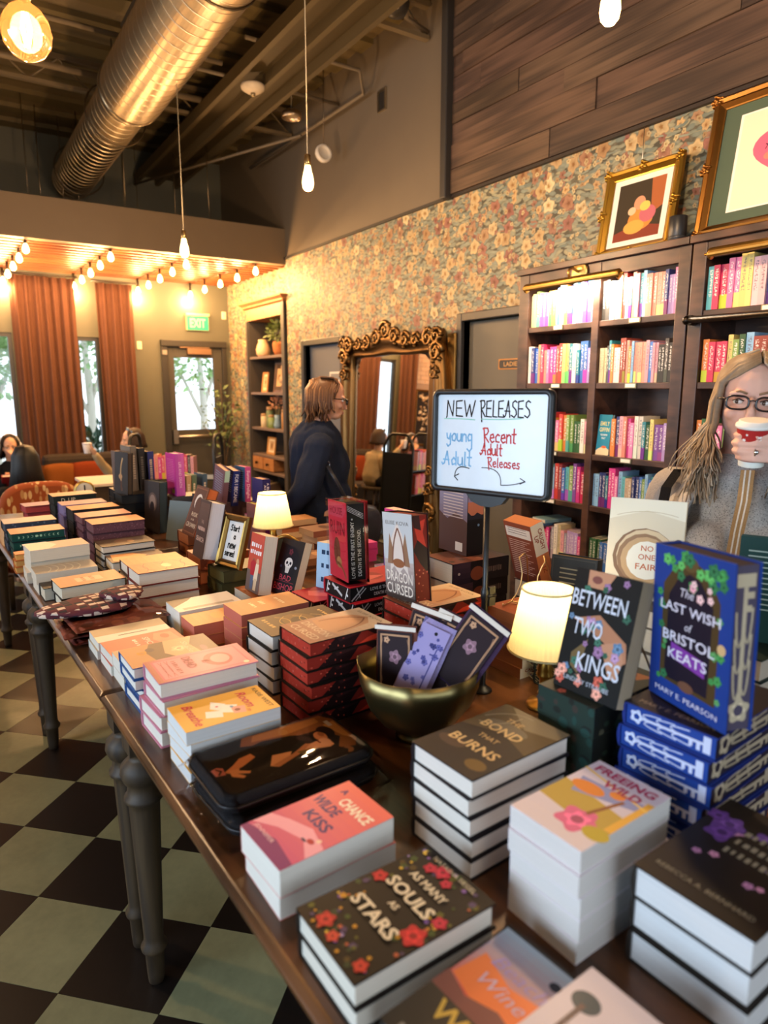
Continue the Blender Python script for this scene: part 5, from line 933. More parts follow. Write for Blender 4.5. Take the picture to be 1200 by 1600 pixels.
# ---- zip sleeves with painted couple, in clear wrap
def sleeve(z, x, y, rz, label, print_it):
    w_, h, t = 0.205, 0.325, 0.036; root = thing('zip_sleeve', label, 'pouch', M=TR(x, y, z, rz), group='zip book sleeves')
    def rr(ins, n=6, rad=0.035):
        p = []
        for cx, cy, a0 in ((w_ / 2 - rad, h / 2 - rad, 0), (-w_ / 2 + rad, h / 2 - rad, 90), (-w_ / 2 + rad, -h / 2 + rad, 180), (w_ / 2 - rad, -h / 2 + rad, 270)):
            for k in range(n + 1):
                a = R(a0 + 90 * k / n); p.append((cx + (rad - ins) * math.cos(a), cy + (rad - ins) * math.sin(a)))
        return p
    mb = MB(); rings = []
    for ins, zz in ((0.012, 0.0), (0.003, 0.005), (0, 0.012), (0, t - 0.012), (0.003, t - 0.005), (0.012, t)): rings.append([V3(px, py, zz) for px, py in rr(ins)])
    mb.ring_loft(rings); mb.build('sleeve_body', 'cloth', root, '#1b1a1c')
    mb = MB(); mb.tube([V3(px, py, t * 0.5) for px, py in rr(-0.0015)], 0.003, 6, True); mb.build('zip', 'satin', root, '#101012')
    if print_it:
        P = (-w_ / 2, -h / 2, t); mb = MB()
        ops = [('p', [(0.5 + px / w_ , 0.5 + py / h) for px, py in rr(0.014)], '#1d1715'), ('p', [(0.07, 0.35), (0.22, 0.30), (0.34, 0.50), (0.36, 0.80), (0.60, 0.88), (0.78, 0.80), (0.84, 0.90), (0.72, 0.955), (0.25, 0.955), (0.10, 0.90)], '#8e5a30'), ('p', [(0.09, 0.42), (0.2, 0.38), (0.26, 0.62), (0.22, 0.86), (0.12, 0.86)], '#b87c42'), ('p', [(0.3, 0.86), (0.6, 0.90), (0.7, 0.94), (0.28, 0.945)], '#c88e50'), ('e', 0.2, 0.6, 0.06, 0.05, '#c08a50'), ('e', 0.86, 0.84, 0.06, 0.05, '#8a5a34'),
               ('p', [(0.30, 0.26), (0.44, 0.22), (0.60, 0.24), (0.66, 0.44), (0.62, 0.60), (0.54, 0.74), (0.42, 0.74), (0.30, 0.62), (0.24, 0.44)], '#14100f'), ('p', [(0.34, 0.44), (0.44, 0.40), (0.47, 0.27), (0.40, 0.22), (0.33, 0.30)], '#231a17'), ('p', [(0.39, 0.32), (0.47, 0.33), (0.56, 0.22), (0.60, 0.13), (0.56, 0.11), (0.49, 0.18), (0.41, 0.24)], '#cc7e50'), ('p', [(0.55, 0.14), (0.66, 0.13), (0.74, 0.18), (0.72, 0.20), (0.64, 0.17), (0.70, 0.23), (0.67, 0.245), (0.60, 0.19), (0.57, 0.20)], '#d48c5c'), ('p', [(0.46, 0.05), (0.58, 0.055), (0.60, 0.11), (0.48, 0.12), (0.44, 0.09)], '#b8685a'), ('ln', [(0.47, 0.08), (0.52, 0.10), (0.57, 0.075)], 0.02, '#2a1a18'),
               ('e', 0.44, 0.83, 0.13, 0.085, '#120d0b'), ('e', 0.49, 0.775, 0.10, 0.062, '#cc8458'), ('e', 0.455, 0.79, 0.05, 0.03, '#a0623e'), ('p', [(0.58, 0.60), (0.68, 0.62), (0.74, 0.72), (0.70, 0.80), (0.60, 0.80), (0.55, 0.72)], '#dea078'), ('e', 0.61, 0.765, 0.08, 0.06, '#e0a682'), ('p', [(0.66, 0.66), (0.80, 0.56), (0.95, 0.50), (0.945, 0.80), (0.86, 0.84), (0.74, 0.80)], '#1c120f'), ('p', [(0.54, 0.42), (0.70, 0.36), (0.76, 0.40), (0.72, 0.47), (0.58, 0.54)], '#d89464'), ('p', [(0.70, 0.38), (0.76, 0.40), (0.66, 0.58), (0.56, 0.68), (0.53, 0.65), (0.62, 0.54)], '#b87850'), ('p', [(0.62, 0.56), (0.70, 0.58), (0.72, 0.66), (0.64, 0.66)], '#6a5a30'), ('ln', [(0.55, 0.73), (0.60, 0.735)], 0.018, '#7a3428'), ('r', 0.24, 0.885, 0.36, 0.915, '#d0c8ba')]
        draw(mb, ops, P, (1, 0, 0), (0, 1, 0), (0, 0, 1), w_, h, 0.0004); mb.build('painted_front', 'print', root)
    mb = MB()
    def wr(u, v):
        a = (u - 0.5) * (w_ + 0.03); b = (v - 0.5) * (h + 0.05); e = max(abs(a) - w_ / 2 + 0.01, abs(b) - h / 2 + 0.01, 0)
        return V3(a, b, max(0.001, t + 0.002 - e * 1.6) + 0.0015 * math.sin(40 * u + 23 * v) * (1 if e > 0 else 0.2))
    mb.sheet(wr, 24, 30); mb.build('clear_wrap', 'film', root)
sleeve(TZ + 0.001, 0.515, 1.150, RB + R(3), 'lower black zip sleeve in clear wrap, under the painted one', False)
sleeve(TZ + 0.040, 0.510, 1.160, RB, 'upper zip book sleeve painted with an embracing couple', True)

# ---- folded wrapped parcels and a plaid fabric bag
for k, (dx, rz, lb) in enumerate([(0.0, 4, 'bottom'), (-0.01, -3, 'middle'), (0.012, 2, 'top')]):
    root = thing('wrapped_parcel', f'{lb} flat red-brown wrapped parcel under the plaid bag', 'parcel', M=TR(0.415 + dx, 2.300, TZ + 0.002 + 0.018 * k, RB + R(rz)), group='flat wrapped parcels')
    def pf(u, v, s=1):
        x = (u - 0.5) * 0.235; y = (v - 0.5) * 0.30; e = max(0, 1 - ((abs(u - 0.5) * 2) ** 6 + (abs(v - 0.5) * 2) ** 6)) ** 0.5
        return V3(x, y, 0.008 + s * 0.009 * e + 0.0006 * math.sin(31 * u + 17 * v))
    mb = MB(); mb.sheet(lambda u, v: pf(u, v, 1), 14, 16); mb.sheet(lambda u, v: pf(u, v, -0.85), 14, 16); mb.build('cloth_fold', 'red_wrap', root)
    mb = MB(); mb.sheet(lambda u, v: pf(0.02 + 0.96 * u, 0.02 + 0.96 * v, 1) + V3(0, 0, 0.0012), 10, 10); mb.build('clear_wrap', 'film', root)
root = thing('plaid_bag', 'red, black and white plaid fabric bag folded on the parcels', 'bag', M=TR(0.375, 2.365, TZ + 0.058, RB + R(6)))
mb = MB()
def blob(cx, cy, cz, rx, ry, rz_, ph):
    def f(u, v):
        a = 2 * math.pi * u; b = -math.pi / 2 + math.pi * v; k = 1 + 0.10 * math.sin(3 * a + ph) + 0.06 * math.sin(7 * a + 2 * b * 3)
        sx = math.copysign(abs(math.cos(b)) ** 0.6, math.cos(b)); return V3(cx + rx * sx * math.cos(a) * k, cy + ry * sx * math.sin(a) * k, cz + rz_ * math.copysign(abs(math.sin(b)) ** 0.8, math.sin(b)))
    return f
mb.sheet(blob(0, -0.01, 0.016, 0.10, 0.155, 0.017, 0.3), 40, 12); mb.build('bag_body', 'plaid', root)
mb = MB(); mb.sheet(blob(0.02, 0.09, 0.043, 0.072, 0.07, 0.013, 1.5), 32, 10); mb.build('folded_flap', 'plaid', root)

# ---- brass bowl with pouches
root = thing('brass_bowl', 'aged brass faceted footed bowl holding fabric pouches', 'bowl', M=TR(0.858, 1.178, TZ))
prof = [(0.052, 0.0), (0.050, 0.006), (0.040, 0.014), (0.055, 0.022), (0.092, 0.045), (0.122, 0.085), (0.138, 0.130), (0.144, 0.172), (0.141, 0.172), (0.134, 0.130), (0.117, 0.088), (0.088, 0.050), (0.03, 0.03), (0.001, 0.029)]
mb = MB(); rings = []
for r, z_ in prof:
    ring = []
    for k in range(48):
        a = 2 * math.pi * k / 48; f = (abs((k % 6) - 3) / 3); q = r * (1 - (0.055 * (1 - f)) * min(1, z_ / 0.05)); zz = z_ + (0.006 * f if z_ > 0.16 else 0)
        ring.append(V3(q * math.cos(a), q * math.sin(a), zz))
    rings.append(ring)
mb.ring_loft(rings); mb.build('bowl_body', 'metal', root, '#85784f')
def pouch(M, w_, h, t, col, ops, label, mat='cloth', border=None):
    root = thing('fabric_pouch', label, 'pouch', M=M, group='pouches in the brass bowl')
    mb = MB()
    def f(s):
        def g(u, v):
            e = max(0.0, 1 - max(abs(2 * u - 1) ** 5, abs(2 * v - 1) ** 5)); return V3((u - 0.5) * w_, v * h, s * t / 2 * e ** 0.5 + 0.0015 * math.sin(9 * u + 5 * v))
        return g
    mb.sheet(f(1), 8, 10); mb.sheet(f(-1), 8, 10); mb.build('pouch_body', mat, root, col)
    if ops:
        mb = MB(); draw(mb, ops, (-w_ / 2, 0, t / 2), (1, 0, 0), (0, 1, 0), (0, 0, 1), w_, h, 0.002); mb.build('pouch_print', 'print_matte', root)
def pm(x, y, z, yaw, lean, roll): return stand_matrix((x, y, z), yaw, lean, roll, 0, 0, 0)
dark_ops = [('r', 0.08, 0.04, 0.92, 0.9, '#2a1f24'), ('ln', [(0.16, 0.05), (0.16, 0.85), (0.84, 0.85), (0.84, 0.05)], 0.04, '#b48a68'), ('ln', curve(0.2, 0.2, 0.2, 0.8, 0.08), 0.015, '#8a6a54'), ('ln', curve(0.8, 0.2, 0.8, 0.8, -0.08), 0.015, '#8a6a54'), ('fl', 0.5, 0.55, 0.16, '#8a6a78'), ('fl', 0.3, 0.78, 0.08, '#b08a6c'), ('r', 0.0, 0.92, 1, 0.98, '#d8d0c4')]
lil = [('p', [(0.08, 0.03), (0.92, 0.03), (0.92, 0.93), (0.08, 0.93)], '#9c92c2')] + scatter(20, ['#4a4a86', '#5c5a98', '#3a3a70'], 0.05, 0.1, 121, (0.14, 0.1, 0.86, 0.88)) + [('ln', [(0.75, 0.1), (0.75, 0.7)], 0.035, '#4a4a86'), ('ln', [(0.62, 0.62), (0.88, 0.62)], 0.04, '#4a4a86'), ('e', 0.55, 0.86, 0.05, 0.05, '#1a1a1c')]
pouch(pm(0.870, 1.215, 0.955, 200, 18, -6), 0.115, 0.185, 0.012, '#6a4036', dark_ops, 'brown bordered fabric pouch at the back of the brass bowl')
pouch(pm(0.828, 1.222, 0.935, 205, 10, 6), 0.11, 0.165, 0.012, '#6a4036', dark_ops, 'brown bordered fabric pouch at the left rim of the bowl')
pouch(pm(0.872, 1.160, 0.955, 208, 24, -16), 0.115, 0.19, 0.012, '#4a2f38', dark_ops, 'brown thorn-bordered pouch just right of the lilac one')
pouch(pm(0.895, 1.125, 0.985, 205, 24, -26), 0.115, 0.185, 0.012, '#43304a', dark_ops, 'plum pouch with rose print at the right of the bowl')
pouch(pm(0.820, 1.175, 0.940, 212, 26, -16), 0.085, 0.195, 0.02, '#9c92c2', lil, 'lilac printed pouch leaning at the front of the bowl')

# ---- pleated table lamps
def lamp(x, y, label, power):
    root = thing('table_lamp', label, 'lamp', M=TR(x, y, TZ), group='pleated table lamps')
    MB().lathe([(0.042, 0), (0.044, 0.006), (0.040, 0.012), (0.018, 0.018), (0.014, 0.03), (0.017, 0.036), (0.013, 0.045), (0.013, 0.075), (0.019, 0.08), (0.022, 0.088), (0.018, 0.094), (0.021, 0.10), (0.016, 0.115), (0.016, 0.15), (0.006, 0.155), (0.006, 0.20)], 20).build('lamp_base', 'metal', root, '#a8823a')
    def sh(r0, r1, z0, z1):
        mb = MB(); n = 96; rings = []
        for j in range(7):
            t = j / 6; z_ = z0 + (z1 - z0) * t; rr = r0 + (r1 - r0) * t
            rings.append([V3((rr + 0.0011 * (k % 2)) * math.cos(2 * math.pi * k / n), (rr + 0.0011 * (k % 2)) * math.sin(2 * math.pi * k / n), z_) for k in range(n)])
        mb.ring_loft(rings, cap=False, smooth=False); return mb
    s = sh(0.092, 0.062, 0.152, 0.308).build('lamp_shade', 'lamp_shade', root)
    for r, z_ in ((0.0935, 0.153), (0.0635, 0.306)):
        MB().tube([(r * math.cos(2 * math.pi * k / 40), r * math.sin(2 * math.pi * k / 40), z_) for k in range(40)], 0.0028, 6, True).build('trim', 'cloth', s, '#cdbd8a')
    MB().lathe([(0.012, 0.2), (0.014, 0.21), (0.026, 0.235), (0.028, 0.25), (0.02, 0.268), (0.002, 0.275)], 14).build('bulb', 'tube_glow', root)
    l = bpy.data.lights.new('lamp_light', 'POINT'); l.energy = power; l.color = (1.0, 0.84, 0.55); l.shadow_soft_size = 0.035
    lo = bpy.data.objects.new('lamp_light', l); C.objects.link(lo); lo.parent = root; lo.location = (0, 0, 0.295)
lamp(1.205, 1.118, 'lit pleated cream table lamp with brass base, beside the black floral romance', 0.55)
lamp(1.262, 2.900, 'lit pleated cream table lamp behind the skull cover on the middle table', 0.55)

# ---- whiteboard sign on a pole
LET = {'N': [[(0.05, -0.1), (0.1, 0), (0.15, 1), (0.6, 0.02), (0.66, 1)]], 'E': [[(0.55, 1), (0.05, 0.95), (0.05, 0.02), (0.6, 0)], [(0.05, 0.52), (0.5, 0.52)]], 'W': [[(0, 1), (0.2, 0), (0.45, 0.75), (0.62, 0), (0.9, 1)]],
       'R': [[(0.25, -0.32), (0.2, 0), (0.1, 1), (0.45, 1), (0.55, 0.78), (0.4, 0.56), (0.14, 0.5), (0.6, 0)], [(0, 0.95), (0.12, 1)]], 'L': [[(0.08, 1), (0.05, 0.02), (0.5, 0)]], 'A': [[(-0.15, 0.15), (-0.05, 0), (0.1, 0.12), (0.35, 1), (0.55, 0)], [(0.0, 0.38), (0.55, 0.36)]], 'S': [[(0.55, 0.9), (0.35, 1), (0.12, 0.88), (0.12, 0.66), (0.45, 0.45), (0.52, 0.2), (0.3, 0), (0, 0.12)]],
       'y': [[(0.05, 0.6), (0.1, 0.25), (0.3, 0.15), (0.45, 0.6)], [(0.45, 0.6), (0.45, -0.25), (0.2, -0.42), (0.05, -0.25)]], 'o': [[(0.25, 0.6), (0.05, 0.4), (0.1, 0.08), (0.35, 0.02), (0.5, 0.3), (0.4, 0.58), (0.25, 0.6)]], 'u': [[(0.05, 0.6), (0.06, 0.12), (0.25, 0.0), (0.45, 0.15), (0.46, 0.6), (0.5, 0)]],
       'n': [[(0.05, 0.6), (0.05, 0)], [(0.05, 0.4), (0.25, 0.6), (0.42, 0.5), (0.45, 0)]], 'g': [[(0.42, 0.55), (0.2, 0.6), (0.05, 0.35), (0.15, 0.08), (0.42, 0.15)], [(0.45, 0.6), (0.48, -0.5), (0.25, -0.75), (0.0, -0.55)]], 'd': [[(0.42, 0.35), (0.25, 0.55), (0.05, 0.35), (0.12, 0.02), (0.42, 0.12)], [(0.45, 1), (0.46, 0)]], 'l': [[(0.12, 1), (0.1, 0.02), (0.22, 0)]], 't': [[(0.2, 1), (0.18, 0.05), (0.35, 0)], [(0, 0.62), (0.4, 0.64)]],
       'e': [[(0.05, 0.3), (0.42, 0.36), (0.32, 0.6), (0.1, 0.52), (0.05, 0.2), (0.25, 0), (0.45, 0.1)]], 'c': [[(0.42, 0.5), (0.25, 0.6), (0.06, 0.4), (0.1, 0.08), (0.42, 0.05)]], 'a': [[(0.42, 0.5), (0.2, 0.6), (0.05, 0.3), (0.18, 0.02), (0.42, 0.2)], [(0.44, 0.58), (0.48, 0)]], 's': [[(0.38, 0.55), (0.15, 0.6), (0.08, 0.4), (0.35, 0.22), (0.3, 0), (0.02, 0.06)]],
       'w': [[(0, 0.6), (0.15, 0), (0.3, 0.5), (0.45, 0), (0.6, 0.6)]], 'i': [[(0.1, 0.6), (0.1, 0)]], 'r': [[(0.06, 0.6), (0.06, 0)], [(0.06, 0.35), (0.22, 0.58), (0.38, 0.55)]], '!': [[(0.1, 1), (0.1, 0.3)], [(0.1, 0.06), (0.1, 0.0)]]}
ADV = {'N': 0.85, 'E': 0.72, 'W': 1.02, 'R': 0.72, 'L': 0.62, 'A': 0.72, 'S': 0.68, 'l': 0.32, 'i': 0.25, '!': 0.25, ' ': 0.45, 't': 0.45, 'w': 0.7}
def hand(s, x, y, hgt, col, wd, aspect, sx=1.0, track=1.0):
    ops = []
    for ch in s:
        for pl in LET.get(ch, []): ops.append(('ln', [(x + px * hgt * aspect * sx, y + py * hgt) for px, py in pl], wd, col))
        x += ADV.get(ch, 0.56) * hgt * aspect * sx * track
    return ops
BW, BH = 0.345, 0.262
bc = V3(1.135, 1.270, 1.505); yaw = 195.4
Mb = stand_matrix((0, 0, 0), yaw, 1.5, 0.5, 0, 0, 0); Mb.translation = bc
root = thing('sign_stand', 'whiteboard sign with black frame on a slim black pole, hand-lettered', 'sign', (bc.x, bc.y, TZ))
inv = TR(bc.x, bc.y, TZ).inverted()
def rrect(w_, h, rad, n=5):
    p = []
    for cx, cy, a0 in ((w_ / 2 - rad, h / 2 - rad, 0), (-w_ / 2 + rad, h / 2 - rad, 90), (-w_ / 2 + rad, -h / 2 + rad, 180), (w_ / 2 - rad, -h / 2 + rad, 270)):
        for k in range(n + 1): p.append((cx + rad * math.cos(R(a0 + 90 * k / n)), cy + rad * math.sin(R(a0 + 90 * k / n))))
    return p
Ml = inv @ Mb
MB().prism(rrect(BW - 0.012, BH - 0.012, 0.012), -0.006, 0.0, Ml).build('whiteboard', 'gloss', root, '#d4dde4')
mb = MB(); rings = []
for w2, h2, zz, rad in ((BW - 0.026, BH - 0.026, 0.0005, 0.008), (BW - 0.026, BH - 0.026, 0.007, 0.008), (BW - 0.016, BH - 0.016, 0.011, 0.012), (BW, BH, 0.008, 0.018), (BW + 0.002, BH + 0.002, -0.004, 0.019), (BW, BH, -0.010, 0.018), (BW - 0.026, BH - 0.026, -0.012, 0.008)):
    rings.append([Ml @ V3(a, b, zz) for a, b in rrect(w2, h2, rad)])
mb.ring_loft(rings, cap=False); mb.build('frame', 'satin', root, '#16191c')
asp = BH / BW; W0, H0 = BW - 0.03, BH - 0.03; asp = H0 / W0
words = [hand('NEW', 0.075, 0.775, 0.17, '#2a2420', 0.011, asp, 0.92), hand('RELEASES', 0.405, 0.775, 0.17, '#2a2420', 0.011, asp, 0.68, 0.96),
 [('ln', curve(0.06, 0.745, 0.36, 0.74, 0.015), 0.008, '#8fc8b4')], [('ln', curve(0.42, 0.75, 0.78, 0.765, -0.02), 0.008, '#8fc8b4')],
 hand('young', 0.085, 0.5, 0.14, '#7fb2d6', 0.013, asp, 0.9, 1.0), hand('Adult', 0.06, 0.235, 0.15, '#7fb2d6', 0.013, asp, 0.95, 1.05),
 hand('Recent', 0.44, 0.505, 0.15, '#c8403c', 0.012, asp, 0.85, 0.95), hand('Adult', 0.43, 0.37, 0.12, '#c8403c', 0.011, asp, 0.85), hand('Releases', 0.49, 0.245, 0.10, '#c8403c', 0.010, asp, 0.95, 0.98),
 [('ln', curve(0.32, 0.21, 0.18, 0.11, -0.35), 0.008, '#2a2622'), ('ln', [(0.22, 0.14), (0.175, 0.11), (0.21, 0.07)], 0.008, '#2a2622')],
 [('ln', curve(0.44, 0.23, 0.62, 0.06, 0.3), 0.007, '#2a2622'), ('ln', curve(0.62, 0.06, 0.83, 0.12, -0.06), 0.007, '#2a2622'), ('ln', [(0.79, 0.15), (0.835, 0.12), (0.79, 0.09)], 0.007, '#2a2622')]]
Mx = Ml.to_3x3()
for ops in words:
    mb = MB(); draw(mb, ops, Ml @ V3(-W0 / 2, -H0 / 2, 0), Mx @ V3(1, 0, 0), Mx @ V3(0, 1, 0), Mx @ V3(0, 0, 1), W0, H0, 0.0004); mb.build('handwriting', 'print_matte', root)
pz = bc.z - BH / 2 - TZ
MB().lathe([(0.026, 0), (0.026, 0.004), (0.02, 0.008), (0.012, 0.015), (0.0085, 0.02), (0.0085, 0.25), (0.011, 0.255), (0.011, 0.275), (0.0085, 0.28), (0.007, 0.285), (0.007, pz - 0.01)], 14, None, 0, 0).build('pole', 'satin', root, '#141416')
MB().box(0.006, -0.012, 0.235, 0.026, -0.004, 0.285).tube([(0.0, -0.008, 0.262), (0.028, -0.008, 0.262)], 0.006, 8).build('clamp', 'satin', root, '#1a1a1c')
Mh = Ml @ Matrix.Translation((0, -BH / 2 - 0.006, -0.004))
MB().prism([(-0.06, 0.006), (-0.045, -0.012), (-0.016, -0.022), (0.016, -0.022), (0.045, -0.012), (0.06, 0.006)], -0.008, 0.010, Mh).build('board_bracket', 'satin', root, '#15181a')

# ---- small gilt sign frame, wire easels, frame seen from behind
M = stand_matrix((0.868, 2.560, zg + 0.002), 195.6, 17, 0, 0, 0, 0)
root = thing('framed_sign', 'gilt table frame with handwritten card about starting a series', 'frame', M=M)
fw, fh = 0.155, 0.208
mb = MB(); rings = []
for ins, zz in ((0, -0.008), (0, 0.008), (0.006, 0.014), (0.016, 0.010), (0.021, 0.013), (0.027, 0.005), (0.028, -0.004)): rings.append([V3(ins, ins, zz), V3(fw - ins, ins, zz), V3(fw - ins, fh - ins, zz), V3(ins, fh - ins, zz)])
rings.append([p + V3(0, 0, -0.003) for p in rings[-1]]); mb.ring_loft(rings, cap=False, smooth=False); mb.build('frame_moulding', 'metal', root, '#8a6c3a')
MB().box(0.024, 0.024, -0.006, fw - 0.024, fh - 0.024, -0.001).build('card', 'matte', root, '#d8d6d0')
ops = []
A_ = (fh - 0.056) / (fw - 0.056)
for ops in (hand('S', 0.16, 0.76, 0.15, '#1c1a18', 0.05, A_, 0.9) + hand('tart', 0.32, 0.76, 0.14, '#1c1a18', 0.05, A_, 0.9), hand('a', 0.44, 0.55, 0.15, '#1c1a18', 0.05, A_), hand('new', 0.18, 0.3, 0.2, '#1c1a18', 0.05, A_, 0.9), hand('series!', 0.08, 0.1, 0.15, '#1c1a18', 0.05, A_, 0.85, 0.95)):
    mb = MB(); draw(mb, ops, (0.028, 0.028, -0.001), (1, 0, 0), (0, 1, 0), (0, 0, 1), fw - 0.056, fh - 0.056, 0.0006); mb.build('handwriting', 'print_matte', root)
MB().box(fw / 2 - 0.02, 0.02, -0.014, fw / 2 + 0.02, fh * 0.7, -0.0085).build('back_strut', 'satin', root, '#3a2a1c')
def easel(x, y, z, yaw, label, col='#c8b080', s=1.0, mat='metal'):
    root = thing('wire_easel', label, 'easel', M=TR(x, y, z, R(yaw - 180)), group='twisted wire book easels')
    for sd in (-1, 1):
        pts = [(-0.055 * s, sd * 0.045 * s, 0.012), (-0.055 * s, sd * 0.045 * s, 0.004), (0.0, sd * 0.045 * s, 0.004)] + [(0.0 + 0.03 * s * t, sd * (0.045 - 0.022 * math.sin(math.pi * t)) * s, 0.004 + 0.135 * s * t) for t in (0.2, 0.4, 0.6, 0.8, 0.92)] + [(0.04 * s, sd * 0.030 * s, 0.140 * s), (0.055 * s, sd * 0.028 * s, 0.125 * s), (0.11 * s, sd * 0.045 * s, 0.004)]
        MB().tube(pts, 0.0022, 6).build('wire_side', mat, root, col)
    MB().tube([(0.0, -0.045 * s, 0.004), (0.0, 0.045 * s, 0.004)], 0.0022, 6).build('wire_bar', mat, root, col)
easel(1.345, 1.330, 1.031, 200, 'empty twisted gold wire easel on the tan-edged paperbacks', '#c8ac7c', 1.0)
easel(1.000, 0.780, zb + 0.001, 179, 'gold wire easel behind the black floral romance', '#c8ac7c', 0.9)
easel(1.045, 3.15, zc + 0.001, 184, 'gold wire easel under the crescent-cover novel', '#b89a6a', 1.0)
M = stand_matrix((1.215, 2.440, TZ + 0.001), 52, 16, 0, 0, 0, 0) @ Matrix.Diagonal((0.8, 0.8, 0.8, 1))
root = thing('easel_frame', 'gilt-edged frame seen from behind with olive felt back and strut', 'frame', M=M)
MB().prism([(0.10 + 0.088 * math.cos(a), 0.135 + 0.125 * math.sin(a)) for a in [2 * math.pi * k / 28 for k in range(28)]], -0.016, -0.004).build('felt_back', 'velvet', root, '#4a4630')
MB().tube([(0.10 + 0.094 * math.cos(2 * math.pi * k / 36), 0.135 + 0.130 * math.sin(2 * math.pi * k / 36), -0.004) for k in range(36)], 0.011, 8, True).build('gilt_rim', 'metal', root, '#9a7a40')
Ms = Matrix.Translation((0.10, 0.19, -0.017)) @ Matrix.Rotation(R(24), 4, 'X')
MB().box(-0.02, -0.19, -0.004, 0.02, 0.0, 0.0, Ms).build('back_strut', 'velvet', root, '#5a5438')

# ------------------------------------------------------------------ tall bookcases on the right wall
XF, XB = 3.08, 3.385
SH = [2.00, 1.665, 1.265, 0.972, 0.60, 0.12]         # top of each shelf board
def bookcase(y0, y1, posts, label):
    """posts: (ya,yb) uprights; carcass with shelves between"""
    t = thing('bookcase', label, 'bookcase', (XF, y0, 0), 0, 'tall dark bookcases')
    I = Matrix.Translation((-XF, -y0, 0))
    def part(nm, *b, bev=0.003): return MB().box(*b, I).build(nm, 'shelf_wood', t, bevel=bev)
    for k, (a, b) in enumerate(posts): part('upright', XF, a, 0.0, XB if k in (0, len(posts) - 1) else XB - 0.012, b, 2.31)
    part('back_panel', XB - 0.012, y0 + 0.005, 0.06, XB, y1 - 0.005, 2.31, bev=0)
    part('top_board', XF - 0.02, y0 + 0.001, 2.31, XB, y1 + 0.008, 2.345)
    part('header_rail', XF + 0.004, y0 + 0.03, 2.235, XF + 0.03, y1 - 0.03, 2.31)
    part('plinth', XF + 0.02, y0 + 0.03, 0.0, XF + 0.04, y1 - 0.03, 0.08)
    for (a0, a1), (b0, b1) in zip(posts, posts[1:]):
        for z in SH:
            s = part('shelf_board', XF + 0.006, a1, z - 0.032, XB - 0.012, b0, z)
            if z > 0.9:
                ym = (a1 + b0) / 2
                MB().box(XF + 0.0005, ym - 0.036, z - 0.028, XF + 0.0058, ym + 0.036, z - 0.002, I).build('label_holder', 'metal', s, '#8a8468')
                MB().box(XF - 0.0012, ym - 0.030, z - 0.024, XF + 0.0004, ym + 0.030, z - 0.006, I).build('label_card', 'matte', s, '#e4e0d4')
    return t
bookcase(2.058, 3.205, [(2.055, 2.12), (2.585, 2.632), (3.125, 3.205)], 'tall dark wooden bookcase beside the ladies room door, two bays wide')
bookcase(0.60, 2.045, [(0.60, 0.68), (1.30, 1.345), (1.975, 2.045)], 'tall dark wooden bookcase behind the woman in the grey sweater')
# rolling-ladder rail
t = thing('ladder_rail', 'dark metal ladder rail across the right bookcase', 'rail', (XF, 2.0, 1.955))
MB().tube([(XF - 0.045, 2.02, 1.955), (XF - 0.045, 0.62, 1.955)], 0.016, 12).build('rail_tube', 'metal', t, '#3a332c', Matrix.Translation((-XF, -2.0, -1.955)))
for y in (2.01, 0.63):
    MB().tube([(XF - 0.001, y, 1.955), (XF - 0.05, y, 1.955)], 0.024, 12).ell((XF - 0.045, y + (0.012 if y > 1 else -0.012), 1.955), 0.022, 0.02, 0.022).build('rail_bracket', 'metal', t, '#2f2924', Matrix.Translation((-XF, -2.0, -1.955)))

PAL = dict(W='#ded8cc', C='#d6c69a', Y='#dcb03a', y='#e0cc7a', O='#d8813e', o='#e0a070', R='#c23a34', r='#8a3a2c', K='#c83a86', k='#d878a8', P='#d99aa4', p='#e0b4b8', S='#d88a76', U='#7a4a98', u='#a890c8', N='#26346e', B='#3a6ab0', b='#86b4d8', T='#2a7a88', t='#5ab0ba', G='#2f5a34', g='#7a9a50', D='#2a2622', d='#4a4440', E='#b8a48a', H='#c8305a', M='#7a2f3a', L='#9a98a8')
CN = dict(W='white', C='cream', Y='yellow', y='pale yellow', O='orange', o='apricot', R='red', r='rust', K='magenta', k='pink', P='rose pink', p='pale pink', S='salmon', U='purple', u='lavender', N='navy', B='blue', b='light blue', T='teal', t='turquoise', G='dark green', g='green', D='black', d='charcoal', E='beige', H='crimson pink', M='maroon', L='grey')
sb = MB(); sb.box(0, -0.5, 0, 1, 0.5, 0.006).box(0, -0.5, 0.006, 0.012, 0.5, 1).box(0.012, -0.5, 0.006, 1, -0.44, 1).box(0.012, 0.44, 0.006, 1, 0.5, 1)
sb = MB(); sb.box(0, -0.5, 0, 0.012, 0.5, 1).box(0.012, -0.5, 0, 1, -0.45, 1).box(0.012, 0.45, 0, 1, 0.5, 1)
shelf_cover = sb.mesh('shelf_cover'); shelf_cover.materials.append(MATS['spine'])
pb = MB(); pb.box(0.013, -0.449, 0.012, 0.975, 0.449, 0.985); shelf_pages = pb.mesh('shelf_pages'); shelf_pages.materials.append(MATS['pages'])
NUM = ['first', 'second', 'third', 'fourth', 'fifth', 'sixth', 'seventh', 'eighth', 'ninth', 'tenth', 'eleventh', 'twelfth', 'thirteenth', 'fourteenth', 'fifteenth', 'sixteenth', 'seventeenth', 'eighteenth', 'nineteenth', 'twentieth'] + ['%dth' % k for k in range(21, 60)]
SN = ['top', 'second', 'third', 'fourth', 'fifth', 'bottom']
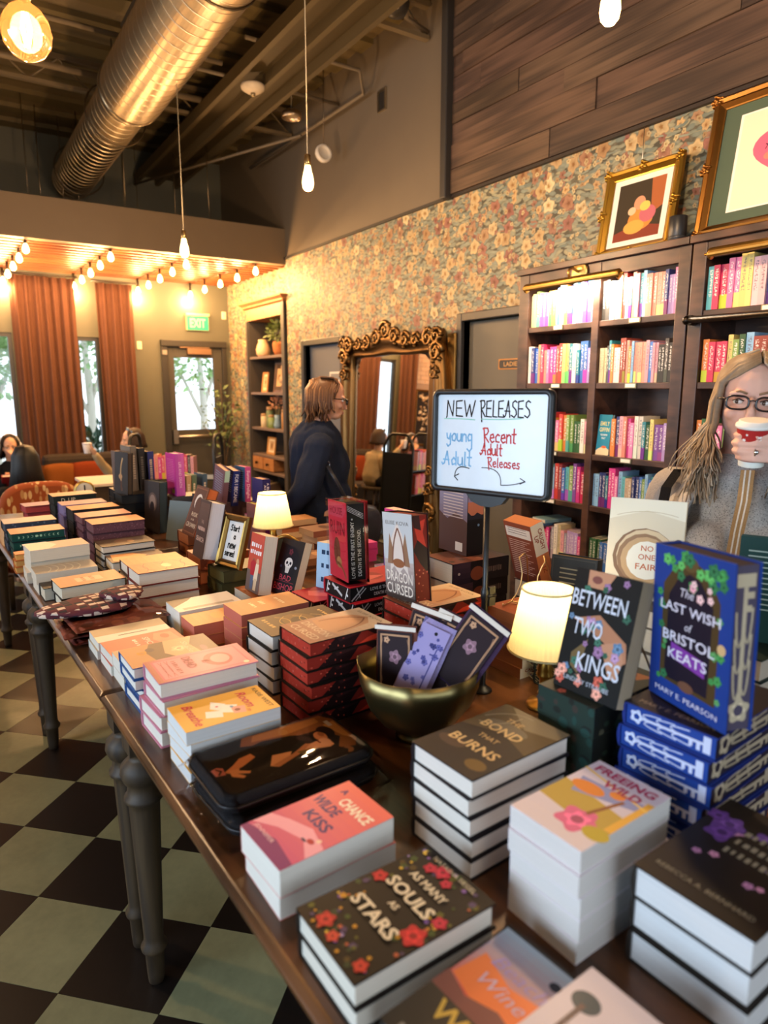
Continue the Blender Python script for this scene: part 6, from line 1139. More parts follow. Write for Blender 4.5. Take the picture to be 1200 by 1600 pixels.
def fill(ya, yb, shelf, seq, bay, seed, hb=0.205):
    """books left to right as seen (from yb down to ya)"""
    rr = random.Random(seed); n = len(seq); ws = [rr.uniform(0.8, 1.25) for _ in seq]; tot = sum(ws); span = yb - ya - 0.012; y = yb - 0.006; z = SH[shelf] + 0.0008; hh = None
    for i, ch in enumerate(seq):
        wd = ws[i] / tot * span
        if i and seq[i - 1] == ch and hh: h = hh
        else: h = hb + rr.uniform(-0.022, 0.028)
        hh = h; dp = rr.uniform(0.125, 0.145) ; xo = XF + 0.012 + rr.uniform(0, 0.012)
        lab = f'{CN[ch]} paperback, {NUM[i]} from left, {SN[shelf]} shelf of {bay}'
        M = TR(xo, y - wd / 2, z) @ Matrix.Diagonal((dp, wd - 0.0012, h, 1))
        o = bpy.data.objects.new('shelved_book', shelf_cover); C.objects.link(o); o.matrix_world = M
        c = lin(PAL[ch]); q = rr.uniform(0.85, 1.1); o.color = (min(1, c[0] * q), min(1, c[1] * q), min(1, c[2] * q), 1)
        tag(o, lab, 'book', f'books on the {SN[shelf]} shelf of {bay}')
        p = bpy.data.objects.new('pages', shelf_pages); C.objects.link(p); p.parent = o; p.color = (*lin('#ded6c4'), 1)
        y -= wd
LB, RBy, SBy = (2.632, 3.125), (2.12, 2.585), (1.345, 1.975)
fill(*LB, 0, 'CygUUKYYSBWOHNbtuKBB', 'left bay', 1); fill(*RBy, 0, 'DdWWWoRtTSPtbSSSSSNuuk', 'middle bay', 2)
fill(*LB, 1, 'WNBoHSkKKrRyyTWTBBu', 'left bay', 3); fill(*RBy, 1, 'CCCdTOWWrrSObSSSSPBPPDDdD', 'middle bay', 4)
fill(*LB, 2, 'WbNPURYkkROggGGWP', 'left bay', 5, 0.2); fill(2.12, 2.475, 2, 'ONPSKkWWTGyUUu', 'middle bay', 6, 0.2)
fill(*LB, 3, 'DNRYbUNtbRMBtgUKH', 'left bay', 7, 0.2); fill(*RBy, 3, 'bbNNTKKkbtEENNBgbBTYY', 'middle bay', 8, 0.2)
fill(*LB, 4, 'TRNBgbKkHKdLWCPLuuuuK', 'left bay', 9, 0.19); fill(*RBy, 4, 'GGGBBoEWSKTuNYROb', 'middle bay', 10, 0.19)
fill(*SBy, 0, 'tHHkkyyppNNTTbuWSORK', 'right bay', 11, 0.21); fill(*SBy, 1, 'OHHHygGbrrooBLWSNTRU', 'right bay', 12, 0.205); fill(*SBy, 2, 'OGPkgTbNWyRKSuEDOBtH', 'right bay', 13, 0.2)
fill(*SBy, 3, 'BNTbkPWSRyOGgtuUDdEC', 'right bay', 14, 0.2)
# face-out blue novel
a = {'front': [('g', 0, 0, 1, 1, '#2a7a98', '#2f8aa0', 6), ('p', [(0, 0), (1, 0), (1, 0.14), (0.6, 0.22), (0.2, 0.16), (0, 0.1)], '#d8c09a'), ('e', 0.6, 0.2, 0.2, 0.08, '#c8643a'), T('EMILY', 0.5, 0.78, 0.1, '#e0d48a', w=0.7, b=0.01), T('GIFFIN', 0.5, 0.63, 0.1, '#e0d48a', w=0.75, b=0.01), T('THE SUMMER', 0.5, 0.5, 0.045, '#e8f0ee', w=0.55), T('PACT', 0.5, 0.42, 0.045, '#e8f0ee', w=0.3)]}
book(stand_matrix((3.098, 2.572, SH[2] + 0.002), 180, 6, 0, 0.088, 0.225, 0.02), 0.088, 0.225, 0.02, '#2a7a98', '#e0d8c8', 'hard', a, 'blue novel with yellow lettering facing out on the middle bay shelf')
# books lying on top of the row, fourth/fifth shelf
book(TR(3.18, 2.95, SH[4] + 0.215, R(80)), 0.13, 0.2, 0.02, '#6a8a94', '#d8d0c0', 'paper', None, 'grey-blue paperback lying across the row on the fifth shelf')

# brass picture lights
def picture_light(ya, yb, z, x, label, lit):
    t = thing('picture_light', label, 'lamp', (x, (ya + yb) / 2, z), 0, 'brass picture lights on the bookcases'); ym = 0; h = (yb - ya) / 2
    n = 10; M = Matrix(((0, 0, 1, 0), (1, 0, 0, 0), (0, 1, 0, 0), (0, 0, 0, 1)))
    arc = [R(20 + 200 * k / n) for k in range(n + 1)]
    outer = [(0.026 * math.cos(q), 0.026 * math.sin(q)) for q in arc]; inner = [(0.023 * math.cos(q), 0.023 * math.sin(q)) for q in arc][::-1]
    mb = MB(); pl = outer + inner
    rings = [[V3(px, y, pz) for px, pz in pl] for y in (-h, h)]; mb.ring_loft(rings, smooth=False); s = mb.build('reflector', 'metal', t, '#b08a48')
    for y in (-h, h): MB().ell((0, y, 0.0), 0.026, 0.012, 0.026, 12, 8).tube([(0, y, 0), (0, y + (0.03 if y > 0 else -0.03), 0)], 0.006, 8).build('end_cap', 'metal', t, '#a8803c')
    MB().tube([(0, -h + 0.03, -0.004), (0, h - 0.03, -0.004)], 0.008, 8).build('tube_bulb', 'tube_glow' if lit else 'gloss', t, '#cfc8a8')
    MB().tube([(0.0, 0, 0.02), (-0.01, 0, 0.06), (0.02, 0, 0.075), (0.065, 0, 0.06)], 0.008, 8).build('arm', 'metal', t, '#b08a48')
    MB().lathe([(0.055, 0), (0.056, 0.006), (0.05, 0.012), (0.044, 0.011), (0.036, 0.016), (0.012, 0.018), (0.002, 0.018)], 24, Matrix.Translation((0.085, 0, 0.06)) @ Matrix.Rotation(R(-90), 4, 'Y')).build('wall_plate', 'metal', t, '#c0a060')
    if lit:
        l = bpy.data.lights.new('picture_lamp', 'AREA'); l.shape = 'RECTANGLE'; l.size = 0.03; l.size_y = 2 * h - 0.08; l.energy = 6.0; l.color = (1.0, 0.9, 0.72)
        lo = bpy.data.objects.new('picture_lamp', l); C.objects.link(lo); lo.parent = t; lo.location = (0.004, 0, -0.016); lo.rotation_euler = (0, R(-30), 0)
picture_light(2.40, 3.06, 2.215, XF - 0.085, 'lit brass picture light over the left bookcase', True)
picture_light(1.30, 1.90, 2.235, XF - 0.085, 'unlit brass picture light over the right bookcase', False)

# framed pictures leaning on top of the bookcases
def gilt_frame(w_, h, M, label, art, mat_col, fwid, col='#a8843c', orn=True, name='framed_picture', mcol=None):
    root = thing(name, label, 'picture', M=M); mb = MB(); rings = []
    for ins, zz in ((0, 0), (0, 0.022), (0.012, 0.034), (fwid * 0.45, 0.026), (fwid * 0.6, 0.03), (fwid - 0.006, 0.014), (fwid, 0.012), (fwid, 0.004)):
        rings.append([V3(-w_ / 2 + ins, ins, zz), V3(w_ / 2 - ins, ins, zz), V3(w_ / 2 - ins, h - ins, zz), V3(-w_ / 2 + ins, h - ins, zz)])
    mb.ring_loft(rings, cap=False, smooth=False); fr = mb.build('frame_moulding', 'metal', root, col)
    if orn:
        pts = [(-w_ / 2 + 0.015, 0.015), (w_ / 2 - 0.015, 0.015), (w_ / 2 - 0.015, h - 0.015), (-w_ / 2 + 0.015, h - 0.015), (0, h - 0.012), (0, 0.012), (-w_ / 2 + 0.012, h / 2), (w_ / 2 - 0.012, h / 2)]
        rr = random.Random(9)
        for cx, cy in pts:
            mb = MB()
            for k in range(9):
                a = k * 2.4; q = 0.006 * math.sqrt(k) * 1.5
                mb.ell((cx + q * math.cos(a), cy + q * math.sin(a), 0.03), rr.uniform(0.008, 0.014), rr.uniform(0.006, 0.012), 0.012, 8, 5)
            mb.build('carved_ornament', 'metal', fr, col)
    MB().box(-w_ / 2 + fwid - 0.004, fwid - 0.004, 0.0, w_ / 2 - fwid + 0.004, h - fwid + 0.004, 0.006).build('mount', 'matte', root, mat_col)
    iw, ih = w_ - 2 * fwid, h - 2 * fwid
    mb = MB(); draw(mb, art, (-iw / 2, fwid, 0.006), (1, 0, 0), (0, 1, 0), (0, 0, 1), iw, ih, 0.0005); mb.build('print', 'print_matte', root)
    return root
def lean_m(yc, z, xbase, lean): # facing -X, leaning back toward the wall
    return stand_matrix((xbase, yc, z), 180, lean, 0, 0, 0, 0)
# generic seated-still-life stand-in in the same ochre, rose and olive colours
art1 = [('r', 0.0, 0, 1, 1, '#e4ded0'), ('r', 0.1, 0.08, 0.9, 0.92, '#3a3226'), ('p', [(0.72, 0.4), (0.9, 0.5), (0.9, 0.92), (0.66, 0.92)], '#9a5a34'), ('p', [(0.1, 0.08), (0.9, 0.08), (0.9, 0.22), (0.5, 0.3), (0.1, 0.2)], '#7a3a2a'), ('e', 0.55, 0.36, 0.22, 0.16, '#c8803c'), ('e', 0.66, 0.42, 0.14, 0.12, '#b0606a'), ('e', 0.45, 0.26, 0.18, 0.1, '#d09a4a'), ('e', 0.5, 0.6, 0.1, 0.1, '#c08a6a'), ('e', 0.38, 0.5, 0.07, 0.06, '#cfae8c'), ('e', 0.6, 0.54, 0.09, 0.07, '#d8b45a')]
gilt_frame(0.475, 0.475, lean_m(2.515, 2.347, 3.24, 9), 'ornate gilt frame holding a small ochre and rose painting on the bookcase top', art1, '#e4ded0', 0.055, '#b08a38')
heart = []
hp = []
for k in range(40):
    a = 2 * math.pi * k / 40; x = 16 * math.sin(a) ** 3; y = 13 * math.cos(a) - 5 * math.cos(2 * a) - 2 * math.cos(3 * a) - math.cos(4 * a); hp.append((0.5 + x / 62, 0.52 + y / 62))
art2 = [('r', 0, 0, 1, 1, '#4c5a4a'), ('r', 0.12, 0.09, 0.88, 0.91, '#e6dfd0'), ('r', 0.14, 0.105, 0.86, 0.895, '#e2d4b8'), ('p', hp, '#cf5f7a'), ('ln', curve(0.33, 0.6, 0.45, 0.6, -0.18), 0.008, '#3a1f2a'), ('ln', curve(0.55, 0.6, 0.67, 0.6, -0.18), 0.008, '#3a1f2a')] + [('ln', [(0.34 + 0.033 * k, 0.585 - 0.01 * (1 if k in (1, 2) else 0)), (0.33 + 0.035 * k, 0.56 - 0.01 * (1 if k in (1, 2) else 0))], 0.006, '#3a1f2a') for k in range(4)] + [('ln', [(0.56 + 0.033 * k, 0.585), (0.555 + 0.035 * k, 0.555)], 0.006, '#3a1f2a') for k in range(4)] + [('e', 0.36, 0.5, 0.035, 0.025, '#d87a6a'), ('e', 0.64, 0.5, 0.035, 0.025, '#d87a6a'), ('e', 0.5, 0.44, 0.03, 0.02, '#3a1a22')]
gilt_frame(0.80, 0.665, lean_m(1.735, 2.347, 3.22, 9), 'large gilt frame with pink heart print and green mount, on the bookcase top', art2, '#4c5a4a', 0.06, '#9a6c34')
t = thing('black_pot', 'black cylinder pot between the two gilt frames on the bookcase', 'pot', (3.17, 2.20, 2.346))
MB().lathe([(0.040, 0), (0.043, 0.004), (0.043, 0.125), (0.041, 0.128), (0.038, 0.124), (0.036, 0.02), (0.001, 0.018)], 24).build('pot_body', 'satin', t, '#1c1d20')
MB().lathe([(0.0435, 0.020), (0.045, 0.022), (0.045, 0.03), (0.0435, 0.032)], 24, cap=False).build('pot_band', 'satin', t, '#2a2b2e')
# hanging wire against the wallpaper
tag(MB().tube([(3.385, 2.60, 3.05), (3.385, 2.60, 2.80)], 0.002, 6).build('hanging_wire', 'metal', None, '#c8c0b0'), 'thin picture wire hanging down the wallpaper above the gilt frame', 'wire')

# door signs
t = thing('door_sign', 'black and gold LADIES plaque on the near restroom door', 'sign', (3.452, 3.645, 1.805))
M = stand_matrix((0, 0, 0), 180, 0, 0, 0, 0, 0)
MB().prism(rrect(0.275, 0.075, 0.004), -0.002, 0.003, M).build('plate', 'metal', t, '#a87a4a')
MB().prism(rrect(0.255, 0.058, 0.018), 0.003, 0.0042, M).build('plate_face', 'satin', t, '#231f1a')
mb = MB(); draw(mb, [T('LADIES', 0.5, 0.5, 0.42, '#c89a60', w=0.58, b=0.01)], (0, 0.1375, -0.0375), (0, -1, 0), (0, 0, 1), (-1, 0, 0), 0.275, 0.075, 0.0046); mb.build('lettering', 'print_matte', t)
t = thing('door_sign', 'pale plaque on the far restroom door behind the woman in navy', 'sign', (3.452, 6.20, 1.75))
MB().prism(rrect(0.30, 0.10, 0.006), -0.002, 0.003, M).build('plate', 'matte', t, '#c8c6c0')
MB().prism(rrect(0.25, 0.06, 0.012), 0.003, 0.0042, M).build('plate_face', 'satin', t, '#7a7a7c')

# ------------------------------------------------------------------ ornate mirror against the wall
t = thing('floor_mirror', 'tall floor mirror in heavy carved antique gold frame', 'mirror', (3.27, 5.02, 0.03))
my0, my1, mz = -0.80, 0.80, 2.16
Mm = Matrix.Rotation(R(2.0), 4, 'Y')
# glass outline in (y,z): straight sides, wavy top
def topz(y): return mz - 0.20 + 0.05 * math.cos(y / 0.64 * math.pi * 1.0) * 0.9
gl = [(-0.60, 0.22), (0.60, 0.22), (0.60, 1.80)] + [(0.60 - 1.2 * k / 12, 1.86 + 0.05 * math.sin(math.pi * k / 12)) for k in range(1, 12)] + [(-0.60, 1.80)]
Mg = Mm @ Matrix(((0, 0, -1, 0), (1, 0, 0, 0), (0, 1, 0, 0), (0, 0, 0, 1)))
MB().prism(gl, -0.004, 0.004, Mg).build('mirror_glass', 'mirror', t)
MB().box(0.012, -0.70, 0.1, 0.035, 0.70, 2.05, Mm).build('backing', 'matte', t, '#3a2a1c')
# moulding: swept outline with profile
outl = []
def ol(w2, top, wob, ztop_wave):
    p = []
    for k in range(14): z_ = 0.10 + (1.78) * k / 13; p.append((w2 + wob * math.sin(3.2 * math.pi * k / 13), z_))
    for k in range(1, 24):
        s = k / 24; y = w2 * (1 - 2 * s); p.append((y, 1.88 + ztop_wave * (0.45 * abs(2 * s - 1) ** 3 + 0.55 * math.exp(-((s - 0.5) / 0.13) ** 2)) + top))
    for k in range(14): z_ = 1.88 - 1.78 * k / 13; p.append((-w2 - wob * math.sin(3.2 * math.pi * (13 - k) / 13), z_))
    for k in range(1, 8): p.append((-w2 + 2 * w2 * k / 8, 0.10 - (0.0 if True else 0)))
    return p
prof = [(0.595, -0.0, 0.0, 0.02, -0.008), (0.60, 0.0, 0.0, 0.02, -0.03), (0.625, 0.02, 0.002, 0.03, -0.045), (0.655, 0.03, 0.006, 0.05, -0.035), (0.69, 0.05, 0.012, 0.09, -0.06), (0.735, 0.08, 0.02, 0.14, -0.075), (0.775, 0.11, 0.028, 0.18, -0.05), (0.79, 0.12, 0.03, 0.19, 0.0), (0.78, 0.11, 0.03, 0.18, 0.03)]
mb = MB(); rings = []
for w2, top, wob, zw, x in prof: rings.append([Mm @ V3(x, y, z_) for y, z_ in ol(w2, top, wob, zw)])
mb.ring_loft(rings, cap=False); mb.build('frame_moulding', 'metal', t, '#6e5230')
rr = random.Random(4)
def scroll(cx, cz, s, turns, flip, x=-0.07):
    pts = []; rad = []
    for k in range(16):
        a = turns * 2 * math.pi * k / 15; q = s * (1 - 0.85 * k / 15); pts.append(Mm @ V3(x - 0.012 * k / 15, cx + flip * q * math.cos(a), cz + q * math.sin(a))); rad.append(0.24 * s * (1 - 0.55 * k / 15))
    return MB().tube(pts, rad, 8)
cl = []
for sgn in (-1, 1):
    for z_, s in ((0.25, 0.07), (0.42, 0.05), (0.62, 0.075), (0.80, 0.06), (0.95, 0.045), (1.72, 0.06), (1.88, 0.085), (2.0, 0.07)): cl.append((sgn * (0.71 + rr.uniform(-0.01, 0.02)), z_, s, sgn))
    for y_, s in ((0.62, 0.08), (0.45, 0.06), (0.30, 0.07), (0.14, 0.075)): cl.append((sgn * y_, 1.99 + 0.07 * math.exp(-(y_ / 0.2) ** 2), s, sgn))
cl.append((0, 2.09, 0.085, 1))
for k, (cy, cz, s, sgn) in enumerate(cl):
    scroll(cy, cz, s, 1.6, sgn).build('carved_scroll', 'metal', t, '#7a5c36')
    mb = MB()
    for q in range(5):
        a = rr.uniform(0, 6.28); mb.ell(Mm @ V3(-0.075, cy + s * 0.9 * math.cos(a), cz + s * 0.9 * math.sin(a)), 0.018, s * 0.28, s * 0.22, 8, 6)
    mb.build('carved_leaf', 'metal', t, '#654a28')
# second gilt frame leaning behind the mirror
tag(MB().box(-0.012, -0.05, 0, 0.012, 0.05, 2.05).build('gilt_board', 'metal', None, '#8a6c3c', TR(3.36, 4.21, 0.0), bevel=0.008), 'narrow gilt picture edge leaning behind the floor mirror', 'frame')

# ------------------------------------------------------------------ built-in bookcase in the alcove
t = thing('display_cabinet', 'built-in alcove cabinet with cornice, shelves and two small drawers', 'cabinet', (WX + 0.03, 7.88, 0)); I = Matrix.Translation((-WX - 0.03, -7.88, 0))
def part(nm, *b, mat='paint', col='#3f3a36', bev=0.003, par=None): return MB().box(*b, I).build(nm, mat, par or t, col, bevel=bev)
x0 = WX + 0.0; part('side_panel', x0, 7.33, 0, x0 + 0.36, 7.37, 2.6); part('side_panel', x0, 8.39, 0, x0 + 0.36, 8.43, 2.6); part('back_panel', x0 + 0.34, 7.37, 0, x0 + 0.36, 8.39, 2.6)
part('top_rail', x0 - 0.01, 7.33, 2.46, x0 + 0.36, 8.43, 2.60, mat='light_wood', col='#c08a58')
mb = MB(); rings = []
for ins, zz in ((0.0, 2.60), (-0.03, 2.615), (-0.035, 2.635), (-0.07, 2.66), (-0.075, 2.675)): rings.append([I @ V3(x0 - 0.012 + ins, 7.30 + ins, zz), I @ V3(x0 + 0.2, 7.30 + ins, zz), I @ V3(x0 + 0.2, 8.46 - ins, zz), I @ V3(x0 - 0.012 + ins, 8.46 - ins, zz)])
mb.ring_loft(rings, smooth=False); mb.build('cornice', 'light_wood', t)
part('pilaster', x0 - 0.03, 7.28, 0, x0, 7.36, 2.6); part('pilaster', x0 - 0.02, 8.40, 0, x0, 8.45, 2.46)
CS = [2.02, 1.58, 1.14, 0.80]
for z_ in CS: part('shelf_board', x0, 7.37, z_ - 0.03, x0 + 0.34, 8.39, z_, col='#6a5a52')
for k in range(2):
    ya = 8.385 - 0.34 * k; d = part('drawer', x0 - 0.006, ya - 0.32, 0.61, x0 + 0.3, ya, 0.765, mat='light_wood', col='#b0865c')
    MB().lathe([(0.012, 0), (0.01, 0.012), (0.02, 0.02), (0.018, 0.032), (0.002, 0.036)], 12, I @ Matrix.Translation((x0 - 0.006, ya - 0.16, 0.69)) @ Matrix.Rotation(R(-90), 4, 'Y')).build('drawer_knob', 'metal', d, '#3a2c22')
part('drawer_rail', x0, 7.37, 0.57, x0 + 0.34, 8.39, 0.60, col='#6a5a52'); part('base_board', x0, 7.37, 0.12, x0 + 0.34, 8.39, 0.16, col='#6a4a34')
bx = x0 + 0.10
def vase(name, y, z, prof, col, label, mat='satin'):
    tt = thing(name, label, name.split('_')[-1], (bx, y, z)); MB().lathe(prof, 18).build('vase_body', mat, tt, col)
    MB().lathe([(prof[-1][0] * 0.98, prof[-1][1] - 0.002), (prof[-1][0] * 1.05, prof[-1][1] + 0.004), (prof[-1][0] * 0.9, prof[-1][1] + 0.008)], 18, cap=False).build('rim', mat, tt, col)
    return tt
vase('ceramic_vase', 8.18, CS[0] + 0.0005, [(0.06, 0), (0.085, 0.03), (0.09, 0.09), (0.07, 0.15), (0.055, 0.18), (0.06, 0.2)], '#d8b48a', 'cream ceramic vase on the top cabinet shelf')
def leaves(mb, n, c, r, rr, size, up=0.3):
    for _ in range(n):
        a = rr.uniform(0, 6.28); e = rr.uniform(-0.6, 1.2); d = V3(math.cos(a) * math.cos(e), math.sin(a) * math.cos(e), math.sin(e) + up * 0.3).normalized()
        p = Vector(c) + V3(d.x * r[0], d.y * r[1], d.z * r[2]) * rr.uniform(0.35, 1.0); s = size * rr.uniform(0.6, 1.3)
        u = d.cross(V3(rr.uniform(-1, 1), rr.uniform(-1, 1), rr.uniform(-1, 1))).normalized(); f = (d + u * rr.uniform(-0.8, 0.8)).normalized(); sd = f.cross(u).normalized()
        mb.add([p, p + f * s * 0.5 + sd * s * 0.22, p + f * s, p + f * s * 0.5 - sd * s * 0.22, p + f * s * 0.5 + u * s * 0.05], [(0, 1, 4), (1, 2, 4), (2, 3, 4), (3, 0, 4)], True)
rr = random.Random(12)
tt = thing('potted_fern', 'bushy green plant trailing from a woven pot on the top cabinet shelf', 'plant', (bx + 0.03, 7.72, CS[0] + 0.0005))
MB().lathe([(0.07, 0), (0.09, 0.05), (0.10, 0.12), (0.09, 0.16), (0.08, 0.155), (0.01, 0.15)], 18).build('pot', 'cloth', tt, '#a86a42')
mb = MB(); leaves(mb, 260, (0, 0, 0.25), (0.14, 0.22, 0.16), rr, 0.07); mb.build('foliage', 'leaf', tt, '#5a6a34')['kind'] = 'stuff'
def small_frame(y, z, w_, h, col, pic, label, x=bx):
    M = stand_matrix((x, y + w_ / 2, z), 180, 7, 0, 0, 0, 0); r_ = thing('photo_frame', label, 'frame', M=M)
    mb = MB(); rings = []
    for ins, zz in ((0, 0), (0, 0.016), (0.022, 0.013), (0.026, 0.004)): rings.append([V3(ins, ins, zz), V3(w_ - ins, ins, zz), V3(w_ - ins, h - ins, zz), V3(ins, h - ins, zz)])
    mb.ring_loft(rings, cap=False, smooth=False); mb.build('frame_moulding', 'satin', r_, col)
    MB().box(0.02, 0.02, 0, w_ - 0.02, h - 0.02, 0.005).build('picture_card', 'matte', r_, pic)
    mb = MB(); draw(mb, [('r', 0.15, 0.15, 0.85, 0.85, '#b89a74'), ('e', 0.5, 0.5, 0.2, 0.2, '#8a6a4a')], (0.026, 0.026, 0.005), (1, 0, 0), (0, 1, 0), (0, 0, 1), w_ - 0.052, h - 0.052, 0.0005); mb.build('print', 'print_matte', r_)
small_frame(8.16, CS[1] + 0.001, 0.17, 0.25, '#c0844c', '#dcc8a0', 'small tan photo frame on the second cabinet shelf')
small_frame(7.84, CS[1] + 0.001, 0.26, 0.36, '#5a4030', '#4a3a30', 'larger dark painting leaning on the second cabinet shelf', bx + 0.04)
vase('stone_bust', 7.52, CS[1] + 0.0005, [(0.06, 0), (0.05, 0.04), (0.03, 0.07), (0.09, 0.12), (0.08, 0.18), (0.035, 0.21), (0.055, 0.25), (0.06, 0.3), (0.04, 0.34)], '#a88e74', 'pale stone bust at the right of the second cabinet shelf', 'matte')
vase('flower_vase', 7.80, CS[2] + 0.0005, [(0.04, 0), (0.05, 0.04), (0.035, 0.12), (0.04, 0.16)], '#7a9ab0', 'blue glass vase holding dried flowers on the third cabinet shelf')
tt = thing('dried_flowers', 'bunch of pale dried flowers standing in the blue vase', 'flowers', (bx, 7.80, CS[2] + 0.17)); mb = MB(); leaves(mb, 90, (0, 0, 0.12), (0.08, 0.10, 0.10), rr, 0.045); mb.build('petals', 'leaf', tt, '#c08a6a')['kind'] = 'stuff'
mb = MB()
for k in range(7): mb.tube([(0, 0.005 * (k - 3), -0.12), (0.02 * math.sin(k), 0.02 * (k - 3), 0.12)], 0.002, 5)
mb.build('stems', 'leaf', tt, '#6a6a3a')['kind'] = 'stuff'
for k, (y, h, cc, lb) in enumerate([(8.16, 0.17, '#b8a888', 'cream jar with lid'), (8.05, 0.26, '#6a7a5a', 'green tall tin'), (7.93, 0.16, '#7a8a50', 'olive candle jar'), (7.60, 0.24, '#a07a50', 'amber tall jar'), (7.48, 0.22, '#b89a74', 'tan jar')]):
    tt = thing('storage_jar', f'{lb} on the third cabinet shelf', 'jar', (bx - 0.02 + 0.03 * (k % 2), y, CS[2] + 0.0005)); MB().lathe([(0.045, 0), (0.048, 0.006), (0.048, h * 0.8), (0.04, h * 0.84)], 16).build('jar_body', 'gloss', tt, cc); MB().lathe([(0.043, h * 0.84), (0.045, h * 0.86), (0.045, h), (0.01, h + 0.006)], 16).build('lid', 'satin', tt, '#8a6a44')
small_frame(8.02, CS[3] + 0.001, 0.24, 0.22, '#b8884e', '#d8c8a8', 'wide tan photo frame above the cabinet drawers')
# lower cabinet shelf: crates of records / books
for k in range(6):
    y = 8.34 - 0.075 * k; tag(book(stand_matrix((x0 + 0.06, y, 0.162), 270, 0, 8, 0.16, 0.26, 0.035), 0.16, 0.26, 0.035, ['#8a6a4a', '#6a4a3a', '#a8906c', '#4a3a34', '#b09a7a', '#5a4a40'][k], '#cdbb9a', 'hard', None, f'{["tan", "brown", "straw", "umber", "sand", "taupe"][k]} old book leaning on the lowest cabinet shelf'), None)

# ------------------------------------------------------------------ ceiling services
def duct_seg(name, y0, y1, r, x, z, par, ribs):
    mb = MB(); M = Matrix.Translation((x, 0, z)) @ Matrix.Rotation(R(-90), 4, 'X'); prof = []
    n = int((y1 - y0) / ribs)
    for k in range(n):
        a = y0 + ribs * k; prof += [(r, a), (r, a + ribs * 0.93), (r + 0.0035, a + ribs * 0.945), (r + 0.0035, a + ribs * 0.985)]
    prof.append((r, y1)); mb.lathe(prof, 72, M); mb.smooth = [False] * len(mb.f); return mb.build(name, 'metal', par, '#b3a184')
t = thing('spiral_duct', 'large galvanised spiral air duct running along the ceiling', 'duct', (0, 0, 0))
duct_seg('duct_section', -2.2, 6.05, 0.245, 1.53, 3.95, t, 0.11)
duct_seg('duct_section', 6.12, 8.9, 0.205, 1.53, 3.96, t, 0.11)
MB().lathe([(0.252, 6.0), (0.252, 6.06), (0.21, 6.14), (0.21, 6.18)], 40, Matrix.Translation((1.53, 0, 3.955)) @ Matrix.Rotation(R(-90), 4, 'X')).build('reducer', 'metal', t, '#8a7c66')
g = MB()
Mg2 = Matrix.Translation((1.53, 5.15, 3.95)) @ Matrix.Rotation(R(-118), 4, 'Y')
mbx = MB().box(0.235, -0.30, -0.085, 0.262, 0.30, 0.085, Mg2); gr = mbx.build('duct_grille', 'metal', t, '#6a5f50')
for k in range(7): MB().box(0.26, -0.28 + 0.08 * k, -0.07, 0.268, -0.24 + 0.08 * k, 0.07, Mg2).build('grille_blade', 'metal', gr, '#3a332a')
for y in (1.5, 4.0, 6.6, 8.4):
    MB().tube([(1.53 + 0.25 * math.cos(2 * math.pi * k / 24), y, 3.95 + 0.25 * math.sin(2 * math.pi * k / 24)) for k in range(24)], 0.008, 6, True).tube([(1.53, y, 4.19), (1.53, y, CZ)], 0.005, 6).build('duct_strap', 'metal', t, '#5a5040')
def pipe(pts, r, label, col='#6a5c48', grp='ceiling pipes and conduits'):
    o = tag(MB().tube(pts, r, 8).build('ceiling_pipe', 'paint', None, col), label, 'pipe', grp); return o
pipe([(LX + 0.05, 6.6, 4.225), (2.3, 6.6, 4.225)], 0.028, 'thin grey sprinkler pipe crossing behind the spiral duct')
pipe([(LX + 0.05, 5.80, 4.225), (2.2, 5.80, 4.225)], 0.02, 'narrow conduit crossing the ceiling left of the duct')
pipe([(2.2, 5.3, 4.225), (3.2, 5.3, 4.225), (3.3, 5.4, 4.1), (3.25, 7.8, 4.1)], 0.016, 'bent conduit dropping beside the dark upper wall')
pipe([(1.85, 6.0, 4.225), (3.39, 6.0, 4.225)], 0.016, 'straight conduit carrying the ceiling detector')
pipe([(3.15, 6.3, 4.0), (2.2, 8.8, 4.0)], 0.014, 'sloping conduit beside the upper wall')
pipe([(3.0, 4.4, 4.45), (3.15, 4.55, 4.3), (3.38, 4.6, 4.28)], 0.018, 'short bent conduit near the wood cladding')
t = thing('cable_tray', 'long wooden-floored cable tray hung along the ceiling right of the duct', 'tray', (0, 0, 0))
for x in (2.30, 2.55, 2.78): MB().box(x - 0.022, 1.0, 4.10, x + 0.022, 9.1, 4.20).build('tray_rail', 'paint', t, '#4c3f26')
MB().box(2.322, 1.0, 4.188, 2.528, 9.1, 4.198).box(2.572, 1.0, 4.188, 2.758, 9.1, 4.198).build('tray_floor', 'paint', t, '#3c3018')
for y in (2, 4, 6, 8): MB().tube([(2.55, y, 4.20), (2.55, y, CZ)], 0.006, 6).build('tray_hanger', 'metal', t, '#5a5040')
def joist(y, label):
    t = thing('bar_joist', label, 'joist', (0, y, 0), 0, 'steel bar joists under the roof deck')
    MB().box(LX + 0.02, -0.03, 4.44, 3.38, 0.03, 4.48).build('top_chord', 'paint', t, '#5c4c34'); MB().box(LX + 0.02, -0.025, 4.22, 3.38, 0.025, 4.25).build('bottom_chord', 'paint', t, '#6a5a40')
    n = 13; mb = MB()
    for k in range(n):
        xa = LX + 0.1 + k * 0.49; mb.tube([(xa, 0, 4.24), (xa + 0.245, 0, 4.45), (xa + 0.49, 0, 4.24)], 0.011, 6)
    mb.build('web_rod', 'paint', t, '#6a5a40')
joist(4.6, 'nearer steel bar joist crossing under the roof deck'); joist(7.0, 'farther steel bar joist just before the alcove header')
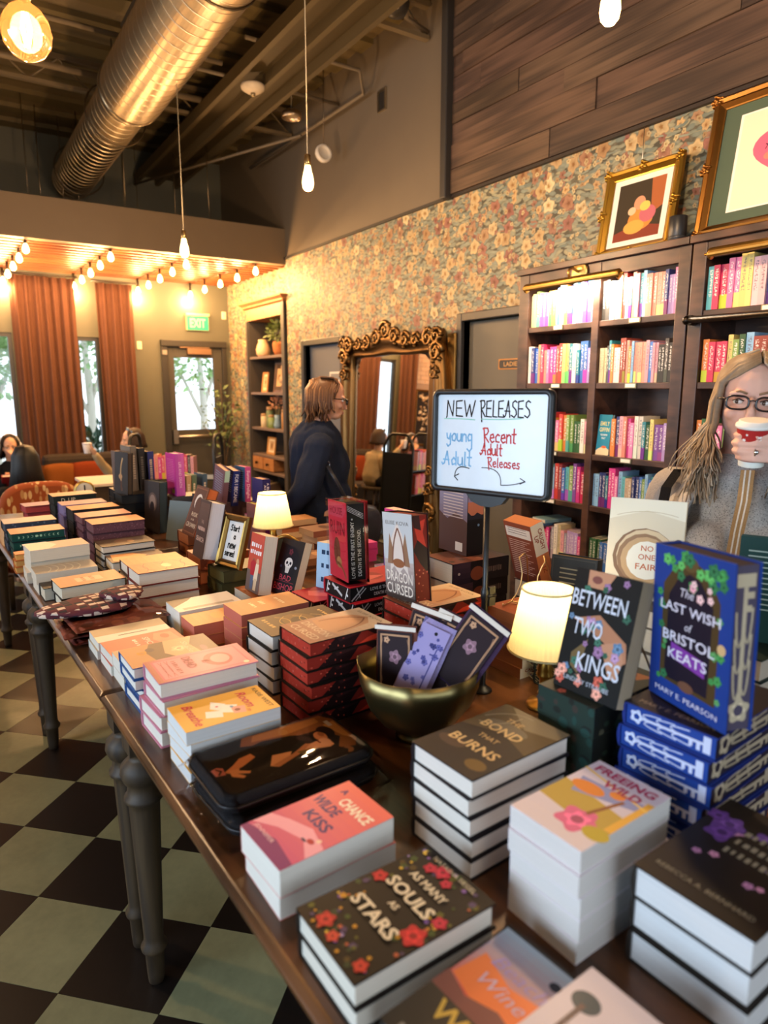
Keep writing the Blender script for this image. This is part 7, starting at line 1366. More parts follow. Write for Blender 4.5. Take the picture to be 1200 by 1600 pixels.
# small ceiling devices
t = thing('smoke_detector', 'round white detector under the ceiling cable tray', 'detector', (2.44, 5.75, 4.086)); MB().lathe([(0.03, -0.05), (0.05, -0.048), (0.095, -0.02), (0.10, 0.0), (0.095, 0.012)], 24).build('detector_body', 'matte', t, '#c8b8a0'); MB().lathe([(0.008, -0.075), (0.02, -0.07), (0.02, -0.05)], 12).build('sensor_tip', 'metal', t, '#a89878')
t = thing('ceiling_can', 'round flush ceiling light rim beside the pendant wire', 'lamp', (2.96, 6.10, 4.05)); MB().lathe([(0.09, 0), (0.095, 0.006), (0.09, 0.05), (0.07, 0.06), (0.065, 0.02), (0.085, 0.0)], 24, cap=False).build('can_rim', 'metal', t, '#b8a080'); MB().lathe([(0.07, 0.03), (0.068, 0.034)], 20).build('can_lens', 'matte', t, '#8a7a62')
MB().tube([(0, 0, 0.06), (0, 0, CZ - 4.05)], 0.008, 6).build('stem', 'metal', t, '#5a5040')
t = thing('hanging_speaker', 'white ring-shaped device hanging on a wire by the dark upper wall', 'speaker', (3.19, 5.93, 3.75)); MB().lathe([(0.055, -0.02), (0.075, -0.025), (0.08, 0), (0.075, 0.025), (0.055, 0.02), (0.05, 0)], 24, Matrix.Rotation(R(80), 4, 'X')).build('speaker_ring', 'matte', t, '#d0c8ba')
MB().tube([(0, 0, 0.078), (0.01, 0, CZ - 3.75)], 0.003, 6).build('hanger_wire', 'metal', t, '#6a5c48')
t = thing('junction_box', 'small open metal box on the dark upper wall', 'box', (WX - 0.001, 5.25, 4.02)); mb = MB()
mb.box(-0.02, -0.06, -0.085, 0, -0.048, 0.085).box(-0.02, 0.048, -0.085, 0, 0.06, 0.085).box(-0.02, -0.048, -0.085, 0, 0.048, -0.073).box(-0.02, -0.048, 0.073, 0, 0.048, 0.085); mb.build('box_rim', 'metal', t, '#c8baa0'); MB().box(-0.004, -0.047, -0.072, -0.001, 0.047, 0.072).build('box_back', 'matte', t, '#1c1814')
t = thing('security_camera', 'dark dome camera hung near the wood cladding', 'camera', (2.93, 4.35, 4.25)); MB().lathe([(0.01, -0.09), (0.06, -0.075), (0.085, -0.03), (0.09, 0.0), (0.08, 0.06), (0.03, 0.07)], 20).build('camera_body', 'satin', t, '#2a2620'); MB().ell((-0.04, -0.06, -0.05), 0.02, 0.02, 0.02).build('camera_lens', 'gloss', t, '#c8c0b0')
MB().tube([(0, 0, 0.07), (0, 0, CZ - 4.25)], 0.012, 8).build('camera_stem', 'paint', t, '#3a3226')
rr = random.Random(3)
for k in range(14):
    x = 0.1 + 0.21 * k + rr.uniform(-0.05, 0.05); y = 7.4 + rr.uniform(0, 1.5)
    tag(MB().tube([(x, y, 3.2), (x + rr.uniform(-0.02, 0.02), y, CZ - 0.05)], 0.0045, 5).build('hanger_rod', 'metal', None, '#8a7a60'), f'thin hanger rod above the slatted alcove ceiling, {NUM[k]} from left', 'rod', 'hanger rods above the alcove ceiling')

# ------------------------------------------------------------------ pendants and string bulbs
EDI = [(0.013, 0.0), (0.016, -0.01), (0.020, -0.03), (0.030, -0.07), (0.0325, -0.095), (0.028, -0.118), (0.016, -0.132), (0.003, -0.137)]
def pendant(x, y, z, label, s=1.0, globe=False, power=14, top=CZ):
    t = thing('pendant_bulb', label, 'lamp', (x, y, z), 0, 'bare pendant bulbs on wires')
    MB().tube([(0, 0, 0.045 * s), (0.004, 0, top - z)], 0.0028, 6).build('cord', 'satin', t, '#b8a888' if not globe else '#6a5c48')
    MB().lathe([(0.012 * s, 0.05 * s), (0.017 * s, 0.045 * s), (0.018 * s, 0.005 * s), (0.015 * s, -0.005 * s)], 14).build('socket', 'metal', t, '#b89a68')
    if globe:
        MB().lathe([(0.014, -0.002), (0.02, -0.012), (0.04, -0.026), (0.056, -0.05), (0.0625, -0.08), (0.058, -0.108), (0.04, -0.133), (0.018, -0.145), (0.002, -0.148)], 32).build('glass_globe', 'amber_glass', t)
        for q in range(6):
            a = q * math.pi / 3; MB().tube([(0.006 * math.cos(a), 0.006 * math.sin(a), -0.03), (0.013 * math.cos(a), 0.013 * math.sin(a), -0.075), (0.006 * math.cos(a + 0.5), 0.006 * math.sin(a + 0.5), -0.115)], 0.0026, 6).build('filament', 'filament', t)
    else: MB().lathe([(r * s, z_ * s) for r, z_ in EDI], 20).build('bulb', 'bulb_near', t)
    if power:
        l = bpy.data.lights.new('pendant_light', 'POINT'); l.energy = power; l.color = (1.0, 0.62, 0.32); l.shadow_soft_size = 0.05
        lo = bpy.data.objects.new('pendant_light', l); C.objects.link(lo); lo.parent = t; lo.location = (0, 0, -0.078 if globe else -0.19 * s)
pendant(1.812, 3.552, 2.832, 'lit pendant bulb hanging before the dark upper wall', power=40)
pendant(1.602, 5.114, 2.70, 'lit pendant bulb in front of the alcove string lights', power=40, top=3.72)
pendant(1.862, 1.584, 2.88, 'lit pendant bulb in front of the wood cladding', power=40)
pendant(0.292, 2.180, 2.640, 'amber glass globe pendant with glowing filaments at the top left', globe=True, power=9)
pendant(-0.9, 3.6, 2.7, 'added out-of-view pendant bulb left of the display tables', power=34)  # extra pendant outside the view, added for its warm light on the tables
pendant(0.3, -0.6, 2.8, 'added out-of-view pendant bulb over the front of the shop', power=8)  # unseen pendant behind the camera, added as fill light
pendant(-1.2, 6.2, 2.7, 'added out-of-view pendant bulb over the seating area', power=34)  # another unseen pendant, added to light the far left of the room
strs = [(0.82, 0.755), (1.565, 1.50), (2.31, 2.24), (3.08, 2.90)]
SW = ['leftmost', 'second', 'third', 'rightmost']
for i, (xa, xb) in enumerate(strs):
    for k in range(5):
        f = k / 4; x = xa + (xb - xa) * f; y = 7.34 + 1.76 * f; z = 2.955 - 0.07 * f
        t = thing('string_bulb', f'glowing string bulb, {NUM[k]} from the header on the {SW[i]} string', 'lamp', (x, y, z), 0, 'string bulbs under the slatted alcove ceiling')
        MB().lathe([(0.012, 0.02 + 0.07 * f), (0.014, 0.0), (0.012, -0.008)], 10).build('socket', 'satin', t, '#2a1c12')
        sl = bpy.data.lights.new('bulb_light', 'POINT'); sl.energy = 12.5; sl.color = (1.0, 0.55, 0.22); sl.shadow_soft_size = 0.03; so = bpy.data.objects.new('bulb_light', sl); C.objects.link(so); so.parent = t; so.location = (0, 0, -0.135)
        MB().lathe([(0.011, -0.006), (0.022, -0.028), (0.031, -0.055), (0.029, -0.078), (0.014, -0.093), (0.002, -0.096)], 14).build('bulb', 'bulb_glow', t)
    tag(MB().tube([(xa, 7.30, 2.974), (xb, 9.15, 2.974)], 0.004, 6).build('light_cord', 'satin', None, '#2a1c12'), f'dark cord of the {SW[i]} bulb string under the slats', 'cord', 'cords of the string lights')

# ------------------------------------------------------------------ curtains and far wall fittings
def curtain(x0, x1, zt, label, seed, y=BY - 0.11):
    rr = random.Random(seed); n = int((x1 - x0) / 0.0085); ph = rr.uniform(0, 6)
    t = thing('curtain', label, 'curtain', ((x0 + x1) / 2, y, 0), 0, 'floor-length rust velvet curtains'); w_ = x1 - x0
    def f(u, v):
        x = -w_ / 2 + w_ * u; d = 0.034 * math.sin(ph + u * w_ * 62) + 0.016 * math.sin(u * w_ * 131 + 2 * ph) + 0.01 * math.sin(u * 17 + v * 3)
        return V3(x * (1 + 0.04 * (1 - v) ** 2) + 0.006 * math.sin(9 * u + 4 * v), d * (0.65 + 0.35 * (1 - v)), 0.02 + (zt - 0.04) * v)
    MB().sheet(f, n, 16).build('drape', 'velvet', t, '#5c3e31', solid=0.006)
    MB().tube([(-w_ / 2 - 0.05, 0, zt), (w_ / 2 + 0.05, 0, zt)], 0.012, 8).build('curtain_rod', 'satin', t, '#2a1f18')
curtain(0.81, 1.49, 2.93, 'wide rust curtain between the two narrow windows', 1)
curtain(1.735, 2.16, 2.91, 'rust curtain right of the narrow window, beside the exit door wall', 2)
curtain(0.10, 0.47, 2.93, 'rust curtain left of the leftmost window', 3)
t = thing('exit_sign', 'lit green EXIT sign with cream housing above the exit door', 'sign', (3.0, BY, 2.49))
MB().box(-0.16, -0.05, 0.085, 0.16, 0, 0.115).box(-0.15, -0.035, -0.105, 0.15, -0.001, 0.085).build('housing', 'matte', t, '#d8c890')
MB().box(-0.145, -0.04, -0.10, 0.145, -0.0352, 0.08).build('lit_panel', 'exit_green', t)
mb = MB(); draw(mb, [T('EXIT', 0.5, 0.5, 0.62, '#8ff0a8', w=0.72, b=0.02)], (-0.145, -0.04, -0.10), (1, 0, 0), (0, 0, 1), (0, -1, 0), 0.29, 0.18, 0.001); mb.build('lettering', 'print_matte', t)
for x, z, lb in ((2.235, 2.17, 'cream wall plate left of the exit door'), (3.375, 2.60, 'cream wall box in the corner above the exit door')):
    t = thing('wall_plate', lb, 'switch', (x, BY, z)); MB().box(-0.03, -0.012, -0.05, 0.03, 0, 0.05).build('plate', 'matte', t, '#d8cfb4', bevel=0.004); MB().box(-0.008, -0.018, -0.016, 0.008, -0.0122, 0.016).build('toggle', 'matte', t, '#c8bea2')
# picture seen only in the mirror, on pale brick
gm = Matrix.Translation((-0.12, BY - 0.004, 0.90)) @ Matrix.Rotation(R(90), 4, 'X')
brick = struct(MB().box(-1.15, BY - 0.03, 0.0, 0.30, BY - 0.001, 2.96).build('wall_back_brick', 'paint', None, '#a8876a'))
bmesh_ = MB().box(-0.098, -0.006, -0.031, 0.098, 0.006, 0.031).mesh('brick'); bmesh_.materials.append(MATS['paint'])
for r_ in range(13, 43):
    for c_ in range(7):
        x = -1.02 + c_ * 0.205 + (0.1 if r_ % 2 else 0)
        if x > 0.2: continue
        if len([1]) and 0.9 < 0.034 + r_ * 0.069 < 1.9 and -0.35 < x < 0.12: continue
        o = link('brick', bmesh_, None, brick, None, TR(x, BY - 0.034, 0.034 + r_ * 0.069)); q = random.uniform(0.9, 1.08); c = lin('#c9a584'); o.color = (c[0] * q, c[1] * q, c[2] * q, 1)
artc = [('r', 0, 0, 1, 1, '#2a2018')] + scatter(60, ['#d8b890', '#b8926a', '#e8d0ac', '#8a6a48'], 0.03, 0.07, 77, (0.1, 0.45, 0.9, 0.95), 'e') + scatter(14, ['#d8b890', '#e8d0ac'], 0.02, 0.05, 78, (0.35, 0.25, 0.7, 0.5), 'e')
gilt_frame(0.44, 0.92, Matrix.Translation((-0.12, BY - 0.062, 0.92)) @ Matrix.Rotation(R(90), 4, 'X'), 'gilt framed chandelier picture on the pale brick, seen in the mirror', artc, '#2a2018', 0.035, '#b08040', False)
# outside: trees
def tree(x, y, h, r, col, label, seed):
    rr = random.Random(seed); t = thing('tree', label, 'tree', (x, y, -0.05), 0, 'trees outside the far windows')
    MB().tube([(0, 0, 0), (0.05, 0, h * 0.35), (0.0, 0.05, h * 0.7)], [0.1, 0.08, 0.05], 8).tube([(0.03, 0, h * 0.35), (0.35, 0, h * 0.6)], [0.05, 0.03], 6).tube([(0.03, 0, h * 0.3), (-0.4, 0, h * 0.55)], [0.05, 0.03], 6).build('trunk', 'matte', t, '#c4bcae')
    mb = MB(); leaves(mb, 1500, (0, 0, h * 0.60), (r, r, h * 0.36), rr, 0.16); mb.build('crown', 'leaf', t, col)['kind'] = 'stuff'
tree(4.45, 13.6, 3.6, 0.95, '#8aa86a', 'small leafy tree outside the exit door', 1); tree(2.40, 14.0, 3.8, 0.95, '#86a468', 'leafy tree outside the narrow window', 2); tree(0.70, 13.0, 3.4, 0.85, '#86a468', 'leafy tree outside the leftmost window', 3)
t = thing('potted_shrub', 'dark green shrub outside the narrow window', 'plant', (1.75, 10.0, -0.05)); MB().lathe([(0.14, 0), (0.2, 0.3), (0.18, 0.32)], 16).build('pot', 'matte', t, '#7a4a34'); mb = MB(); leaves(mb, 300, (0, 0, 0.75), (0.28, 0.25, 0.5), random.Random(5), 0.14); mb.build('foliage', 'leaf', t, '#2f5030')['kind'] = 'stuff'
# indoor ficus by the exit door
rr = random.Random(8); t = thing('ficus_tree', 'slim indoor ficus tree in a basket beside the alcove cabinet', 'plant', (3.12, 8.72, 0))
MB().lathe([(0.13, 0), (0.16, 0.05), (0.17, 0.25), (0.15, 0.28), (0.14, 0.24), (0.01, 0.22)], 18).build('basket', 'cloth', t, '#8a6a44')
mb = MB(); lf = MB()
for k in range(9):
    a = k * 0.9; tip = V3(0.20 * math.cos(a) - 0.05, 0.26 * math.sin(a), 1.15 + 0.55 * (k % 3) / 2); p = [V3(0, 0, 0.2), V3(0.02, 0.01, 0.6 + 0.05 * k), (V3(0.02, 0.01, 0.6 + 0.05 * k) + tip) / 2 + V3(0, 0, 0.06), tip]; mb.tube(p, [0.014, 0.011, 0.007, 0.004], 6)
    for q in range(26):
        f = rr.uniform(0.25, 1); b = p[1].lerp(tip, f); leaves(lf, 1, b, (0.09, 0.09, 0.09), rr, 0.075)
mb.build('stems', 'matte', t, '#5a4a38'); lf.build('foliage', 'leaf', t, '#5f7040')['kind'] = 'stuff'

# ------------------------------------------------------------------ seating area furniture
t = thing('armchair', 'terracotta armchair with cream leaf pattern, seen from behind', 'chair', (0.56, 5.80, 0), R(4))
def ubk(u, v):
    x = (u - 0.5) * 0.58; z = 0.28 + v * (0.65 + 0.06 * math.cos(math.pi * (u - 0.5)) - 0.16 * abs(2 * u - 1) ** 4); return x, z
mb = MB(); rings = []
for k in range(9):
    q = k / 8; y = -0.26 + 0.13 * q; ins = 0.03 * (2 * q - 1) ** 4
    ring = []
    for j in range(40):
        a = 2 * math.pi * j / 40; cx = math.copysign(abs(math.cos(a)) ** 0.5, math.cos(a)); cz = math.copysign(abs(math.sin(a)) ** 0.5, math.sin(a))
        ring.append(V3(cx * (0.29 - ins), y - 0.03 * max(0, cz), 0.60 + cz * (0.33 - ins) + 0.02 * math.cos(a * 1) ** 2 * 0 + (0.025 * (1 - (cx) ** 2) if cz > 0 else 0)))
    rings.append(ring)
mb.ring_loft(rings); mb.build('backrest', 'terracotta_floral', t)
mb = MB(); mb.box(-0.27, -0.16, 0.26, 0.27, 0.36, 0.44); mb.build('seat', 'terracotta_floral', t, bevel=0.05)
for sx in (-1, 1):
    MB().box(sx * 0.30 - 0.05, -0.2, 0.24, sx * 0.30 + 0.05, 0.34, 0.62).build('armrest', 'terracotta_floral', t, bevel=0.045)
    for sy in (-0.18, 0.30): MB().lathe([(0.018, 0), (0.026, 0.24), (0.026, 0.262)], 12, None, sx * 0.25, sy).build('leg', 'leg_wood', t)
t = thing('sofa', 'dark charcoal sofa under the far curtain', 'sofa', (1.44, 8.55, 0))
MB().box(-0.48, -0.40, 0.12, 0.48, 0.40, 0.42).build('seat', 'cloth', t, '#3a332e', bevel=0.05); MB().box(-0.48, 0.20, 0.40, 0.48, 0.42, 0.86).build('backrest', 'cloth', t, '#3a332e', bevel=0.06)
for sx in (-1, 1):
    MB().box(sx * 0.535 - 0.06, -0.40, 0.12, sx * 0.535 + 0.06, 0.42, 0.60).build('armrest', 'cloth', t, '#38312c', bevel=0.04)
    for sy in (-0.33, 0.35): MB().lathe([(0.02, 0), (0.028, 0.13)], 10, None, sx * 0.45, sy).build('leg', 'leg_wood', t)
def cushion(x, y, z, rz, s, col, label, lean=20):
    M = TR(x, y, z, rz) @ Matrix.Rotation(R(-lean), 4, 'X'); t = thing('cushion', label, 'cushion', M=M)
    def f(sg):
        def g(u, v):
            e = max(0.0, (1 - (2 * u - 1) ** 4) * (1 - (2 * v - 1) ** 4)) ** 0.5; return V3((u - 0.5) * s * (1 - 0.06 * (2 * v - 1) ** 2), sg * 0.07 * e, v * s * (1 - 0.05 * (2 * u - 1) ** 2))
        return g
    mb = MB(); mb.sheet(f(1), 14, 14); mb.sheet(f(-1), 14, 14); mb.build('cushion_cover', 'velvet', t, col)
    MB().tube([(-s / 2, 0, 0), (s / 2, 0, 0), (s / 2, 0, s * 0.95), (-s / 2, 0, s * 0.95)], 0.006, 6, True).build('piping', 'velvet', t, col)
cushion(1.12, 8.56, 0.425, R(8), 0.36, '#74441f', 'tan orange cushion at the left of the dark sofa', 14); cushion(1.40, 8.50, 0.425, R(-14), 0.38, '#6e2f16', 'burnt orange cushion in the middle of the dark sofa', 20)
t = thing('side_table', 'small pale-topped table behind the far display table', 'table', (1.12, 6.0, 0)); MB().box(-0.2, -0.28, 0.86, 0.24, 0.28, 0.885).build('table_top', 'matte', t, '#d8c8b4', bevel=0.004); MB().box(-0.18, -0.26, 0.62, 0.22, 0.26, 0.86).build('drawer_case', 'leg_wood', t)
for sx in (-0.16, 0.2):
    for sy in (-0.24, 0.24): MB().box(sx - 0.018, sy - 0.018, 0, sx + 0.018, sy + 0.018, 0.62).build('leg', 'leg_wood', t)
t = thing('mini_clock', 'small round silver and gold clock on the far table', 'clock', (0.70, 4.45, TZ)); Mk = Matrix.Translation((0, 0, 0.17)) @ Matrix.Rotation(R(90), 4, 'X')
MB().lathe([(0.055, -0.012), (0.06, -0.01), (0.06, 0.012), (0.05, 0.016)], 24, Mk).build('clock_case', 'metal', t, '#c8a860'); MB().lathe([(0.048, 0.0165), (0.047, 0.018)], 24, Mk).build('clock_face', 'matte', t, '#d8d0bc'); MB().box(-0.003, -0.0205, 0.165, 0.003, -0.0185, 0.205).box(-0.003, -0.0205, 0.165, 0.03, -0.0185, 0.17).build('clock_hands', 'satin', t, '#2a241c'); MB().lathe([(0.035, 0), (0.03, 0.012), (0.008, 0.02), (0.008, 0.112)], 16).build('clock_stand', 'metal', t, '#b89858')
def book_cart(x, y, rz, label, n_books, where, ln=0.80, wd=0.36, seed=1):
    t = thing('book_cart', label, 'cart', (x, y, 0), rz, 'black rolling book carts'); I = None
    for sx in (-1, 1):
        X = sx * ln / 2
        MB().tube([(X, -wd / 2, 0.12)] + [(X, -wd / 2, 1.05)] + [(X, -wd / 2 + 0.05, 1.16), (X, -wd / 2 + 0.10, 1.19), (X, wd / 2 - 0.10, 1.19), (X, wd / 2 - 0.05, 1.16)] + [(X, wd / 2, 1.05), (X, wd / 2, 0.12)], 0.017, 8).build('handle_frame', 'satin', t, '#17181a')
        MB().box(X - 0.006, -wd / 2 + 0.015, 0.16, X + 0.006, wd / 2 - 0.015, 0.98).build('end_panel', 'satin', t, '#1d1e20')
        for sy in (-1, 1): MB().lathe([(0.05, -0.015), (0.055, -0.01), (0.055, 0.01), (0.05, 0.015)], 16, Matrix.Translation((X, sy * (wd / 2 - 0.02), 0.056)) @ Matrix.Rotation(R(90), 4, 'X')).tube([(X, sy * (wd / 2 - 0.02), 0.06), (X, sy * (wd / 2 - 0.02), 0.16)], 0.012, 6).build('caster', 'satin', t, '#222222')
    for z in (0.22, 0.50, 0.78): MB().box(-ln / 2 + 0.007, -wd / 2 + 0.01, z - 0.012, ln / 2 - 0.007, wd / 2 - 0.01, z).build('cart_shelf', 'satin', t, '#1d1e20')
    rr = random.Random(seed); Mw = TR(x, y, 0, rz)
    for zi, z in enumerate((0.78, 0.50)):
        X = -ln / 2 + 0.02; k = 0
        while X < ln / 2 - 0.05 and k < n_books:
            wdt = rr.uniform(0.022, 0.036); ch = rr.choice('RSrSMOPHKD' if seed == 1 else 'kPuNbMKP'); h = rr.uniform(0.2, 0.235)
            o = bpy.data.objects.new('shelved_book', shelf_cover); C.objects.link(o); o.matrix_world = Mw @ TR(X + wdt / 2, -wd / 2 + 0.02, z + 0.0008, R(90)) @ Matrix.Diagonal((0.13, wdt - 0.001, h, 1)); o.color = (*lin(PAL[ch]), 1)
            tag(o, f'{CN[ch]} book, {NUM[k]} along the {["top", "middle"][zi]} shelf of the cart {where}', 'book', f'books on the cart {where}')
            p = bpy.data.objects.new('pages', shelf_pages); C.objects.link(p); p.parent = o; p.color = (*lin('#d8ccb8'), 1)
            X += wdt; k += 1
book_cart(1.90, 6.62, R(-32), 'black rolling book cart behind the far display table', 20, 'behind the tables')
book_cart(0.02, 8.55, R(-62), 'black rolling book cart by the pale brick, seen in the mirror', 16, 'by the brick', 0.6, 0.34, 2)

# ------------------------------------------------------------------ people
def PM(x, y, yaw): return TR(x, y, 0, R(yaw + 90))          # local -Y is where the person faces
def head_shapes(mb, c, s=1.0, M=None):
    """head of ~0.235 m at scale 1, c = centre between the eyes"""
    q = (lambda p: (M @ V3(*p)) if M is not None else V3(*p) ); c = V3(*c)
    def e(dx, dy, dz, rx, ry, rz):
        p = V3(dx, dy, dz) * s
        if M is not None: p = M @ p
        mb.ell(c + p, rx * s, ry * s, rz * s, 18, 12, M)
    e(0, 0.012, 0.035, 0.076, 0.094, 0.088); e(0, -0.008, -0.03, 0.064, 0.078, 0.080); e(0, -0.040, -0.088, 0.036, 0.042, 0.030)
    e(0, -0.092, -0.028, 0.011, 0.016, 0.022); e(0, -0.099, -0.040, 0.014, 0.013, 0.011); e(0, -0.084, -0.005, 0.010, 0.010, 0.020)
    e(0, -0.078, -0.066, 0.024, 0.014, 0.008); e(0, -0.076, -0.076, 0.021, 0.013, 0.007)
    for sx in (-1, 1):
        e(sx * 0.040, -0.058, -0.030, 0.022, 0.022, 0.020); e(sx * 0.033, -0.074, 0.020, 0.026, 0.012, 0.009); e(sx * 0.075, 0.015, -0.012, 0.010, 0.022, 0.032)
def face_parts(root, c, s, M, iris='#3a2a1c', glasses=None, brow='#6a5238', lips='#a86a60'):
    c = V3(*c); T3 = (lambda x, y, z: c + ((M @ (V3(x, y, z) * s)) if M is not None else V3(x, y, z) * s)); M3 = M
    for sx in (-1, 1):
        ey = MB().ell(T3(sx * 0.032, -0.0735, 0.0), 0.0125 * s, 0.0095 * s, 0.0068 * s, 12, 8, M3).build('eye', 'gloss', root, '#dcd6ce')
        MB().ell(T3(sx * 0.032 - 0.003, -0.0805, 0.0), 0.0055 * s, 0.003 * s, 0.0055 * s, 10, 6, M3).build('iris', 'gloss', ey, iris)
        MB().tube([T3(sx * 0.014, -0.086, 0.022), T3(sx * 0.032, -0.0845, 0.028), T3(sx * 0.052, -0.072, 0.021)], [0.003 * s, 0.0035 * s, 0.0015 * s], 6).build('eyebrow', 'matte', root, brow)
        MB().tube([T3(sx * 0.019, -0.0815, 0.003), T3(sx * 0.032, -0.0845, 0.0085), T3(sx * 0.046, -0.078, 0.003)], 0.0014 * s, 5).build('eyelash', 'matte', root, '#2a1c16')
    MB().ell(T3(0, -0.089, -0.067), 0.022 * s, 0.006 * s, 0.0045 * s, 12, 6, M3).ell(T3(0, -0.087, -0.076), 0.019 * s, 0.006 * s, 0.005 * s, 12, 6, M3).build('lips', 'skin', root, lips)
    if glasses:
        mb = MB()
        for sx in (-1, 1):
            pts = []
            for k in range(24):
                a = 2 * math.pi * k / 24; ca = math.copysign(abs(math.cos(a)) ** 0.7, math.cos(a)); sa = math.copysign(abs(math.sin(a)) ** 0.7, math.sin(a)); pts.append(T3(sx * 0.035 + 0.0265 * ca, -0.101 + 0.08 * (abs(sx * 0.035 + 0.0265 * ca)) ** 1.2 * 0.6, -0.002 + 0.0175 * sa))
            mb.tube(pts, 0.003 * s, 6, True)
            mb.tube([T3(sx * 0.0615, -0.096, 0.006), T3(sx * 0.079, -0.05, 0.006), T3(sx * 0.083, 0.02, 0.0)], 0.003 * s, 6)
        mb.tube([T3(-0.009, -0.101, 0.003), T3(0, -0.104, 0.006), T3(0.009, -0.101, 0.003)], 0.002 * s, 6)
        mb.build('glasses', 'gloss', root, glasses)
def finger(mb, pts, r0, r1):
    n = len(pts)
    for i in range(n - 1): mb.cap(pts[i], pts[i + 1], r0 + (r1 - r0) * i / (n - 1), r0 + (r1 - r0) * (i + 1) / (n - 1), 10)
def strands(mb, paths, r0, r1, seg=6):
    for p in paths: mb.tube(p, [r0 + (r1 - r0) * i / (len(p) - 1) for i in range(len(p))], seg)

# -- woman with the paper cup
Mw = PM(1.915, 1.065, 214)
W_ = thing('person', 'woman in grey sweater and pale coat sipping from a red paper cup', 'person', M=Mw)
hc = (0.0, -0.02, 1.600)
Mt = Matrix.Rotation(R(4), 3, 'Y')
mb = MB(); head_shapes(mb, hc, 1.02, Mt)
mb.cap((0, 0.015, 1.52), (0, 0.03, 1.38), 0.054, 0.058).cap((0, 0.03, 1.36), (0, 0.03, 1.0), 0.12, 0.12).cap((-0.12, 0.03, 1.33), (0.12, 0.03, 1.33), 0.06, 0.06).cap((-0.07, 0.02, 0.95), (0.07, 0.02, 0.95), 0.12, 0.12)
for sx in (-1, 1): mb.cap((sx * 0.09, 0.02, 0.92), (sx * 0.095, 0.02, 0.5), 0.085, 0.058).cap((sx * 0.095, 0.02, 0.5), (sx * 0.095, 0.04, 0.09), 0.055, 0.038).cap((sx * 0.095, 0.05, 0.045), (sx * 0.10, -0.12, 0.035), 0.036, 0.03)
# left arm (image right) raised with the cup
mb.cap((0.165, 0.03, 1.33), (0.25, -0.06, 1.13), 0.045, 0.038).cap((0.25, -0.06, 1.13), (0.105, -0.205, 1.44), 0.036, 0.026)
# hand: palm beside the cup, fingers wrapping across it toward image left
mb.cap((0.105, -0.205, 1.44), (0.062, -0.225, 1.50), 0.027, 0.027).cap((0.075, -0.21, 1.465), (0.055, -0.215, 1.525), 0.022, 0.020)
for k, z in enumerate((1.518, 1.498, 1.478, 1.461)):
    e = (0, 0.004, 0.002, -0.008)[k]
    finger(mb, [V3(0.058, -0.225, z), V3(0.040, -0.262, z + 0.002), V3(0.002, -0.273, z + 0.003), V3(-0.030 + e * -1, -0.258, z + 0.004), V3(-0.040 - e, -0.236, z + 0.004)], 0.0105, 0.0078)
finger(mb, [V3(0.060, -0.20, 1.50), V3(0.044, -0.172, 1.525), V3(0.020, -0.160, 1.535)], 0.011, 0.009)
# right arm hangs
mb.cap((-0.165, 0.03, 1.33), (-0.235, 0.04, 1.07), 0.045, 0.036).cap((-0.235, 0.04, 1.07), (-0.20, -0.08, 0.90), 0.034, 0.026).cap((-0.20, -0.08, 0.90), (-0.17, -0.13, 0.88), 0.024, 0.022)
for k in range(4): finger(mb, [V3(-0.185 + 0.015 * k, -0.13, 0.875), V3(-0.175 + 0.017 * k, -0.165, 0.87), V3(-0.17 + 0.017 * k, -0.185, 0.865)], 0.0095, 0.0075)
body = link('body', remesh(mb, 0.0042, 'woman_body', 4), 'skin', W_, '#d8aa96')
face_parts(W_, hc, 1.02, Mt, '#4a3426', '#1a1418', '#8a6c50')
# ring
MB().tube([V3(0.002 + 0.0, -0.270, 1.4805) + V3(0.0, 0.0105 * math.cos(2 * math.pi * k / 16), 0.0105 * math.sin(2 * math.pi * k / 16)) for k in range(16)], 0.0025, 6, True).ell((0.004, -0.284, 1.4825), 0.006, 0.004, 0.006, 8, 6).build('ring', 'chrome', W_, '#d8d8d8')
# sweater
mb = MB(); mb.cap((0, 0.02, 1.33), (0, 0.02, 0.98), 0.140, 0.150).cap((-0.13, 0.03, 1.315), (0.13, 0.03, 1.315), 0.068, 0.068).ell((-0.072, -0.085, 1.19), 0.085, 0.075, 0.08).ell((0.072, -0.085, 1.19), 0.085, 0.075, 0.08).cap((-0.08, 0.01, 0.93), (0.08, 0.01, 0.93), 0.145, 0.145).cap((0, 0.03, 1.39), (0, 0.03, 1.36), 0.068, 0.085)
link('sweater', wrinkle(remesh(mb, 0.008, 'sweater', 6), 0.005, 1), 'grey_knit', W_)
mb = MB(); mb.cap((0, 0.02, 0.9), (0, 0.02, 0.86), 0.14, 0.13)
for sx in (-1, 1): mb.cap((sx * 0.09, 0.02, 0.9), (sx * 0.095, 0.02, 0.5), 0.098, 0.075).cap((sx * 0.095, 0.02, 0.5), (sx * 0.095, 0.04, 0.10), 0.073, 0.06)
link('trousers', remesh(mb, 0.01, 'trousers', 4), 'cloth', W_, '#2a2c34')
for sx in (-1, 1): MB().ell((sx * 0.10, -0.04, 0.038), 0.045, 0.125, 0.0375).build('shoe', 'satin', W_, '#1c1a1a')
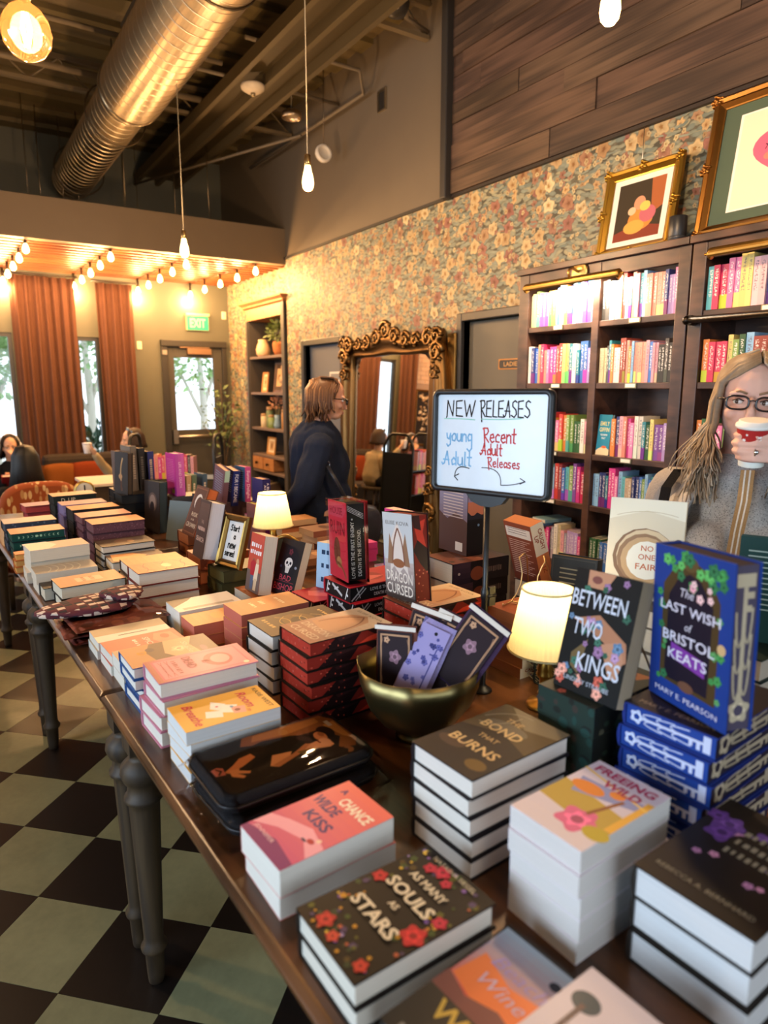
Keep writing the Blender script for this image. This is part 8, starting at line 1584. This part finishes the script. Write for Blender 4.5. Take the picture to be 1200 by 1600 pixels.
# open coat: shell left open at the front, plus sleeves
def coat(u, v):
    a = R(-90 + 38 + (360 - 76) * u); z = 0.62 + 0.80 * v; f = max(0, min(1, (z - 0.62) / 0.7)); wx = 0.235 - 0.02 * f + (-0.10 * max(0, (z - 1.30) / 0.12) if z > 1.30 else 0); wy = 0.20 - 0.03 * f - (0.06 * max(0, (z - 1.30) / 0.12) if z > 1.30 else 0)
    fl = 0.02 * math.exp(-((min(u, 1 - u)) / 0.05) ** 2)
    return V3((wx + fl) * math.cos(a), 0.02 + (wy + fl * 1.5) * math.sin(a), z + 0.006 * math.sin(18 * u))
MB().sheet(coat, 56, 30).build('coat', 'cloth', W_, '#b4b2b0', solid=0.012)
for u0, sx in ((0.0, 1), (1.0, -1)):
    pts = [coat(u0, v) + V3(0, -0.008, 0) for v in [k / 12 for k in range(13)]]
    pts = pts[:10]
    MB().tube(pts, [0.010 + 0.012 * math.sin(math.pi * k / 9) for k in range(10)], 8).build('lapel', 'cloth', W_, '#c6c4c0')
mb = MB(); mb.cap((0.165, 0.03, 1.325), (0.26, -0.055, 1.13), 0.082, 0.066).cap((0.26, -0.055, 1.13), (0.122, -0.19, 1.405), 0.064, 0.046); link('sleeve', wrinkle(remesh(mb, 0.008, 'sleeve', 4), 0.010, 2, (1, 1, 2.4)), 'cloth', W_, '#8c8e92')
mb = MB(); mb.cap((-0.165, 0.03, 1.325), (-0.245, 0.04, 1.07), 0.082, 0.066).cap((-0.245, 0.04, 1.07), (-0.208, -0.06, 0.925), 0.062, 0.045); link('sleeve', wrinkle(remesh(mb, 0.008, 'sleeve', 4), 0.010, 3, (1, 1, 2.4)), 'cloth', W_, '#a09c9a')
# bag strap (tan with white stripes) and black shoulder strap
def ribbon(pts, wd, col, name, off=0.0, mat='cloth'):
    mb = MB(); p = [Vector(q) for q in pts]; rings = []
    for q in p: rings.append([q + V3(-wd / 2 + off, 0, 0), q + V3(wd / 2 + off, 0, 0), q + V3(wd / 2 + off, 0.003, 0), q + V3(-wd / 2 + off, 0.003, 0)])
    mb.ring_loft(rings, smooth=False); return mb.build(name, mat, W_, col)
sp = [(0.005, -0.118, 1.42), (0.000, -0.150, 1.34), (-0.012, -0.178, 1.26), (-0.018, -0.186, 1.19), (-0.016, -0.178, 1.11), (-0.014, -0.158, 1.02), (-0.012, -0.152, 0.93)]
s1 = ribbon(sp, 0.034, '#b08a5c', 'bag_strap')
for o_ in (-0.006, 0.006): ribbon([V3(*q) + V3(0, -0.0012, 0) for q in sp], 0.004, '#e4dccc', 'strap_stripe', o_).parent = s1
MB().box(-0.032, -0.163, 1.000, 0.008, -0.156, 1.014).build('strap_buckle', 'metal', s1, '#c8c4b8')
ribbon([(-0.165, -0.03, 1.405), (-0.195, -0.10, 1.36), (-0.205, -0.155, 1.28), (-0.205, -0.17, 1.18), (-0.20, -0.17, 1.05), (-0.19, -0.16, 0.95)], 0.028, '#17171a', 'shoulder_strap')
ribbon([(0.23, -0.16, 1.16), (0.14, -0.215, 1.07), (0.05, -0.21, 1.0), (-0.03, -0.19, 0.94)], 0.010, '#17171a', 'crossbody_cord')
# long hair: thick under-locks with finer strands over them
rr = random.Random(2); paths = []; paths2 = []; locks = []
def hair_path(sx, y0, ln, fw, sprd, jit, lift=0.0):
    out = 0.079 + lift + rr.uniform(0, 0.008); yb = y0 * 0.95 + rr.uniform(-jit, jit) * 0.5
    yb = max(yb, -0.060)
    jx, jy = rr.uniform(-jit, jit), rr.uniform(-jit, jit); wv = rr.uniform(0, 6.28)
    P = [V3(sx * 0.004 + 0.020, y0, 1.640 + lift + 0.094 * max(0.05, 1 - ((y0 - 0.004) / 0.112) ** 2) ** 0.5), V3(sx * 0.046 + 0.012, y0, 1.636 + lift + 0.094 * max(0.05, 0.70 - ((y0 - 0.004) / 0.112) ** 2) ** 0.5), V3(sx * 0.074, yb - 0.004, 1.652), V3(sx * out, yb, 1.598), V3(sx * (out + 0.004), yb - 0.008, 1.54)]
    for k in range(1, 9):
        f = k / 8; z = 1.54 + (ln - 1.54) * f; w = 0.010 * math.sin(wv + 7 * f) * f
        P.append(V3(sx * (out + 0.006 + sprd * f ** 0.8) + jx * f + w, yb - 0.008 + fw * f ** 1.2 + jy * f + 0.6 * w, z))
    return P
for sx in (-1, 1):
    for k in range(12):
        y0 = -0.062 + 0.15 * k / 11; locks.append(hair_path(sx, y0, 1.385 + 0.03 * rr.random(), -0.06 - 0.05 * rr.random() + 0.1 * (y0 > 0.03), 0.02 + 0.05 * rr.random(), 0.004))
for k in range(760):
    sx = -1 if k % 2 else 1; y0 = rr.uniform(-0.082, 0.095)
    (paths if rr.random() < 0.55 else paths2).append(hair_path(sx, y0, rr.uniform(1.32, 1.45), rr.uniform(-0.13, -0.04) + (0.09 if y0 > 0.04 else 0), rr.uniform(-0.03, 0.05), 0.016, 0.006))
for k in range(10):     # wisps blown outward
    paths2.append(hair_path(-1, rr.uniform(-0.03, 0.08), rr.uniform(1.39, 1.45), rr.uniform(-0.05, 0.03), rr.uniform(0.05, 0.09), 0.02, 0.01))
cap = MB().ell((hc[0], 0.010, 1.650), 0.086, 0.099, 0.088, 24, 14)
for p in locks: cap.tube(p, [0.007, 0.010, 0.011, 0.011, 0.011] + [0.0115 - 0.001 * k for k in range(8)], 8)
strands(cap, paths, 0.0038, 0.0018, 5); h1 = cap.build('hair', 'hair', W_, '#83705a'); h1['kind'] = 'stuff'
mb = MB(); strands(mb, paths2, 0.0034, 0.0014, 5); h2 = mb.build('hair_highlight', 'hair', W_, '#a89a86'); h2['kind'] = 'stuff'
# paper cup (a thing of its own, held)
Mc = Mw @ Matrix.Translation((0.0, -0.228, 1.447)) @ Matrix.Rotation(R(10), 4, 'X')
t = thing('paper_cup', 'red paper cup with white snowflake pattern held by the woman', 'cup', M=Mc)
MB().lathe([(0.028, 0.0), (0.0285, 0.003), (0.0415, 0.098), (0.0425, 0.100), (0.0395, 0.100), (0.027, 0.006), (0.001, 0.006)], 32).build('cup_body', 'satin', t, '#b02a28')
MB().lathe([(0.0295, -0.002), (0.0305, 0.012), (0.0302, 0.013), (0.028, 0.0)], 32, cap=False).build('cup_foot', 'satin', t, '#d8dcd2')
MB().lathe([(0.0445, 0.097), (0.0455, 0.101), (0.044, 0.106), (0.040, 0.108), (0.038, 0.114), (0.034, 0.115), (0.001, 0.112)], 32).build('lid', 'satin', t, '#e0ddd4')
mb = MB(); rr = random.Random(6)
for k in range(46):
    a = rr.uniform(0, 6.28); z = rr.uniform(0.02, 0.092); s = rr.uniform(0.0025, 0.006); r = 0.0286 + (0.0415 - 0.0286) * z / 0.098 + 0.0005; n = V3(math.cos(a), math.sin(a), -0.13).normalized(); u = V3(-math.sin(a), math.cos(a), 0); v = n.cross(u); c0 = V3(r * math.cos(a), r * math.sin(a), z); ph = rr.uniform(0, 3)
    mb.add([c0 + n * 0.0003 + (u * math.cos(ph + 2 * math.pi * q / 10) + v * math.sin(ph + 2 * math.pi * q / 10)) * s * (1 if q % 2 else 0.45) for q in range(10)], [tuple(range(10))])
mb.build('snow_pattern', 'matte', t, '#e8e0d8')

# -- woman in navy, profile toward the right
M2 = PM(1.915, 3.60, -22)
P2 = thing('person', 'woman in navy cardigan with brown bob and glasses, walking right', 'person', M=M2)
hc = (0.0, -0.035, 1.575); Mt2 = Matrix.Rotation(R(10), 3, 'X')
mb = MB(); head_shapes(mb, hc, 1.0, Mt2); mb.cap((0, 0.01, 1.49), (0, 0.045, 1.36), 0.055, 0.06).cap((0, 0.05, 1.32), (0, 0.03, 0.98), 0.125, 0.135).cap((-0.12, 0.05, 1.31), (0.12, 0.05, 1.31), 0.06, 0.06)
for sx in (-1, 1): mb.cap((sx * 0.09, 0.02, 0.92), (sx * 0.10, 0.02, 0.5), 0.09, 0.06).cap((sx * 0.10, 0.02, 0.5), (sx * 0.10, 0.05, 0.09), 0.056, 0.04).cap((sx * 0.10, 0.06, 0.045), (sx * 0.105, -0.11, 0.035), 0.036, 0.03)
mb.cap((-0.17, 0.05, 1.30), (-0.23, 0.13, 1.08), 0.048, 0.04).cap((-0.23, 0.13, 1.08), (-0.20, 0.25, 0.95), 0.038, 0.027).cap((-0.20, 0.25, 0.95), (-0.19, 0.275, 0.90), 0.028, 0.03)
for k in range(4): finger(mb, [V3(-0.21 + 0.016 * k, 0.285, 0.885), V3(-0.212 + 0.017 * k, 0.30, 0.855), V3(-0.21 + 0.017 * k, 0.30, 0.835)], 0.010, 0.008)
finger(mb, [V3(-0.175, 0.262, 0.90), V3(-0.155, 0.25, 0.88), V3(-0.15, 0.245, 0.86)], 0.011, 0.009)
mb.cap((0.17, 0.05, 1.30), (0.23, 0.02, 1.06), 0.048, 0.04).cap((0.23, 0.02, 1.06), (0.19, -0.12, 0.93), 0.038, 0.027).cap((0.19, -0.12, 0.93), (0.17, -0.16, 0.92), 0.027, 0.028)
for k in range(4): finger(mb, [V3(0.155 + 0.015 * k, -0.175, 0.92), V3(0.155 + 0.015 * k, -0.205, 0.91), V3(0.155 + 0.015 * k, -0.21, 0.89)], 0.010, 0.008)
link('body', remesh(mb, 0.005, 'woman_body', 4), 'skin', P2, '#c9977c'); face_parts(P2, hc, 1.0, Mt2, '#4a3426', '#15120f', '#6a4c34')
mb = MB(); mb.cap((0, 0.05, 1.31), (0, 0.04, 0.96), 0.155, 0.17).cap((-0.15, 0.05, 1.30), (0.15, 0.05, 1.30), 0.078, 0.078).cap((0, 0.055, 1.38), (0, 0.06, 1.34), 0.076, 0.10).ell((0, -0.06, 1.16), 0.125, 0.085, 0.16).ell((0, -0.05, 0.98), 0.14, 0.10, 0.16).cap((0, 0.04, 0.95), (0, 0.04, 0.70), 0.175, 0.185)
mb.cap((-0.165, 0.05, 1.295), (-0.235, 0.13, 1.08), 0.085, 0.07).cap((-0.235, 0.13, 1.08), (-0.205, 0.235, 0.965), 0.068, 0.05).cap((0.165, 0.05, 1.295), (0.235, 0.02, 1.06), 0.085, 0.07).cap((0.235, 0.02, 1.06), (0.195, -0.10, 0.94), 0.066, 0.048)
link('cardigan', wrinkle(remesh(mb, 0.009, 'cardigan', 6), 0.016, 4, (1, 1, 1.2)), 'cloth', P2, '#1c2334')
mb = MB()
for sx in (-1, 1): mb.cap((sx * 0.09, 0.02, 0.85), (sx * 0.10, 0.02, 0.5), 0.105, 0.08).cap((sx * 0.10, 0.02, 0.5), (sx * 0.10, 0.05, 0.10), 0.078, 0.062)
link('trousers', remesh(mb, 0.012, 'trousers', 3), 'cloth', P2, '#20242e')
for sx in (-1, 1): MB().ell((sx * 0.105, -0.02, 0.038), 0.045, 0.125, 0.0375).build('shoe', 'satin', P2, '#1a1818')
mb = MB(); rr = random.Random(14); cap = MB(); cap.ell((0, 0.005, 1.612), 0.087, 0.104, 0.092, 24, 14)
paths = []; paths2 = []
for k in range(110):
    sx = -1 if k % 2 else 1; y0 = rr.uniform(-0.07, 0.09); yb = y0 + 0.01 + rr.uniform(-0.01, 0.015); ln = rr.uniform(1.44, 1.51) + (0.05 if y0 < -0.03 else 0)
    if y0 < -0.02: yb = max(yb, -0.045)
    pth = [V3(sx * 0.01, y0 - 0.01, 1.697 - 2.2 * (y0) ** 2), V3(sx * 0.055, y0 - 0.008, 1.675 - 2.0 * y0 ** 2), V3(sx * 0.085, yb, 1.625), V3(sx * 0.094, yb + 0.005, 1.565), V3(sx * (0.090 + rr.uniform(-0.008, 0.012)), yb + 0.008 + rr.uniform(-0.012, 0.012), 1.52), V3(sx * (0.072 + rr.uniform(-0.012, 0.03)), yb + rr.uniform(-0.02, 0.03), ln)]
    (paths if rr.random() < 0.65 else paths2).append(pth)
for k in range(46):     # side-swept fringe
    f = k / 45; paths.append([V3(0.05 - 0.10 * f, 0.02, 1.70), V3(0.04 - 0.10 * f, -0.05, 1.696), V3(0.045 - 0.11 * f, -0.092 + 0.02 * abs(f - 0.5), 1.660), V3(0.062 - 0.145 * f, -0.094 + 0.05 * abs(f - 0.45), 1.615 + 0.02 * rr.random()), V3(0.078 - 0.172 * f, -0.070 + 0.045 * abs(f - 0.5), 1.575 + 0.03 * rr.random() + 0.03 * (0.2 < f < 0.8))])
for k in range(40):
    a = R(20 + 140 * k / 39); paths.append([V3(0.03 * math.cos(a), 0.06, 1.69), V3(0.085 * math.cos(a), 0.02 + 0.088 * math.sin(a), 1.63), V3(0.092 * math.cos(a), 0.02 + 0.094 * math.sin(a), 1.56), V3(0.070 * math.cos(a), 0.015 + 0.07 * math.sin(a), 1.465 + rr.uniform(0, 0.02))])
strands(cap, paths, 0.0070, 0.004); cap.build('hair', 'hair', P2, '#5a3c26')['kind'] = 'stuff'
mb = MB(); strands(mb, paths2, 0.007, 0.004); mb.build('hair_highlight', 'hair', P2, '#8a6240')['kind'] = 'stuff'
t = thing('shoulder_bag', 'dark grey shoulder bag hanging from the woman in navy', 'bag', M=M2 @ TR(-0.16, -0.19, 0.70, R(12)))
mb = MB(); mb.sheet(blob(0, 0, 0.13, 0.055, 0.12, 0.13, 0.8), 32, 14); mb.build('bag_body', 'satin', t, '#2c2c34')
MB().tube([V3(0.0, 0.07, 0.24), V3(-0.04, 0.12, 0.33), V3(-0.045, 0.17, 0.42), V3(-0.02, 0.21, 0.50)], 0.012, 8).build('strap', 'satin', t, '#26262c'); MB().tube([V3(-0.02, 0.215 + 0.02 * math.cos(2 * math.pi * k / 14), 0.51 + 0.02 * math.sin(2 * math.pi * k / 14)) for k in range(14)], 0.004, 6, True).build('strap_ring', 'chrome', t, '#8a8a90')

# -- seated people in the far corner
def seated(x, y, yaw, label, hz, hair, top, skin='#c79a80', legs='#2a2a30', hand=None, hairlen=0.2, headphones=False, glasses=None, seat=0.45, vox=0.007):
    M = PM(x, y, yaw); t = thing('person', label, 'person', M=M); hc = (0, -0.03, hz - 0.02); mb = MB(); head_shapes(mb, hc, 0.98); sh = hz - 0.27
    mb.cap((0, 0, hz - 0.11), (0, 0.02, sh), 0.052, 0.058).cap((0, 0.02, sh - 0.03), (0, 0.05, seat + 0.13), 0.12, 0.13)
    for sx in (-1, 1): mb.cap((sx * 0.09, 0.03, seat + 0.085), (sx * 0.11, -0.36, seat + 0.075), 0.08, 0.06).cap((sx * 0.11, -0.36, seat + 0.07), (sx * 0.11, -0.38, 0.09), 0.055, 0.042).cap((sx * 0.11, -0.37, 0.045), (sx * 0.11, -0.52, 0.036), 0.036, 0.03)
    arms = []
    for sx in (-1, 1):
        h = (hand or {}).get(sx, (sx * 0.10, -0.26, sh - 0.34)); el = V3(sx * 0.22, -0.02, sh - 0.26) if not (hand and sx in hand and h[2] > sh - 0.1) else V3(sx * 0.20, -0.16, sh - 0.25)
        h = V3(*h); d = (h - el).normalized(); arms.append((sx, el, h)); mb.cap((sx * 0.16, 0.02, sh), el, 0.045, 0.037).cap(el, h, 0.035, 0.025).cap(h, h + d * 0.05, 0.026, 0.024)
        u = d.orthogonal().normalized(); w2 = d.cross(u)
        for k in range(4): b = h + d * 0.055 + u * (k - 1.5) * 0.015; finger(mb, [b, b + d * 0.028 + w2 * 0.006, b + d * 0.045 + w2 * 0.02], 0.009, 0.007)
        finger(mb, [h + u * 0.026, h + u * 0.038 + d * 0.03], 0.010, 0.008)
    link('body', remesh(mb, vox, 'seated_body', 3), 'skin', t, skin); face_parts(t, hc, 0.98, None, glasses=glasses)
    mb = MB(); mb.cap((0, 0.02, sh - 0.03), (0, 0.05, seat + 0.12), 0.142, 0.155).cap((-0.14, 0.02, sh - 0.005), (0.14, 0.02, sh - 0.005), 0.066, 0.066)
    for sx, el, h in arms: mb.cap((sx * 0.16, 0.02, sh - 0.005), el, 0.07, 0.058).cap(el, el.lerp(h, 0.9), 0.056, 0.04)
    link('top', wrinkle(remesh(mb, 0.01, 'seated_top', 5), 0.010, 5), 'cloth', t, top)
    mb = MB()
    for sx in (-1, 1): mb.cap((sx * 0.09, 0.04, seat + 0.088), (sx * 0.11, -0.36, seat + 0.075), 0.088, 0.074).cap((sx * 0.11, -0.36, seat + 0.07), (sx * 0.11, -0.38, 0.1), 0.07, 0.058)
    link('trousers', remesh(mb, 0.012, 'seated_legs', 3), 'cloth', t, legs)
    rr = random.Random(int(x * 100)); cap = MB().ell((0, 0.005, hz + 0.02), 0.088, 0.104, 0.092, 20, 12)
    for k in range(70):
        a = R(-25 + 230 * k / 69); ca, sa = math.cos(a), math.sin(a); ln = hz - hairlen + rr.uniform(0, 0.03)
        cap.tube([V3(0.005 * ca, 0.005, hz + 0.112), V3(0.055 * ca, 0.005 + 0.062 * sa, hz + 0.094), V3(0.088 * ca, 0.005 + 0.1 * sa, hz + 0.03), V3(0.097 * ca, 0.01 + 0.112 * sa, hz - 0.06), V3((0.09 + 0.16 * hairlen) * ca, 0.02 + (0.105 + 0.10 * hairlen) * sa, ln)], [0.01, 0.011, 0.011, 0.010, 0.006], 6)
    cap.build('hair', 'hair', t, hair)['kind'] = 'stuff'
    if headphones:
        MB().tube([V3(0.094 * math.cos(R(a)), 0.01, hz + 0.01 + 0.112 * math.sin(R(a))) for a in range(0, 181, 12)], 0.009, 8).build('headphone_band', 'satin', t, '#c8c8cc')
        for sx in (-1, 1): MB().ell((sx * 0.098, 0.01, hz - 0.01), 0.02, 0.036, 0.042).build('ear_cup', 'satin', t, '#d0d0d4')
    return t, M
seated(0.53, 5.97, 86, 'person with long black hair seated in the terracotta armchair, back turned', 1.085, '#0c0908', '#17181c', hairlen=0.30, vox=0.009)
_, Mr = seated(0.615, 8.45, 268, 'person in black with headphones reading, chin on hand, by the leftmost window', 1.02, '#1f1713', '#15161a', hand={1: (0.03, -0.15, 0.885), -1: (-0.10, -0.24, 0.66)}, headphones=True, hairlen=0.16)
book(Mr @ Matrix.Translation((0.0, -0.30, 0.66)) @ Matrix.Rotation(R(-35), 4, 'X') @ Matrix.Rotation(R(0), 4, 'Z'), 0.24, 0.20, 0.03, '#a02a30', '#e0d2b8', 'hard', None, 'open red-covered book in the lap of the headphone reader')
_, Ms = seated(1.73, 7.62, 178, 'woman with sunglasses on her head seated facing left, holding a cup', 1.10, '#3a2a22', '#a8987c', skin='#d0a68e', hand={-1: (-0.06, -0.40, 0.965)}, hairlen=0.1)
o = MB()
for sx in (-1, 1): o.tube([V3(sx * 0.036 + 0.027 * math.cos(2 * math.pi * k / 18), -0.055, 1.197 + 0.018 * math.sin(2 * math.pi * k / 18)) for k in range(18)], 0.004, 6, True).tube([V3(sx * 0.063, -0.05, 1.20), V3(sx * 0.095, 0.03, 1.12)], 0.004, 6)
t = thing('sunglasses', 'sunglasses pushed up on the seated woman\'s hair', 'glasses', M=Ms); o.build('sunglasses_frame', 'chrome', t, '#9ab0c0')
for sx in (-1, 1): MB().lathe([(0.026, 0), (0.025, 0.002)], 18, Matrix.Translation((sx * 0.036, -0.055, 1.197)) @ Matrix.Rotation(R(90), 4, 'X')).build('lens', 'gloss', t, '#7a98b0')
t = thing('tumbler_cup', 'white lidded cup held by the seated woman in beige', 'cup', M=Ms @ TR(-0.065, -0.46, 0.955)); MB().lathe([(0.032, 0), (0.033, 0.003), (0.045, 0.10), (0.042, 0.102)], 24).build('cup_body', 'satin', t, '#d4d0d4'); MB().lathe([(0.047, 0.098), (0.048, 0.106), (0.042, 0.114), (0.01, 0.116)], 24).build('lid', 'satin', t, '#c8c8d8')
t = thing('stool', 'dark stool under the seated woman in beige', 'stool', M=Ms); MB().lathe([(0.2, 0.40), (0.21, 0.41), (0.21, 0.44), (0.2, 0.45)], 24).build('seat', 'leg_wood', t)
for k in range(4): a = R(45 + 90 * k); MB().tube([(0.14 * math.cos(a), 0.14 * math.sin(a), 0.40), (0.18 * math.cos(a), 0.18 * math.sin(a), 0.0)], 0.014, 8).build('leg', 'leg_wood', t)
t = thing('bench', 'low dark bench under the headphone reader', 'bench', (0.55, 8.50, 0)); MB().box(-0.28, -0.22, 0.36, 0.28, 0.24, 0.44).build('seat', 'cloth', t, '#2f2a28', bevel=0.02)
for sx in (-0.24, 0.24):
    for sy in (-0.18, 0.20): MB().box(sx - 0.02, sy - 0.02, 0, sx + 0.02, sy + 0.02, 0.36).build('leg', 'leg_wood', t)
